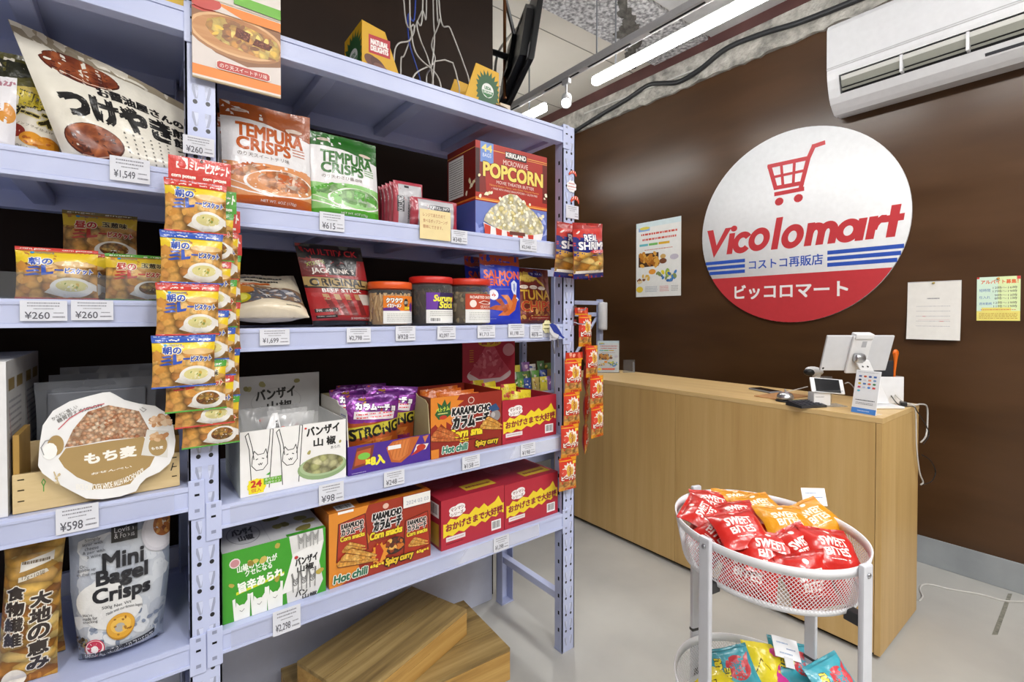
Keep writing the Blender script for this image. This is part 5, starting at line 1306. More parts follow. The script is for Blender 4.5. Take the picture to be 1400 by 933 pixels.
x, w, h = fitX((83, 300), (188, 306), (83, 284), 1.60, ZL['B'])
k3 = bag('biscuit_packet', w, .125, .04, '8a6a24', bisc('gin', '6a5a20'), loc=(x + w / 2, 1.62, ZL['B'] + h - .125), rot=(R(-4), 0, 0), seed=32, tg=dict(label='biscuit packet with red letters standing highest, behind the other two', cat='biscuit packet', group='biscuit packets on the left shelf'), **GB)
mb = MB(); mb.box(x - .02, x + w + .02, 1.57, 1.72, ZL['B'] + .0006, ZL['B'] + h - .126, M('3a3632', 'card'), .001)
mb.build('riser_box', label='dark riser box under the highest biscuit packet', cat='riser')
a, b = on(0, 408, 1, 1.42), on(214, 408, 1, 1.42)
MAT_ACR = mat_clear('clear_acrylic', 'f2f4f6', .03, .03)
mb = MB(); mb.box(-.9, b.x, 1.418, 1.421, ZL['B'] + .0006, ZL['B'] + .055, MAT_ACR, .0005); mb.box(-.9, b.x, 1.421, 1.45, ZL['B'] + .0006, ZL['B'] + .0025, MAT_ACR)
mb.build('shelf_guard', label='clear acrylic shelf guard in front of the biscuit packets', cat='shelf guard')

# ---------------------------------------------------------------- hanging strips of biscuit packets on the middle post
hook = MB(); hook.tube([(0, 0, 0), (0, -.075, -.002), (0, -.082, .006)], .0022, M('c9ccd2', 'metal'), 8); hook.box(-.012, .012, -.002, 0, -.015, .015, M('c9ccd2', 'metal'))
hz = on(275, 224, 1, 1.36)
hook.build('display_hook', None, (hz.x, PF - .005, hz.z), label='metal display hook on the middle post holding the biscuit strips', cat='hook')
pw = on(306, 280, 1, 1.34).x - on(221, 280, 1, 1.34).x
ph = on(222, 310, 1, 1.34).z - on(222, 381, 1, 1.34).z
hh_ = on(232, 218, 1, 1.345).z - on(232, 250, 1, 1.345).z
protos = {}
def strip(px_top, py_top, Y, dx_per, kinds, label, first_hd='c8342c'):
    """row of linked packets under a header, drifting sideways as it hangs"""
    t = on(px_top, py_top, 1, Y)
    e = empty('biscuit_strip', (t.x, Y, t.z), label=label, cat='biscuit strip', group='hanging biscuit strips')
    mb = MB()
    S = bag_surface(pw, hh_, .002, seal=(.1, .1), wr=.001, pinch=0, seed=5)
    mb.grid(lambda u, v: S(u, v), 10, 4, M(first_hd, 'film')); mb.grid(lambda u, v: S(1 - u, v, 0, -1), 10, 4, M(first_hd, 'film'))
    draw(mb, S, [('R', 0, 0, 1, 1, first_hd), ('R', .12, .35, .30, .95, 'f2e8e4'), ('E', .21, .65, .06, .2, first_hd), ('T', 'ミレービスケット', .33, .40, .97, .85, 'f6ece8', {'b': .06, 'sh': .1}), ('T', 'corn potage', .05, .06, .42, .22, 'f4efe6', {'b': .1}), ('T', 'corn potage', .54, .06, .92, .22, 'f4efe6', {'b': .1}), ('E', .52, .9, .03, .07, '3a1512')], pw / hh_, (10, 4), 'film', .0005, .00003)
    mb.build('header', e, (0, 0, -hh_))
    for i, (kd, band) in enumerate(kinds):
        z = -hh_ - ph * (i + 1)
        x = dx_per * (i + 1)
        if (kd, band) not in protos:
            protos[(kd, band)] = bag('packet', pw, ph + .001, .032, 'c89a40', bisc(kd, band, .14), loc=(x, 0, z), seed=33 + len(protos), parent=e, seal=(.035, .065), wr=.004, pinch=.04, grid=(18, 20))
        else:
            c_ = protos[(kd, band)].copy(); COL.objects.link(c_); c_.parent = e; c_.location = (x, 0, z)
    return e
RD, BL, GN = 'c23a30', '2f55b0', '4a9a34'
strip(274, 218, 1.315, -.0085, [('corn', RD), ('corn', BL), ('corn', RD), ('corn', BL)], 'front hanging strip of four biscuit packets with red header')
strip(283, 258, 1.335, -.006, [('gin', GN), ('corn', RD), ('corn', BL), ('gin', GN)], 'second hanging biscuit strip, its lowest packet just below the front strip', GN)
strip(289, 285, 1.355, -.004, [('corn', RD), ('gin', GN), ('corn', BL), ('corn', RD)], 'third hanging biscuit strip ending in a red-edged soup packet')
strip(292, 318, 1.375, -.002, [('gin', GN), ('corn', RD), ('corn', BL), ('gin', GN)], 'rearmost hanging biscuit strip, hanging lowest and ending in a green edge')

# ---------------------------------------------------------------- left bay, lower shelf
e0 = on(11, 703, 1, 1.42)
hc = on(11, 495, 1, 1.42).z - ZL['C']
prt = [('R', 0, 0, 1, 1, 'c9c8c6'), ('R', .1, .80, .42, .88, '8a7440'), ('R', .55, .80, .9, .88, '8a7440'), ('F', .12, .45, .8, .75, 7, '8a8a90'), ('L', [(.1, .3), (.2, .5), (.12, .68)], .01, 'b06a6a'), ('F', .3, .2, .9, .4, 4, '9a9aa0'), ('R', .05, .05, .95, .12, '9aa0a4')]
carton('carton', .30, .19, hc, 'e2e2e2', {'right': prt, 'front': [('R', 0, 0, 1, 1, 'e2e2e4')]}, (e0.x - .30, 1.42, ZL['C'] + .0006), label='white carton at the front left edge of the lower left shelf', cat='carton', group='white cartons on the lower left shelf')
carton('carton', .30, .20, hc * 1.0, 'd9d9d9', {'right': prt}, (e0.x - .30, 1.615, ZL['C'] + .0006), label='second white carton directly behind the front left carton', cat='carton', group='white cartons on the lower left shelf')
MAT_BLK = mat_clear('smoky_film', 'b8bcc4', .38, .14)
x, w, h = fitX((44, 640), (216, 640), (44, 527), 1.57, ZL['C'])
def wrapped(loc, w, h, label, seed):
    e = empty('wrapped_pack', loc, label=label, cat='wrapped pack', group='film-wrapped grey packs')
    mb = MB(); mb.box(-w * .4, w * .4, -.016, .016, .004, h * .90, M('797d86', 'card'), .004); mb.build('pack', e)
    bag('film', w, h, .045, MAT_BLK, [], parent=e, seed=seed, wr=.006, seal=(.02, .08), pinch=.03, crumple=.0, grid=(16, 16))
    return e
wrapped((x + w / 2, 1.61, ZL['C'] + .001), w, h, 'front grey film-wrapped pack standing behind the round cracker sign', 61)
wrapped((x + w / 2 + .02, 1.66, ZL['C'] + .001), w, h + .012, 'middle grey film-wrapped pack behind the front one', 62)
wrapped((x + w / 2 + .035, 1.72, ZL['C'] + .001), w, h + .025, 'rear grey film-wrapped pack standing highest behind the others', 63)
# shallow wooden tray
MAT_PINE = mat_wood('pale_pine', 'c2a878', 'd4bc8c', 'e0cb9f', (2, 14, 14), .6)
MAT_PINE2 = mat_wood('yellow_pine', '9a7434', 'b08a44', 'bd9850', (14, 14, 2), .6)
a, b = on(17, 697, 1, 1.425), on(246, 668, 1, 1.425)
tw = min(b.x, PM - .006) - a.x
tr_ = empty('wooden_tray', (a.x, 1.424, ZL['C'] + .0008), label='shallow pale wooden tray behind the round cracker sign', cat='tray')
th_ = on(19, 651, 1, 1.425).z - ZL['C']
def board(nm, x0, x1, y0, y1, z0, z1, m=MAT_PINE):
    mb = MB(); mb.box(x0, x1, y0, y1, z0, z1, m, .0015)
    return mb.build(nm, tr_)
fb = MB(); fb.box(0, tw, 0, .009, 0, th_, MAT_PINE, .0015)
for z in (.3, .58, .85): fb.box(.008, .018, -.0008, 0, th_ * z, th_ * z + .002, M('3a3428', 'metal')); fb.box(tw - .016, tw - .006, -.0008, 0, th_ * z, th_ * z + .002, M('3a3428', 'metal'))
S, asp = flat((0, 0, 0), (tw, 0, 0), (0, 0, th_)); draw(fb, S, [('L', [(.155, .72), (.165, .80), (.175, .72), (.165, .62), (.155, .72)], .02, '5aa04a'), ('L', [(.165, .62), (.165, .48)], .02, '5aa04a'), ('L', [(.94, .5), (.955, .7)], .03, '2a2622')], asp)
fb.build('front_board', tr_)
board('bottom_board', .001, tw - .001, .009, .14, 0, .006)
board('back_board', 0, tw, .14, .149, 0, th_ * 1.5)
board('side_board', 0, .010,   .0095, .1395, .0065, th_ * 2.0, MAT_PINE2)
board('side_board', tw - .010, tw,   .0095, .1395, .0065, th_ * 1.5, MAT_PINE2)
# round card sign
def card_sign():
    Y = 1.402
    pix = [(52, 640), (54, 610), (58, 585), (72, 565), (95, 552), (120, 545), (140, 540), (150, 539), (158, 543), (170, 550), (190, 555), (212, 558), (228, 568), (237, 585), (240, 605), (238, 622), (232, 636), (218, 648), (200, 656), (192, 664), (186, 674), (165, 681), (140, 685), (118, 684), (98, 674), (72, 660), (58, 650)]
    pts = [on(p[0], p[1], 1, Y) for p in pix]
    x0, x1, z0, z1 = min(p.x for p in pts), max(p.x for p in pts), min(p.z for p in pts), max(p.z for p in pts)
    w, h = x1 - x0, z1 - z0
    nrm = [((p.x - x0) / w, (p.z - z0) / h) for p in pts]
    def uv(px, py):
        p = on(px, py, 1, Y)
        return ((p.x - x0) / w, (p.z - z0) / h)
    mb = MB()
    mb.prism([(u * w, v * h) for u, v in nrm], lambda a, b, t: (a, t, b), M('ebebec', 'card'), -.002, .002)
    S, asp = flat((0, -.002, 0), (w, 0, 0), (0, 0, h))
    P = lambda *q: [uv(*p) for p in q]
    tan = 'a98d5c'
    art = [('P', P((88, 615), (100, 590), (120, 566), (148, 557), (165, 560), (190, 565), (204, 590), (202, 600), (150, 604), (110, 612)), T_PUFF)]
    k0, k1 = uv(92, 612), uv(204, 560)
    rnd = random.Random(5)
    for i in range(0):
        q = uv(rnd.uniform(92, 203), rnd.uniform(563, 612))
        cx_, cy_ = uv(150, 622)
        if ((q[0] - cx_) / .34) ** 2 + ((q[1] - cy_) / .42) ** 2 < 1: art.append(('K', q[0] - .004, q[1] - .004, q[0] + .004, q[1] + .004, 1, .022, [rnd.choice(['d9b08c', 'e6c6a6', 'c08c60', 'ecd2b4', 'b87e54'])], i, .75))
    art += [('P', P((80, 630), (90, 616), (150, 606), (196, 600), (206, 610), (212, 626), (205, 640), (185, 655), (178, 664), (152, 670), (126, 672), (127, 664), (105, 655), (88, 642)), tan),
            ('T', 'もち麦', *uv(116, 637), *uv(186, 613), 'f4f1ea', {'b': .1, 'rot': 3}), ('T', 'おせんべい', *uv(125, 651), *uv(180, 640), 'f4f1ea', {'b': .06, 'rot': 3}), ('T', 'RICE CRACKER MADE WITH MOCHI-MUGI', *uv(104, 660), *uv(196, 653), 'f4f1ea', {'b': .03, 'bend': -.06, 'rot': 6}),
            ('P', P((193, 625), (201, 590), (231, 592), (229, 628)), 'd9d7d2'), ('E', *uv(216, 612), .075, .10, tan), ('K', *uv(204, 605), *uv(228, 596), 14, .03, ['c89a6c', 'd8b48c', 'b88458'], 51, .7), ('T', 'もち麦', *uv(207, 618), *uv(223, 612), 'f0ece4', {'b': .08}),
            ('K', *uv(206, 585), *uv(232, 571), 26, .03, ['d9b08c', 'e6c6a6', 'c08c60', 'ecd2b4'], 52, .75), ('E', *uv(76, 612), .055, .09, tan), ('E', *uv(68, 620), .05, .075, 'f4f4f2'), ('L', P((60, 625), (56, 615), (62, 606), (70, 604)), .006, '8a8a8c'),
            ('T', 'からだに嬉しい', *uv(68, 572), *uv(108, 563), '4a4644', {'rot': 30}), ('T', '糖質控えめ50%OFF', *uv(76, 574), *uv(142, 562), '3a3634', {'rot': 20, 'bend': .02}), ('L', P((80, 590), (95, 575), (115, 563), (142, 555)), .008, 'c8606a'), ('L', P((74, 648), (78, 658), (82, 666)), .008, 'c8b48a'), ('K', *uv(76, 664), *uv(84, 650), 6, .014, ['c8b48a', 'd8c8a4'], 53), ('L', P((194, 560), (200, 563), (196, 566), (191, 562)), .004, '7a7a7a')]
    draw(mb, S, art, asp, None, 'card', .0003, .00002)
    mb.build('card_sign', None, (x0, Y - .001, z0 + .004), (R(-2), 0, 0), label='round white and tan card sign for barley crackers leaning on the shelf edge', cat='card sign')
card_sign()

# ---------------------------------------------------------------- left bay, bottom shelf
p0 = on(30, 925, 2, ZL['D'])
fr = [('R', 0, 0, 1, 1, T_FRY), ('P', [(.28, .76), (.85, .80), (.85, .86), (.28, .82)], 'd8d4cc'), ('P', [(.28, .70), (.78, .73), (.78, .76), (.28, .73)], 'cfc8ba'), ('F', .32, .79, .8, .84, 1, '6a5a44'), ('T', '17g×10袋', .34, .71, .72, .745, '5a4a34', {'rot': 3}),
      ('V', '食物繊維', .10, .28, .40, .68, '2e2420', {'b': .10, 'o': ('ece6da', .09)}), ('V', '大地の恵み', .52, .08, .86, .62, '2e2420', {'b': .10, 'o': ('ece6da', .09)}), ('R', 0, .94, 1, 1, '8a6a34'), ('E', .3, .05, .2, .07, 'f0e8d8')]
x, w, h = fitX((-12, 925), (77, 918), (40, 736), 1.455, ZL['D'])
f1 = bag('potato_stick_bag', w, h, .07, 'a8702c', fr, loc=(x + w / 2, 1.475, ZL['D'] + .001), rot=(R(-4), R(3), R(0)), seed=55, seal=(.04, .05), wr=.007, pinch=.08, crumple=.006, tg=dict(label='front brown potato stick bag at bottom left corner', cat='snack bag', group='brown potato stick bags'))
copy_tree(f1, (x + w / 2 + .006, 1.56, ZL['D'] + .001), (R(-4), R(-2), R(-4)), 'second brown potato stick bag just behind the front one')
pb_ = on(160, 905, 2, ZL['D'])
Yb = pb_.y
x, w, h = fitX((90, 905), (236, 870), (100, 727), Yb + .005, ZL['D'])
bagel = [('R', 0, 0, 1, 1, '8d96a8'), ('P', [(.06, .1), (.9, .1), (.95, .6), (.8, .86), (.1, .8)], 'b9bec6'), ('K', .08, .12, .92, .85, 50, .08, ['c6cad0', 'aab0bc', 'd0d3d8', 'b4bac4'], 56, .7), ('K', 0, 0, 1, .3, 46, .02, ['6a7488', '7a8498', '98a2b4'], 57), ('E', .3, .42, .25, .14, 'd9d9d8'), ('E', .42, .34, .3, .12, 'd4d4d4'),
         ('R', .40, .80, .66, 1, '15161c'), ('T', 'Lovish', .43, .865, .62, .90, 'd8d8dc'), ('T', '& Foods', .43, .825, .63, .86, 'd8d8dc'), ('E', .90, .82, .20, .155, 'c5c3ca'), ('E', .90, .82, .17, .13, 'd0ced4'), ('E', .94, .86, .12, .09, '9a5a26'), ('E', .95, .87, .09, .06, 'b8742e'), ('E', .95, .875, .04, .03, 'd8d0bc'), ('K', .85, .8, 1, .93, 12, .02, ['7a4018', 'c8924a', 'a8642a'], 58),
         ('T', 'Mini', .32, .63, .72, .74, '1a1c24', {'b': .08}), ('T', 'Bagel', .26, .50, .76, .625, '1a1c24', {'b': .08}), ('T', 'Crisps', .22, .385, .79, .505, '1a1c24', {'b': .08}), ('T', '500g Net Wt', .3, .36, .60, .385, '2a2c34'), ('E', .49, .225, .155, .09, 'a87820'), ('E', .49, .23, .15, .082, 'd09a30'), ('E', .49, .235, .11, .055, 'deb04a'), ('E', .48, .22, .055, .032, 'a8a49a'), ('K', .38, .17, .6, .29, 8, .012, ['8a5a18', '9c6a1e'], 59),
         ('T', 'Made with our famous bagels', .34, .315, .72, .34, '3a3c44', {'bend': .02}), ('T', 'Simply', .15, .84, .30, .865, '2a2c34'), ('T', 'layer with', .13, .81, .32, .835, '2a2c34'), ('T', 'cheese', .15, .785, .28, .808, '2a2c34'), ('T', '& pair with', .13, .755, .34, .78, '2a2c34'), ('T', 'a wine', .17, .73, .3, .753, '2a2c34'), ('T', 'Or...', .10, .67, .18, .69, '2a2c34'), ('T', 'gobble up', .08, .64, .25, .665, '2a2c34'), ('T', 'on their own', .07, .615, .27, .635, '2a2c34'),
         ('T', 'We’re', .1, .335, .2, .355, '2a2c34'), ('T', 'made for', .1, .31, .25, .333, '2a2c34'), ('T', 'snacking', .1, .285, .25, .308, '2a2c34'), ('E', .20, .115, .11, .065, 'c02a4a'), ('E', .20, .115, .10, .058, 'e8dcdc'), ('E', .20, .125, .085, .045, 'b82a4a'), ('E', .2, .11, .04, .028, 'efe6e6'), ('P', [(.04, .035), (.88, .09), (.88, .125), (.04, .075)], '1e2028'), ('T', 'BAKED · ALL NATURAL · NO TRANS FATS', .08, .052, .86, .098, 'd0d2d8', {'rot': 2.4}), ('K', .0, .1, .12, .2, 18, .012, ['4a3a24', '8a7a54', '2a2218'], 60)]
bag('bagel_crisps_pouch', w, h, .12, '8d96a8', bagel, back='4a5468', loc=(x + w / 2, Yb + .06, ZL['D'] + .001), rot=(R(-3), R(0), R(0)), kind='pouch', seal=(.02, .06), wr=.005, pinch=.12, seed=56, crumple=.004, belly=3.0, warp=lambda p: Vector((p.x * (.83 + .17 * min(1, p.z / .16) ** .8), p.y, p.z)), grid=(26, 32), tg=dict(label='grey-blue stand-up pouch of small bagel crisps on the bottom left shelf', cat='snack pouch'))

# ---------------------------------------------------------------- price tags
def price_tag(x0, y0, x1, y1, price, where, Y=PF - .0068, sub=True, rot=0):
    a, b = on(x0, (y0 + y1) / 2, 1, Y), on(x1, (y0 + y1) / 2, 1, Y)
    zt, zb = on((x0 + x1) / 2, y0, 1, Y).z, on((x0 + x1) / 2, y1, 1, Y).z
    w, h = b.x - a.x, zt - zb
    mb = MB(); mb.box(0, w, 0, .0008, 0, h, M('d9dbe4', 'paper'))
    S, asp = flat((0, 0, 0), (w, 0, 0), (0, 0, h))
    draw(mb, S, [('F', .15, .66, .85, .94, 2, '85858f'), ('F', .28, .54, .72, .64, 1, '85858f'), ('T', price, .10, .10, .62, .44, '5c5c66', {'b': .02}), ('F', .70, .32, .92, .46, 1, '9898a2'), ('F', .68, .1, .95, .28, 1, '8a8a94')], asp, None, 'paper', .0003, .00002)
    return mb.build('price_tag', None, (a.x, Y, zb), label=' '.join(('white %s price tag %s' % (price, where)).split()), cat='price tag', group='price tags on the shelf edges')
for t in [(150, 216, 205, 249, '¥1,549', 'under the large white cracker bag'), (27, 411, 92, 439, '¥260', 'under the red-banded biscuit packet'), (97, 411, 155, 438, '¥260', 'under the green-banded biscuit packet'), (76, 692, 135, 727, '¥598', 'under the round cracker sign'),
          (437, 291, 471, 316, '¥615', 'under the green snack bag'), (617, 315, 639, 333, '¥348', 'right of the handwritten note'), (711, 327, 734, 343, '¥2,048', 'under the popcorn box'),
          (355, 450, 396, 472, '¥1,699', 'under the dried fish bag'), (474, 448, 507, 468, '¥2,798', 'under the beef stick bag'), (541, 446, 568, 466, '¥928', 'under the orange-lidded jar'), (598, 446, 623, 464, '¥2,097', 'under the middle jar'), (653, 445, 677, 462, '¥1,713', 'under the jar of small sardines'), (695, 443, 717, 461, '¥1,198', 'under the blue fish jerky bag'), (725, 444, 742, 462, '¥878', 'under the maroon chips bag'),
          (436, 661, 470, 688, '¥98', 'under the white cat box'), (525, 644, 553, 664, '¥248', 'under the purple box'), (632, 623, 656, 641, '¥158', 'under the open corn snack box'), (712, 606, 732, 623, '¥198', 'under the open crimson box'),
          (373, 832, 411, 865, '¥2,298', 'under the green carton'), (675, 733, 696, 753, '¥1,398', 'under the closed crimson cartons')]:
    price_tag(*t)
price_tag(250, 187, 293, 212, '¥260', 'on the middle post above the biscuit strips', PF - .011)
price_tag(774, 281, 791, 299, '', 'on the right rack post above the shrimp bags', PF - .003)
# handwritten note
a, b, c = on(574, 300, 1, PF - .009), on(616, 300, 1, PF - .009), on(595, 288, 1, PF - .009)
d_ = on(595, 328, 1, PF - .009)
mb = MB(); w, h = b.x - a.x, c.z - d_.z
mb.box(0, w, 0, .0008, 0, h, M('e6d3a0', 'paper')); S, asp = flat((0, 0, 0), (w, 0, 0), (0, 0, h))
draw(mb, S, [('T', 'レンジであたためて', .1, .76, .82, .88, 'a8604a'), ('T', '食べるポップコーンが', .1, .56, .9, .68, 'a8604a'), ('T', '簡単にできます。', .1, .36, .74, .48, 'a8604a')], asp, None, 'paper', .0003, .00003)
mb.build('handwritten_note', None, (a.x, PF - .009, d_.z), label='yellow handwritten note hanging on the upper shelf edge', cat='note')

# ---------------------------------------------------------------- right post: shrimp bags, peanut strips, cut-outs
shr = [('R', 0, 0, 1, 1, 'c23028'), ('R', 0, 0, 1, .40, 'cf9440'), ('P', [(0, .40), (0, .75), (.3, .72), (.55, .6), (1, .62), (1, .40)], '1f2a7a'), ('P', [(0, .1), (1, .1), (1, .44), (.7, .5), (.3, .46), (0, .5)], T_FRY), ('R', 0, 0, 1, .09, '20266a'), ('R', 0, .09, 1, .14, 'e2dcd4'), ('P', [(0, .88), (1, .92), (1, 1), (0, 1)], '9a2420'), ('K', .05, .74, .95, .98, 10, .05, ['d84a3c', 'e8dcd8', 'b8282a'], 66, .3), ('T', 'REAL', .24, .66, .66, .78, 'f4f2f4', {'b': .12, 'o': ('1a2468', .14)}), ('T', 'SHRIMP', .10, .52, .95, .65, 'f4f2f4', {'b': .12, 'o': ('1a2468', .14)}), ('P', [(.45, .45), (.95, .46), (.95, .515), (.45, .505)], 'd84a4a'), ('T', 'CHIPS', .5, .458, .9, .502, 'f4e8e8')]
e1 = on(804, 382, 1, 1.39)
x, w, h = fitX((781, 380), (827, 376), (790, 305), 1.335, on(800, 381, 1, 1.335).z)
sb = bag('shrimp_chip_bag', w * 1.0, h, .05, 'c23028', shr, back='8a2420', loc=(x + w / 2, 1.335, on(800, 380, 1, 1.335).z), rot=(R(3), R(-6), R(6)), seed=67, wr=.006, seal=(.05, .05), pinch=.04, crumple=.006, tg=dict(label='front red and blue shrimp chip bag hanging from the right post', cat='snack bag', group='shrimp chip bags on the right post'))
copy_tree(sb, (x + w / 2 - .046, 1.377, on(785, 381, 1, 1.377).z), (R(2), R(2), R(-5)), 'left shrimp chip bag hanging partly behind the front one')
def cutout(name, polyfn, art, px, py, w, h, Y, label, base, cat='paper cut-out'):
    p = on(px, py, 1, Y)
    mb = MB(); mb.prism([(u * w, v * h) for u, v in polyfn], lambda a, b, t: (a, t, b), M(base, 'paper'), 0, .0008)
    S, asp = flat((0, 0, 0), (w, 0, 0), (0, 0, h)); draw(mb, S, art, asp, None, 'paper', .0003, .00003)
    return mb.build(name, None, (p.x - w / 2, Y, p.z - h / 2), label=label, cat=cat)
cloud = [(.5 + .5 * math.cos(2 * PI * i / 24) * (1 if i % 3 else .86), .5 + .5 * math.sin(2 * PI * i / 24) * (1 if i % 3 else .86)) for i in range(24)]
cutout('paper_cutout', cloud, [('F', .2, .62, .8, .82, 1, 'd0605a'), ('F', .12, .38, .88, .56, 1, 'd0605a'), ('F', .15, .2, .85, .3, 1, 'd88a80')], 781.5, 274 - 19, .055, .05, PF - .0035, 'white cloud paper cut-out on the right rack post', 'eeeef2')
lob = [(0, .3), (.2, .75), (.5, .95), (.8, .9), (1, .4), (.95, 0), (.8, .35), (.55, .5), (.3, .35), (.12, .1)]
cutout('paper_cutout', lob, [('P', [(.2, .5), (.35, .85), (.42, .84), (.3, .5)], 'f0dcd4'), ('P', [(.5, .6), (.55, .9), (.62, .92), (.6, .6)], 'f0dcd4'), ('P', [(.74, .5), (.78, .86), (.85, .8), (.8, .5)], 'f0dcd4')], 783, 237, .045, .026, PF - .0035, 'upper red striped shrimp cut-out on the right rack post', 'c8452c')
cutout('paper_cutout', lob, [('P', [(.2, .5), (.35, .85), (.42, .84), (.3, .5)], 'f0dcd4'), ('P', [(.5, .6), (.55, .9), (.62, .92), (.6, .6)], 'f0dcd4'), ('P', [(.74, .5), (.78, .86), (.85, .8), (.8, .5)], 'f0dcd4')], 786, 273, .05, .034, PF - .0035, 'lower red striped shrimp cut-out just above the hanging shrimp bags', 'c8452c')
cutout('paper_cutout', cloud, [('F', .2, .52, .8, .78, 1, '6a6a3a'), ('F', .15, .26, .85, .48, 1, '6a6a3a')], 748, 447, .05, .052, PF - .0085, 'pale yellow cloud cut-out on the middle shelf edge', 'e6dfb0')
# fish cut-out on a bracket
p = on(760, 454, 1, PF - .03)
fe = empty('fish_cutout', (p.x, PF - .03, p.z), label='blue paper fish cut-out on a clip beside the right post', cat='paper cut-out')
mb = MB(); fishp = [(-.034, .030), (-.02, .034), (.0, .026), (.02, .004), (.034, -.016), (.046, -.022), (.038, -.028), (.03, -.022), (.012, -.012), (-.012, -.004), (-.03, .014)]
mb.prism(fishp, lambda a, b, t: (a, t, b), M('2a3a90', 'paper'), -.001, 0); mb.prism([(-.034, .026), (-.012, -.002), (.014, -.012), (.008, -.026), (-.014, -.02), (-.034, .0)], lambda a, b, t: (a, t, b), M('c9c8cc', 'paper'), -.0018, -.0011)
mb.build('fish', fe)
mb = MB(); mb.box(-.030, .006, .001, .002, -.03, .03, M('b5b4bd', 'paper')); mb.build('backing_card', fe)
for k, (a_, b_) in enumerate((((-.02, .003, -.02), (.01, .018, -.085)), ((.012, .003, -.02), (.03, .02, -.06)))):
    mb = MB(); mb.tube([a_, b_], .0035, M('8f93a0', 'metal'), 8); mb.build('bracket_arm', fe)
for i, (px, py) in enumerate(((783, 422), (783, 441))):
    p = on(px, py, 1, PF - .004)
    mb = MB(); mb.tube([(0, 0, 0), (0, -.02, -.006), (0, -.055, -.006), (0, -.062, .004)], .0022, M('c9ccd2', 'metal'), 8); mb.box(-.008, .008, -.001, .001, -.012, .012, M('c9ccd2', 'metal'))
    mb.build('display_hook', None, (p.x + .012, PF - .004, p.z), label=('upper' if i == 0 else 'lower') + ' bare metal display hook on the right rack post', cat='hook')
pea = [('R', 0, 0, 1, 1, 'c8341e'), ('R', 0, 0, 1, .12, 'd8921e'), ('R', 0, .90, 1, 1, 'd8921e'), ('R', 0, .12, 1, .30, T_BISC), ('S', .5, .62, .42, .26, 12, .72, 'e8dcd0'), ('E', .52, .6, .2, .19, 'd8a83c'), ('E', .54, .6, .1, .13, 'b5722a'), ('E', .2, .58, .14, .1, 'd84a38'), ('T', 'ピーナッツ', .08, .33, .94, .46, 'f4ece4', {'b': .12, 'o': ('8a1a12', .12)}), ('R', .72, .8, .95, .88, 'e8c83c')]
pea_proto = []
def peanut_strip(px, py, Y, n, dxs, rz, label, w=.088, h=.128):
    t = on(px, py, 1, Y)
    e = empty('peanut_strip', (t.x, Y, t.z), label=label, cat='peanut strip', group='hanging peanut packet strips')
    mb = MB(); mb.box(-w / 2, w / 2, -.001, .001, -.03, 0, M('b8301e', 'film')); S, asp = flat((-w / 2, -.001, -.03), (w, 0, 0), (0, 0, .03))
    draw(mb, S, [('K', .1, .2, .9, .8, 5, .3, ['d8604a', 'e8a08a'], 3, .8), ('R', 0, 0, 1, .2, 'd8921e')], asp); mb.build('header', e, None, (0, 0, rz))
    x = 0
    for i in range(n):
        x += dxs[min(i, len(dxs) - 1)]
        z = -.03 - h * (i + 1)
        if not pea_proto:
            o = bag('packet', w, h + .001, .026, 'c8341e', pea, parent=e, seed=69, wr=.004, seal=(.05, .05), pinch=.05, grid=(12, 14)); pea_proto.append(o)
        else:
            o = pea_proto[0].copy(); COL.objects.link(o); o.parent = e
        o.location = (x, 0, z); o.rotation_euler = (0, 0, rz + .06 * math.sin(i * 2.1))
    return e
peanut_strip(785, 482, 1.372, 4, [-.006, -.008, -.010, -.012], R(-4), 'left red peanut strip hanging in front of the right post')
peanut_strip(795, 421, 1.385, 4, [.020, .040, .030, .004], R(8), 'right red peanut strip curving away from the right post')
peanut_strip(800, 446, 1.45, 4, [.002, .004, .002, -.006], R(40), 'middle red peanut strip hanging between the other two')

# ---------------------------------------------------------------- on top of the rack
MAT_T = ZR['t'] + .0006
def date_carton(name, loc, rz, w, d, h, low, mirror, label):
    """display carton: tall end with sloping cheeks"""
    mb = MB()
    prof = [(0, 0), (w, 0), (w, low), (w * .36, low), (w * .22, h * .93), (w * .0, h)]
    f = (lambda a, b, t: (a, t, b)) if not mirror else (lambda a, b, t: (w - a, t, b))
    ye = M('d8a71c')
    for y in (0, d - .003): mb.prism(prof, f, ye, y, y + .003)
    x_ = 0 if not mirror else w - .003
    mb.box(x_, x_ + .003, .003, d - .003, 0, h, M('b8901c'))
    x_ = w - .003 if not mirror else 0
    mb.box(x_, x_ + .003, .003, d - .003, 0, low, ye); mb.box(.003, w - .003, .003, d - .003, 0, .003, M('b5a67e', 'paper'))
    return mb, f
def usda():
    g = '2a5a34'
    pts = [(.5 + .62 * math.cos(2 * PI * i / 44) * (1 if i % 2 else .72), .48 + .5 * math.sin(2 * PI * i / 44) * (1 if i % 2 else .74)) for i in range(44)]
    pts = [(min(max(a, 0), 1), min(max(b, 0), 1)) for a, b in pts]
    return [('R', 0, 0, 1, 1, 'd8a71c'), ('P', pts, g), ('E', .5, .5, .26, .17, 'e6e8e4'), ('P', [(.26, .49), (.74, .49), (.70, .40), (.5, .335), (.30, .40)], '3a7a44'), ('T', 'USDA', .36, .52, .64, .59, '3a7a44', {'b': .1}), ('T', 'ORGANIC', .31, .43, .69, .48, 'f0f2ee', {'b': .06})]
Yt = 1.50
a, b, c = on(495, 100, 1, Yt), on(556, 103, 1, Yt), on(495, 27, 1, Yt)
hD = c.z - ZR['t']
mb, f = date_carton('d', None, 0, on(651, 130, 1, 1.47).x - .062 - a.x, .16, hD, .045, False, '')
S, asp = flat((0, 0, 0), (.12, 0, 0), (0, 0, hD))
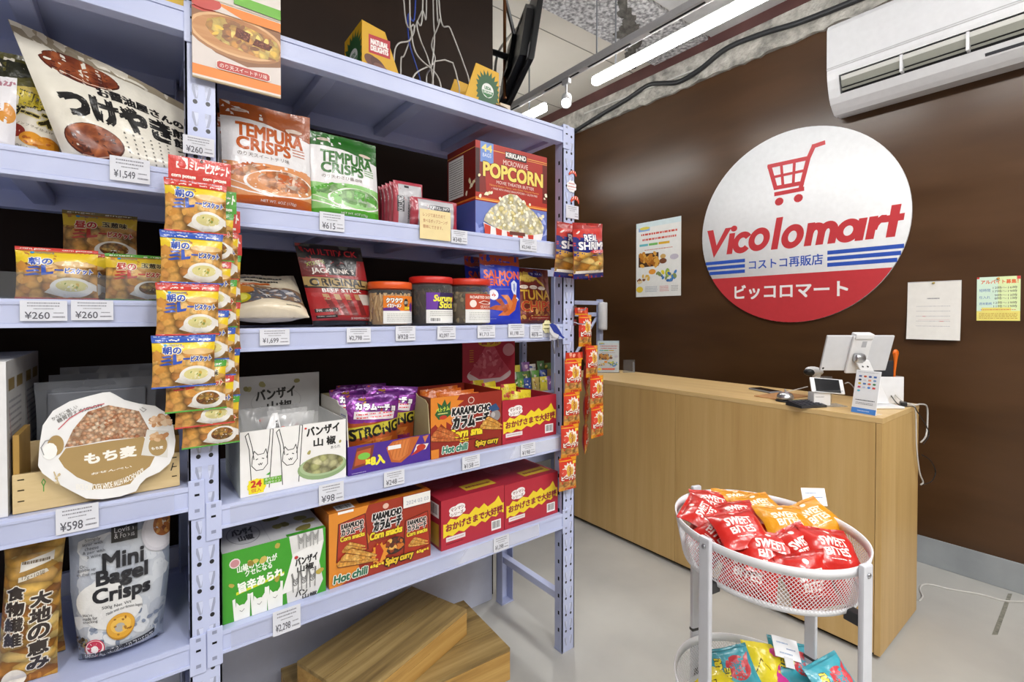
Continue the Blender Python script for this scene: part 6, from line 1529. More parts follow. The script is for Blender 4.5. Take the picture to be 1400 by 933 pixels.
draw(mb, S, [('R', .18, .48, .78, .80, 'b8303a'), ('T', 'NATURAL', .24, .64, .72, .73, 'f4ece8', {'b': .14}), ('T', 'DELIGHTS', .24, .53, .72, .62, 'f4ece8', {'b': .14}), ('E', .3, .33, .26, .1, '6a4034', -30), ('E', .45, .30, .26, .09, '5a342a', -38), ('E', .55, .24, .26, .08, '7a4e40', -24), ('E', .3, .2, .2, .06, '7a5244', -10)], asp)
S, asp = flat((0, .16, 0), (0, -.16, 0), (0, 0, hD)); draw(mb, S, usda(), asp)
mb.build('date_carton', None, (a.x, Yt, MAT_T), label='tall yellow date display carton on top of the rack, brand patch facing out', cat='carton')
a, b, c = on(651, 130, 1, 1.47), on(682, 140, 1, 1.47), on(651, 86, 1, 1.47)
hE = c.z - ZR['t']
wE = (b.x - a.x)
mb = MB(); ye = M('d8a71c')
mb.prism([(-.055, 0), (wE, 0), (wE, hE * .96), (0, hE), (-.055, .012)], lambda p, q, t: (p, t, q), ye, 0, .004)
mb.prism([(-.055, 0), (wE, 0), (wE, hE * .96), (0, hE), (-.055, .012)], lambda p, q, t: (p, t, q), ye, .15, .154)
mb.box(wE - .004, wE, .004, .15, 0, hE * .95, ye); mb.box(-.05, wE - .004, .004, .15, 0, .004, ye)
S, asp = flat((0, 0, 0), (wE, 0, 0), (0, 0, hE * .95)); draw(mb, S, usda(), asp)
mb.build('date_carton', None, (a.x, 1.47, MAT_T), label='yellow carton end with green leaf pattern and round seal on top of the rack', cat='carton')
p = on(660, 148, 1, 1.60)
mb = MB(); mb.box(0, .05, 0, .06, 0, .10, M('d9cdb8', 'card'), .002); mb.build('small_box', None, (on(684, 140, 1, 1.56).x, 1.56, MAT_T), label='small cream box beside the yellow carton on top of the rack', cat='box')
p = on(672, 146, 1, 1.46)
mb = MB(); mb.tube([(math.cos(i * PI / 12) * .05, .0, .002 + math.sin(i * PI / 12) * .022) for i in range(13)], .004, M('4a3626', 'plastic'), 6)
mb.build('cable_tie_loop', None, (on(684, 150, 1, 1.45).x, 1.45, MAT_T + .002), label='brown looped strap lying at the front edge of the rack top', cat='strap')
mb = MB(); mb.box(0, .06, 0, .05, 0, .035, M('d8b02c', 'card'), .002); q = on(246, 8, 1, 1.44); mb.build('small_box', None, (q.x - .05, 1.43, ZL['t'] + .0006), label='small yellow box on the left rack top beside the display panel', cat='box')

# loose cables hanging onto the rack top
rnd = random.Random(12)
MAT_CAB = M('c6c4c0', 'plastic')
specs = [((552, 0), [(566, 35), (560, 55), (540, 68)], 'left', 0), ((560, 0), [(562, 40), (570, 75), (600, 108)], '', 0), ((568, 0), [(558, 20), (560, 60), (575, 112)], 'blue', 1), ((578, 0), [(570, 30), (575, 55), (585, 80), (592, 112)], '', 0), ((583, 0), [(577, 15), (566, 40), (553, 75), (548, 85)], '', 0), ((592, 0), [(594, 50), (590, 90), (583, 108)], '', 0), ((597, 0), [(601, 28), (590, 60), (594, 85), (565, 105)], '', 0), ((600, 0), [(616, 40), (633, 85), (642, 116)], '', 0)]
names = ['white cable ending left of the bundle by the yellow carton', 'white cable curling to the right inside the hanging bundle', 'blue cable hanging among the white ones above the rack', 'white wavy cable right of the blue cable', 'white cable crossing behind the blue cable to the left', 'straight white cable in the middle of the bundle', 'white cable looping at the bundle foot', 'rightmost white cable running straight down to the rack top']
for (top, mids, kind, bl), nm in zip(specs, names):
    Y = 1.66 + rnd.uniform(-.05, .05)
    pts = [on(top[0], top[1], 1, Y)]
    pts.insert(0, Vector((pts[0].x - .01, Y, CEIL - .02)))
    pts += [on(px, py, 1, Y + rnd.uniform(-.03, .03)) for px, py in mids]
    last = pts[-1]
    pts.append(Vector((last.x + .005, Y, MAT_T + .004)))
    # smooth the polyline
    sm = []
    for i in range(len(pts) - 1):
        p0, p1, p2, p3 = pts[max(0, i - 1)], pts[i], pts[i + 1], pts[min(len(pts) - 1, i + 2)]
        for k in range(8):
            t = k / 8
            sm.append(.5 * ((2 * p1) + (-p0 + p2) * t + (2 * p0 - 5 * p1 + 4 * p2 - p3) * t * t + (-p0 + 3 * p1 - 3 * p2 + p3) * t ** 3))
    sm.append(pts[-1])
    mb = MB(); mb.tube(sm, .0028, M('2a4ab0', 'plastic') if bl else MAT_CAB, 6)
    mb.build('hanging_cable', None, label=nm, cat='cable', group='cables hanging above the rack')
q = on(617, 90, 1, 1.60)
mb = MB(); pts = [Vector((on(594, 86, 1, 1.6).x, 1.6, on(594, 84, 1, 1.6).z)), on(608, 82, 1, 1.6), on(619, 86, 1, 1.6), on(623, 98, 1, 1.6), on(628, 120, 1, 1.6)]
pts.append(Vector((pts[-1].x, 1.6, MAT_T + .003))); pts.insert(0, Vector((pts[0].x - .02, 1.6, MAT_T + .003)))
mb.tube(pts, .0028, MAT_CAB, 6); mb.build('cable_loop', None, label='white arched cable loop standing on the rack top', cat='cable', group='cables hanging above the rack')

# ================================================================ WOODEN CRATES UNDER THE RACK
MAT_CR1 = mat_wood('crate_wood_grey', '6e5833', '9c8250', 'bda26c', (1.2, 22, 22), .62, True)
MAT_CR2 = mat_wood('crate_wood_warm', '8a6430', 'b88f4c', 'd2ab66', (1.2, 20, 20), .6, True)
def crate(cx, cy, z0, L, W, Hc, rz, planks, label, mtop, mside):
    e = empty('wooden_crate', (cx, cy, z0), rz, label=label, cat='crate')
    t = .014
    w = W / planks
    for i in range(planks):
        mb = MB(); mb.box(-L / 2, L / 2, -W / 2 + i * w + .002, -W / 2 + (i + 1) * w - .002, Hc - t, Hc, mtop, .002)
        mb.build('top_plank', e)
    for s in (-1, 1):
        mb = MB(); mb.box(-L / 2 + .001, L / 2 - .001, s * (W / 2 - .001), s * (W / 2 - t), 0, Hc - t - .0006, mside, .0015)
        mb.box(-L * .1, L * .1, s * (W / 2 - .0008), s * (W / 2 - .0006), Hc * .5, Hc * .504, M('5a4426', 'matte'))
        mb.build('long_side', e)
        mb = MB(); mb.box(s * (L / 2 - .0015), s * (L / 2 - t), -W / 2 + t + .0006, W / 2 - t - .0006, 0, Hc - t - .0006, mside, .0015)
        for k in range(4): mb.box(s * (L / 2 - .0012), s * (L / 2 - .001), -W / 2 + .02, -W / 2 + .024, Hc * (.2 + k * .18), Hc * (.24 + k * .18), M('3a2a18', 'matte'))
        mb.build('end_side', e)
    return e
crate(.735, 1.630, .0005, .73, .37, .120, R(-3.5), 3, 'lower weathered wooden crate lying on the floor under the rack', MAT_CR1, MAT_CR2)
crate(.700, 1.638, .121, .53, .30, .100, R(19.5), 2, 'upper wooden crate turned askew on top of the lower crate', MAT_CR1, MAT_CR2)

# ================================================================ THE TROLLEY
MAT_TR = M('e3e4e8', 'paint')
MAT_BAR = M('c9cbd2', 'paint')
TC = Vector((1.175, .542)); TA, TB = .2215, .1915
TD1, TD2 = Vector((.386, .922)), Vector((.922, -.386))
RZ = .872
def ell(t, k=1.0):
    return TC + TD1 * (math.cos(t) * TA * k) + TD2 * (math.sin(t) * TB * k)
pk = on(1000, 672, 2, RZ)
dz = 201 * (pk - Vector((0, 0, EYE))).dot(FWD) / FPX
trolley = empty('basket_trolley', (0, 0, 0), label='white oval wire-mesh basket trolley in front of the counter', cat='trolley')
_W = .0007
def basket(z, depth=.100):
    bk = .90
    mb = MB()
    def ring(k0, z0, k1, z1, m, th=.003):
        n = 72
        vs, fs = [], []
        for i in range(n):
            t = 2 * PI * i / n
            for kk, zz in ((k0, z0), (k1, z1), (k1 - th / .2, z1), (k0 - th / .2, z0)):
                p = ell(t, kk); vs.append((p.x, p.y, zz))
        for i in range(n):
            j = (i + 1) % n
            for q in range(4): fs.append((i * 4 + q, j * 4 + q, j * 4 + (q + 1) % 4, i * 4 + (q + 1) % 4))
        mb.add(vs, fs, m, True)
    ring(1.0, z, .985, z - .020, MAT_TR)
    ring(bk + .012, z - depth + .008, bk, z - depth - .004, MAT_TR)
    o = mb.build('basket_rim', trolley)
    mb = MB()
    n = 150
    for s in (-1, 1):
        for i in range(n):
            t0 = 2 * PI * i / n
            pts = []
            for k in range(5):
                f = k / 4
                p = ell(t0 + s * f * .34, .984 + (bk + .006 - .984) * f)
                pts.append((p.x, p.y, z - .018 - f * (depth - .020)))
            mb.tube(pts, _W, MAT_TR, 3, cap=False)
    for s in (0, 1):          # woven floor of the basket
        for i in range(-34, 35):
            f = i / 35 * bk
            hlf = math.sqrt(max(0, bk * bk - f * f))
            a = TC + (TD1 * TA * f if s else TD2 * TB * f)
            d_ = TD2 * TB * hlf if s else TD1 * TA * hlf
            mb.tube([(a.x - d_.x, a.y - d_.y, z - depth), (a.x + d_.x, a.y + d_.y, z - depth)], _W, MAT_TR, 3, cap=False)
    mb.build('basket_mesh', trolley)
basket(RZ); basket(RZ - dz)
LEGS = []
for nm, (px, py) in (('fl', (947, 745)), ('fr', (1170, 771)), ('bl', (964, 676)), ('br', (1118, 690))):
    p = on(px, py, 2, RZ)
    d = Vector((p.x, p.y)) - TC
    ang = math.atan2(d.dot(TD2) / TB, d.dot(TD1) / TA)
    q = ell(ang, 1.035)
    LEGS.append((nm, q, ang))
for nm, q, ang in LEGS:
    nrm = (q - TC).normalized()
    rz = math.atan2(nrm.y, nrm.x)
    mt = Matrix.Translation((q.x, q.y, 0)) @ Matrix.Rotation(rz, 4, 'Z')
    mb = MB(); mb.box(-.006, .006, -.0145, .0145, .07, RZ + (.012 if nm[0] == 'b' else .008), MAT_BAR, .004, mtx=mt)
    leg = mb.build('leg', trolley)
    for zz in (RZ - .012, RZ - dz + .045, RZ - dz - .012):
        mb = MB(); mb.lathe([(0, .0), (.005, 0), (.005, .002), (.002, .003), (0, .003)], M('b4b6bc', 'metal'), 12, mtx=mt @ Matrix.Translation((.006, 0, zz)) @ Matrix.Rotation(PI / 2, 4, 'Y')); mb.build('screw', leg)
    for zz in (RZ - .106, RZ - dz - .106):
        mb = MB(); mb.box(-.036, -.006, -.010, .010, zz - .012, zz + .012, M('2a2a2c', 'plastic'), .002, mtx=mt); mb.build('basket_bracket', leg)
    if nm == 'fl':
        mb = MB(); mb.box(-.0075, .0075, -.016, .016, RZ - dz + .0, RZ - dz + .062, mat_clear('clear_sleeve', 'e8eaec', .2, .08), .003, mtx=mt); mb.build('sleeve', leg)
    mb = MB(); mb.box(-.0072, .0072, -.0155, .0155, RZ - dz + (.028 if nm == 'fl' else .012), RZ - dz + (.033 if nm == 'fl' else .020), M('3a3a3c', 'plastic'), .002, mtx=mt); mb.build('rubber_ring', leg)
    mb = MB(); mb.lathe([(0, -.011), (.022, -.011), (.026, -.006), (.026, .006), (.022, .011), (0, .011)], M('2a2a2c', 'plastic'), 20, mtx=mt @ Matrix.Translation((0, 0, .026)) @ Matrix.Rotation(PI / 2, 4, 'X'))
    mb.build('wheel', trolley)
    mb = MB(); mb.box(-.012, .012, -.016, -.0135, .02, .075, MAT_BAR, .001, mtx=mt); mb.box(-.012, .012, .0135, .016, .02, .075, MAT_BAR, .001, mtx=mt); mb.build('fork', trolley)

RED, YEL = 'b81e16', 'd08c12'
def sweet(c, ink, hi): return [('R', 0, 0, 1, 1, c), ('P', [(0, .9), (1, .9), (1, 1), (0, 1)], hi), ('T', 'SWEET', .22, .50, .78, .67, ink, {'b': .09}), ('T', 'BITES', .25, .30, .75, .46, ink, {'b': .09}), ('E', .5, .83, .06, .05, ink), ('F', .3, .2, .7, .25, 1, ink)]
sr = bag('sweets_bag', .118, .104, .038, RED, sweet(RED, 'f2e4de', 'a81e18'), seed=81, wr=.004, crumple=.008, pinch=.07, seal=(.05, .07), grid=(18, 18), tg=dict(label='red sweets bag on top in the upper basket', cat='sweets bag', group='sweets bags in the upper basket'))
sr2 = bag('sweets_bag', .112, .104, .038, RED, sweet(RED, 'f2e4de', 'a81e18'), seed=85, wr=.005, crumple=.014, pinch=.09, seal=(.05, .07), grid=(18, 18), tg=dict(label='red sweets bag', cat='sweets bag', group='sweets bags in the upper basket'))
sy = bag('sweets_bag', .118, .104, .036, YEL, sweet(YEL, 'f4ead0', 'c07c12'), seed=83, wr=.004, crumple=.010, pinch=.07, seal=(.05, .07), grid=(18, 18), tg=dict(label='large yellow sweets bag in the middle of the upper basket', cat='sweets bag', group='sweets bags in the upper basket'))
def lay(o, px, py, z, tilt, spin, roll, label, copy=True):
    p = on(px, py, 2, z)
    c = o if not copy else copy_tree(o)
    # bag plane: start upright facing the aisle, lean back by tilt, turn about its own face by roll
    face = math.atan2(FWD.y, FWD.x) - PI / 2 + R(spin)
    m = Matrix.Rotation(face, 4, 'Z') @ Matrix.Rotation(R(-tilt), 4, 'X') @ Matrix.Rotation(R(roll), 4, 'Y') @ Matrix.Translation((0, 0, -.052))
    c.matrix_world = Matrix.Translation(p) @ m
    c['label'] = label
    return c
lay(sr, 1010, 724, .880, 66, 0, -8, 'red sweets bag on top at the middle left of the upper basket, letters up', False)
lay(sr2, 985, 735, .850, 62, -20, 40, 'red sweets bag turned on edge at the front left of the upper basket', False)
lay(sr, 962, 706, .866, 66, 30, -26, 'red sweets bag at the far left of the upper basket by the back leg')
lay(sr2, 975, 692, .858, 64, 10, 20, 'red sweets bag at the back left rim of the upper basket')
lay(sr, 1052, 756, .850, 56, 0, 12, 'red sweets bag at the front middle of the upper basket against the rim')
lay(sr2, 1096, 752, .856, 56, 6, -20, 'red sweets bag at the front right of the middle in the upper basket')
lay(sr, 1136, 752, .856, 54, 20, 18, 'red sweets bag at the right end of the upper basket by the right leg')
lay(sr2, 1010, 706, .868, 74, -10, -14, 'red sweets bag under the top one, its plain edge showing behind it')
lay(sy, 1074, 716, .874, 66, 4, 4, 'largest yellow sweets bag in the middle of the upper basket', False)
lay(sy, 1040, 697, .866, 70, 8, -8, 'yellow sweets bag at the back of the upper basket left of the middle')
lay(sy, 1010, 689, .858, 72, 12, 16, 'yellow sweets bag at the back left rim beside the red ones')
lay(sy, 1112, 710, .862, 64, -8, -28, 'yellow sweets bag at the back right of the upper basket below the white tag')
for i in range(8):
    q = ell(2 * PI * i / 8 + .2, .70)
    out = q - TC
    c_ = copy_tree(sr if i % 2 else sr2, label='red sweets bag low in the upper basket, seen through the mesh')
    c_['group'] = 'sweets bags buried in the upper basket'
    c_.matrix_world = Matrix.Translation((q.x, q.y, .818)) @ Matrix.Rotation(math.atan2(out.y, out.x) + PI / 2, 4, 'Z') @ Matrix.Rotation(R(-28), 4, 'X') @ Matrix.Rotation(R((-6, 5, 8, -7)[i % 4]), 4, 'Y') @ Matrix.Translation((0, 0, -.052))
TEAL = '3f9fb0'
gum = [('R', 0, 0, 1, 1, TEAL), ('E', .62, .5, .26, .26, 'c8424a'), ('E', .66, .52, .16, .15, 'd8626a'), ('E', .62, .52, .09, .10, TEAL), ('P', [(.72, .3), (.86, .5), (.95, .8), (.82, .7)], 'c8424a'), ('T', 'TERRI', .02, .44, .42, .58, 'e8d83a', {'b': .16, 'rot': 78, 'o': ('1a2a2a', .1)}), ('T', 'RE', .28, .36, .44, .48, 'e8d83a', {'b': .14, 'rot': 78, 'o': ('1a2a2a', .1)}), ('R', 0, .92, 1, 1, '2f8898')]
gumy = [('R', 0, 0, 1, 1, 'e0cf2a'), ('P', [(.5, 0), (1, 0), (1, .8), (.7, .5)], 'c8348a'), ('E', .7, .8, .14, .1, 'd84a9a'), ('L', [(.1, .2), (.3, .6), (.5, .4)], .02, '4a3a1a')]
g1 = bag('gummy_bag', .125, .105, .04, TEAL, gum, seed=91, wr=.006, crumple=.008, pinch=.05, grid=(16, 16), tg=dict(label='teal gummy bag at the left of the lower basket', cat='sweets bag', group='gummy bags in the lower basket'))
g2 = bag('gummy_bag', .115, .105, .04, 'e0cf2a', gumy, seed=92, wr=.006, crumple=.008, pinch=.05, grid=(16, 16), tg=dict(label='yellow and pink gummy bag standing between the teal ones', cat='sweets bag', group='gummy bags in the lower basket'))
ZL2 = RZ - dz
def lay2(o, px, py, z, tilt, spin, roll, label, copy=True): return lay(o, px, py, z, tilt, spin, roll, label, copy)
lay2(g1, 1000, 918, ZL2 - .006, 52, -8, -14, 'teal gummy bag at the left of the lower basket beside the yellow one', False)
lay2(g2, 1048, 912, ZL2 - .012, 45, 10, 14, 'yellow and pink gummy bag standing between the teal ones in the lower basket', False)
lay2(g1, 1085, 908, ZL2 - .012, 48, 6, 18, 'teal gummy bag under the white tag in the lower basket')
lay2(g1, 1140, 935, ZL2 - .006, 50, 20, -6, 'teal gummy bag at the right end of the lower basket')
lay2(g2, 985, 950, ZL2 - .03, 60, -20, 40, 'yellow and pink gummy bag at the far left of the lower basket')
def small_tag(px, py, z, w, h, rot, label):
    p = on(px, py, 2, z)
    mb = MB(); mb.box(-w / 2, w / 2, -.0005, .0005, 0, h, M('eef0f4', 'paper'))
    S, asp = flat((-w / 2, -.0005, 0), (w, 0, 0), (0, 0, h)); draw(mb, S, [('F', .15, .62, .6, .8, 1, '9ab0d0'), ('F', .5, .4, .85, .55, 1, '8a9ac0'), ('F', .2, .15, .7, .32, 1, '9ab0d0')], asp, None, 'paper', .0003, .00003)
    mb.box(-.012, .012, -.0015, .0015, -.020, .004, M('d8dade', 'plastic'))
    o = mb.build('basket_tag', None, p, rot, label=label, cat='price tag', group='tags clipped on the trolley')
    return o
fz = math.atan2(FWD.y, FWD.x) - PI / 2
small_tag(1115, 692, RZ - .002, .060, .044, (R(-20), 0, fz + R(-4)), 'white tag clipped to the back rim of the upper basket')
small_tag(1078, 902, ZL2 + .012, .070, .050, (R(-50), R(16), fz), 'white tag lying on the gummy bags in the lower basket')

# ================================================================ THINGS ON THE COUNTER
CT = CZ + .0006
W_ = M('e6e7ea', 'plastic')
def onc(px, py): return on(px, py, 2, CT)
# --- tablet point of sale
def frame_from(o, ux, uy):
    """matrix with x along ux, z along uy, y = normal away"""
    ux, uy = ux.normalized(), uy.normalized()
    n = uy.cross(ux); n.normalize()
    m = Matrix((ux, n, uy)).transposed().to_4x4()
    return Matrix.Translation(o) @ m
dep = 2.15
ctr = Vector((0, 0, EYE)) + (VIEW + RGT * ((1171 - 700) / FPX) - VUP * ((483 - PY0) / FPX)) * dep
tw_, th2 = .296, .168
tm = frame_from(ctr, RGT, (Vector((0, 0, 1)) * math.cos(R(18)) - FWD * math.sin(R(18))))
base = onc(1204, 556)
pos = empty('tablet_stand', (base.x, base.y, CT), label='white tablet on a white checkout stand, its back towards the room', cat='tablet stand')
inv = Matrix.Translation((-base.x, -base.y, -CT))
mb = MB(); mb.box(-tw_ / 2, tw_ / 2, -.004, .006, -th2 / 2, th2 / 2, M('d3d5da', 'plastic'), .004, mtx=inv @ tm); t_ = mb.build('tablet', pos)
mb = MB(); mb.box(-tw_ / 2 + .006, tw_ / 2 - .006, .006, .0068, -th2 / 2 + .006, th2 / 2 - .006, M('1a1c20', 'gloss'), 0, mtx=inv @ tm); mb.build('screen', t_)
mb = MB(); mb.lathe([(0, 0), (.005, 0), (.004, .001), (0, .001)], M('2a2c30', 'gloss'), 12, mtx=inv @ tm @ Matrix.Translation((-tw_ / 2 + .012, -.004, -th2 / 2 + .012)) @ Matrix.Rotation(PI / 2, 4, 'X')); mb.build('lens', t_)
mb = MB(); mb.box(-.040, .045, -.016, -.0045, -th2 / 2 - .008, th2 / 2 + .002, W_, .004, mtx=inv @ tm); mb.box(-.035, .045, -.022, .012, th2 / 2 - .012, th2 / 2 + .012, W_, .005, mtx=inv @ tm)
mb.box(.002, .022, -.0168, -.0158, th2 / 2 - .05, th2 / 2 - .022, M('b4b6bc', 'plastic'), .0, mtx=inv @ tm); mb.build('tablet_holder', pos)
mb = MB(); mb.lathe([(0, -.02), (.018, -.02), (.02, -.015), (.02, .015), (.018, .02), (0, .02)], M('bfc1c6', 'metal'), 20, mtx=inv @ tm @ Matrix.Translation((-.005, -.026, -.012)) @ Matrix.Rotation(PI / 2, 4, 'Y')); mb.build('hinge', pos)
hp = inv @ tm @ Vector((.012, -.030, -.030))
ft = Vector((.005, -.005, .012))
lx = RGT
up_ = (hp - ft)
lm = frame_from((hp + ft) / 2, RGT, up_)
mb = MB(); mb.box(-.030, .030, -.006, .006, -up_.length / 2, up_.length / 2 + .012, W_, .004, mtx=lm)
for x_ in (-.012, .010): mb.lathe([(0, 0), (.004, 0), (.004, .001), (0, .001)], M('5a5c62', 'metal'), 10, mtx=lm @ Matrix.Translation((x_, -.0065, up_.length / 2 - .022)) @ Matrix.Rotation(PI / 2, 4, 'X'))
mb.build('stand_leg', pos)
mb = MB(); mb.box(-.07, .06, -.06, .07, 0, .010, W_, .004, mtx=Matrix.Rotation(fz, 4, 'Z')); mb.build('stand_base', pos)
# --- payment sign
b0, b1 = onc(1163.4, 563.4), onc(1196.8, 569.1)
wd_ = (b1 - b0).length
rzp = math.atan2((b1 - b0).y, (b1 - b0).x)
hp_ = .178
mb = MB(); mb.box(0, wd_, 0, .004, 0, hp_, M('eceef2', 'paper'), .0005)
S, asp = flat((0, 0, 0), (wd_, 0, 0), (0, 0, hp_))
art = [('R', 0, 0, 1, .12, '4a86d8'), ('F', .25, .04, .75, .08, 1, 'dfe8f6'), ('F', .1, .945, .9, .965, 1, '8a8c94')]
cols = ['6a7ab0', 'd05a3a', '4a60a8', '3a6ab8', '2a3a5a', 'd8d8e0', 'e8a07a', '7a9ac8', 'e0c020', '5a7ab0', 'e06a4a', '4a8a5a', 'd85a7a', 'c8d0e8', '4a8ad8', 'd84a4a', '6ac0d8']
for i, c_ in enumerate(cols):
    r_, q = divmod(i, 4)
    art.append(('E', .2 + q * .2, .86 - r_ * .085, .065, .022, c_) if i % 3 else ('R', .14 + q * .2, .84 - r_ * .085, .26 + q * .2, .88 - r_ * .085, c_))
art += [('F', .12, .28, .9, .33, 1, '4a4c54'), ('F', .14, .20, .86, .26, 2, '6a6c74')]
draw(mb, S, art, asp, None, 'paper', .0003, .00003)
mb.box(.0, wd_, -.002, .05, -.0001, .0015, MAT_CLEAR, 0, mtx=Matrix.Rotation(R(12), 4, 'X'))
mb.build('payment_sign', None, (b0.x, b0.y, CT + .001), (R(-12), 0, rzp), label='white payment methods card with coloured logos standing at the counter corner', cat='sign')
# --- white bin with a black tablet sleeve and an orange brush
b0, b1 = onc(1193, 551), onc(1238, 549)
q0 = on(1238.5, 551, 2, CT)
bz = math.atan2(RGT.y, RGT.x) + R(-4)
mb = MB()
bw, bd_, bh = .135, .085, .122
O = Vector((q0.x, q0.y, CT)) - Vector((math.cos(bz), math.sin(bz), 0)) * bw
mb.box(0, bw, 0, .003, 0, bh, W_, .001); mb.box(0, bw, bd_ - .003, bd_, 0, bh, W_, .001); mb.box(0, .003, .003, bd_ - .003, 0, bh, W_); mb.box(bw - .003, bw, .003, bd_ - .003, 0, bh, W_); mb.box(.003, bw - .003, .003, bd_ - .003, 0, .003, W_)
O.x = min(O.x, 2.66)
binr = mb.build('white_bin', None, O, (0, 0, bz), label='white open bin at the counter end holding an orange brush', cat='bin')
bm_ = Matrix.Translation(O) @ Matrix.Rotation(bz, 4, 'Z')
mb = MB(); mb.box(-.05, .05, -.006, .006, 0, .19, M('24262c', 'plastic'), .003)
mb.build('black_sleeve', None, bm_ @ Vector((bw * .45, bd_ * .45, .005)), (R(-4), R(4), bz), label='black flat case standing in the white bin', cat='case')
mb = MB(); mb.tube([(0, 0, 0), (0, 0, .06), (.001, 0, .13), (.004, 0, .19), (.003, 0, .222)], lambda t: .007 + .005 * (t > .8) - .002 * (.3 < t < .7), M('dd6a14', 'plastic'), 12)
mb.blob((.003, 0, .222), .014, .006, .018, M('dd6a14', 'plastic'), 1, 0); mb.build('orange_brush', None, bm_ @ Vector((bw * .86, bd_ * .5, .006)), (0, R(2), bz), label='orange handled brush standing in the white bin', cat='brush')
# --- phone on a small stand
p = onc(1122, 555)
ps = empty('phone_stand', (p.x, p.y, CT), fz, label='white phone lying sideways on a small white and clear stand', cat='phone stand')
mb = MB(); mb.box(-.04, .035, -.015, .03, .003, .060, W_, .004); S, asp = flat((-.04, -.015, .003), (.075, 0, 0), (0, 0, .057)); draw(mb, S, [('F', .1, .62, .6, .74, 1, '5a5c64')], asp); mb.build('stand_block', ps)
mb = MB(); mb.box(-.035, .10, -.03, .05, 0, .003, MAT_ACR); mb.box(.03, .08, .046, .049, .003, .125, MAT_ACR, .001); mb.box(-.04, .08, -.028, -.020, .062, .072, MAT_ACR, .001); mb.build('acrylic_base', ps)
pm = Matrix.Translation((.022, -.008, .090)) @ Matrix.Rotation(R(-24), 4, 'X') @ Matrix.Rotation(R(5), 4, 'Y')
mb = MB(); mb.box(-.072, .072, -.004, .004, -.034, .034, M('eceef1', 'gloss'), .004, mtx=pm); ph_ = mb.build('phone', ps)
mb = MB(); mb.box(-.054, .054, -.0046, -.004, -.030, .030, M('14161b', 'gloss'), 0, mtx=pm); mb.build('screen', ph_)
# --- scanner
p = onc(1114, 546); p.x = min(p.x, 2.72)
scn = empty('barcode_scanner', (p.x, p.y, CT), fz, label='white and black handheld barcode scanner in its cradle', cat='scanner')
mb = MB(); mb.tube([(.0, 0, .004), (0, 0, .05), (.004, 0, .10), (.01, 0, .125)], lambda t: .013 + .004 * t, W_, 12); mb.blob((-.005, 0, .135), .045, .022, .022, W_, 3, .05, mtx=Matrix.Rotation(R(8), 3, 'Y')); mb.build('scanner_body', scn)
mb = MB(); mb.blob((-.030, -.004, .131), .026, .0215, .019, M('1c1d20', 'plastic'), 2, .05); mb.build('scanner_head', scn)
mb = MB(); mb.lathe([(0, 0), (.03, 0), (.03, .006), (.018, .012), (0, .012)], W_, 24); mb.build('cradle_base', scn)
# --- bell
p = onc(1073.5, 549)
bell = empty('counter_bell', (p.x, p.y, CT), label='chrome counter bell near the front edge of the counter', cat='bell')
mb = MB(); mb.lathe([(0, 0), (.040, 0), (.041, .004), (.038, .008), (.034, .009)], M('1e1f22', 'plastic'), 32); mb.build('base', bell)
mb = MB(); mb.lathe([(.036, .014), (.0365, .017), (.034, .028), (.027, .038), (.015, .044), (0, .046)], M('d9dadd', 'metal'), 32); mb.build('dome', bell)
mb = MB(); mb.tube([(0, 0, .044), (0, 0, .052)], .003, M('c9cacd', 'metal'), 10); mb.blob((0, 0, .054), .005, .005, .004, M('c9cacd', 'metal'), 1, 0); mb.build('button', bell)
# --- calculator
b0, b1 = onc(1086, 556.5), onc(1120, 554)
p = (b0 + b1) / 2
calc = empty('calculator', (p.x - .01, p.y, CT), fz + R(12), label='black calculator lying beside the bell', cat='calculator')
mb = MB(); mb.prism([(-.045, 0), (.045, 0), (.045, .014), (.03, .022), (-.045, .010)], lambda a, b, t: (t, a, b), M('2c2e33', 'plastic'), -.065, .065); mb.build('body', calc)
for r_ in range(4):
    for q in range(5):
        mb = MB(); y = -.036 + r_ * .015; zz = .010 + (y + .045) * .16 + .0015
        mb.box(-.056 + q * .023, -.040 + q * .023, y, y + .010, zz, zz + .003, M('44464e', 'plastic'), .001); mb.build('key', calc)
mb = MB(); mb.box(-.055, .055, .027, .041, .0205, .0225, M('6a7468', 'gloss')); mb.build('display', calc)
# --- leather tray and flat phone
p = onc(1072, 543)
mb = MB(); mb.box(-.12, .12, -.07, .07, 0, .004, M('b98a5c', 'paper'), .002); mb.build('coin_tray', None, (p.x + .01, p.y + .015, CT), (0, 0, fz + R(30)), label='tan leather tray lying behind the bell', cat='tray')
p = onc(1046, 535); p.x = min(p.x, 2.72)
mb = MB(); mb.box(-.04, .04, -.075, .075, 0, .009, M('8c8f96', 'plastic'), .003); mb.box(-.036, .036, -.07, .07, .009, .0094, M('16181c', 'gloss'))
mb.build('smartphone', None, (p.x, p.y, CT), (0, 0, R(-22)), label='dark phone lying flat on the counter left of the bell', cat='phone')
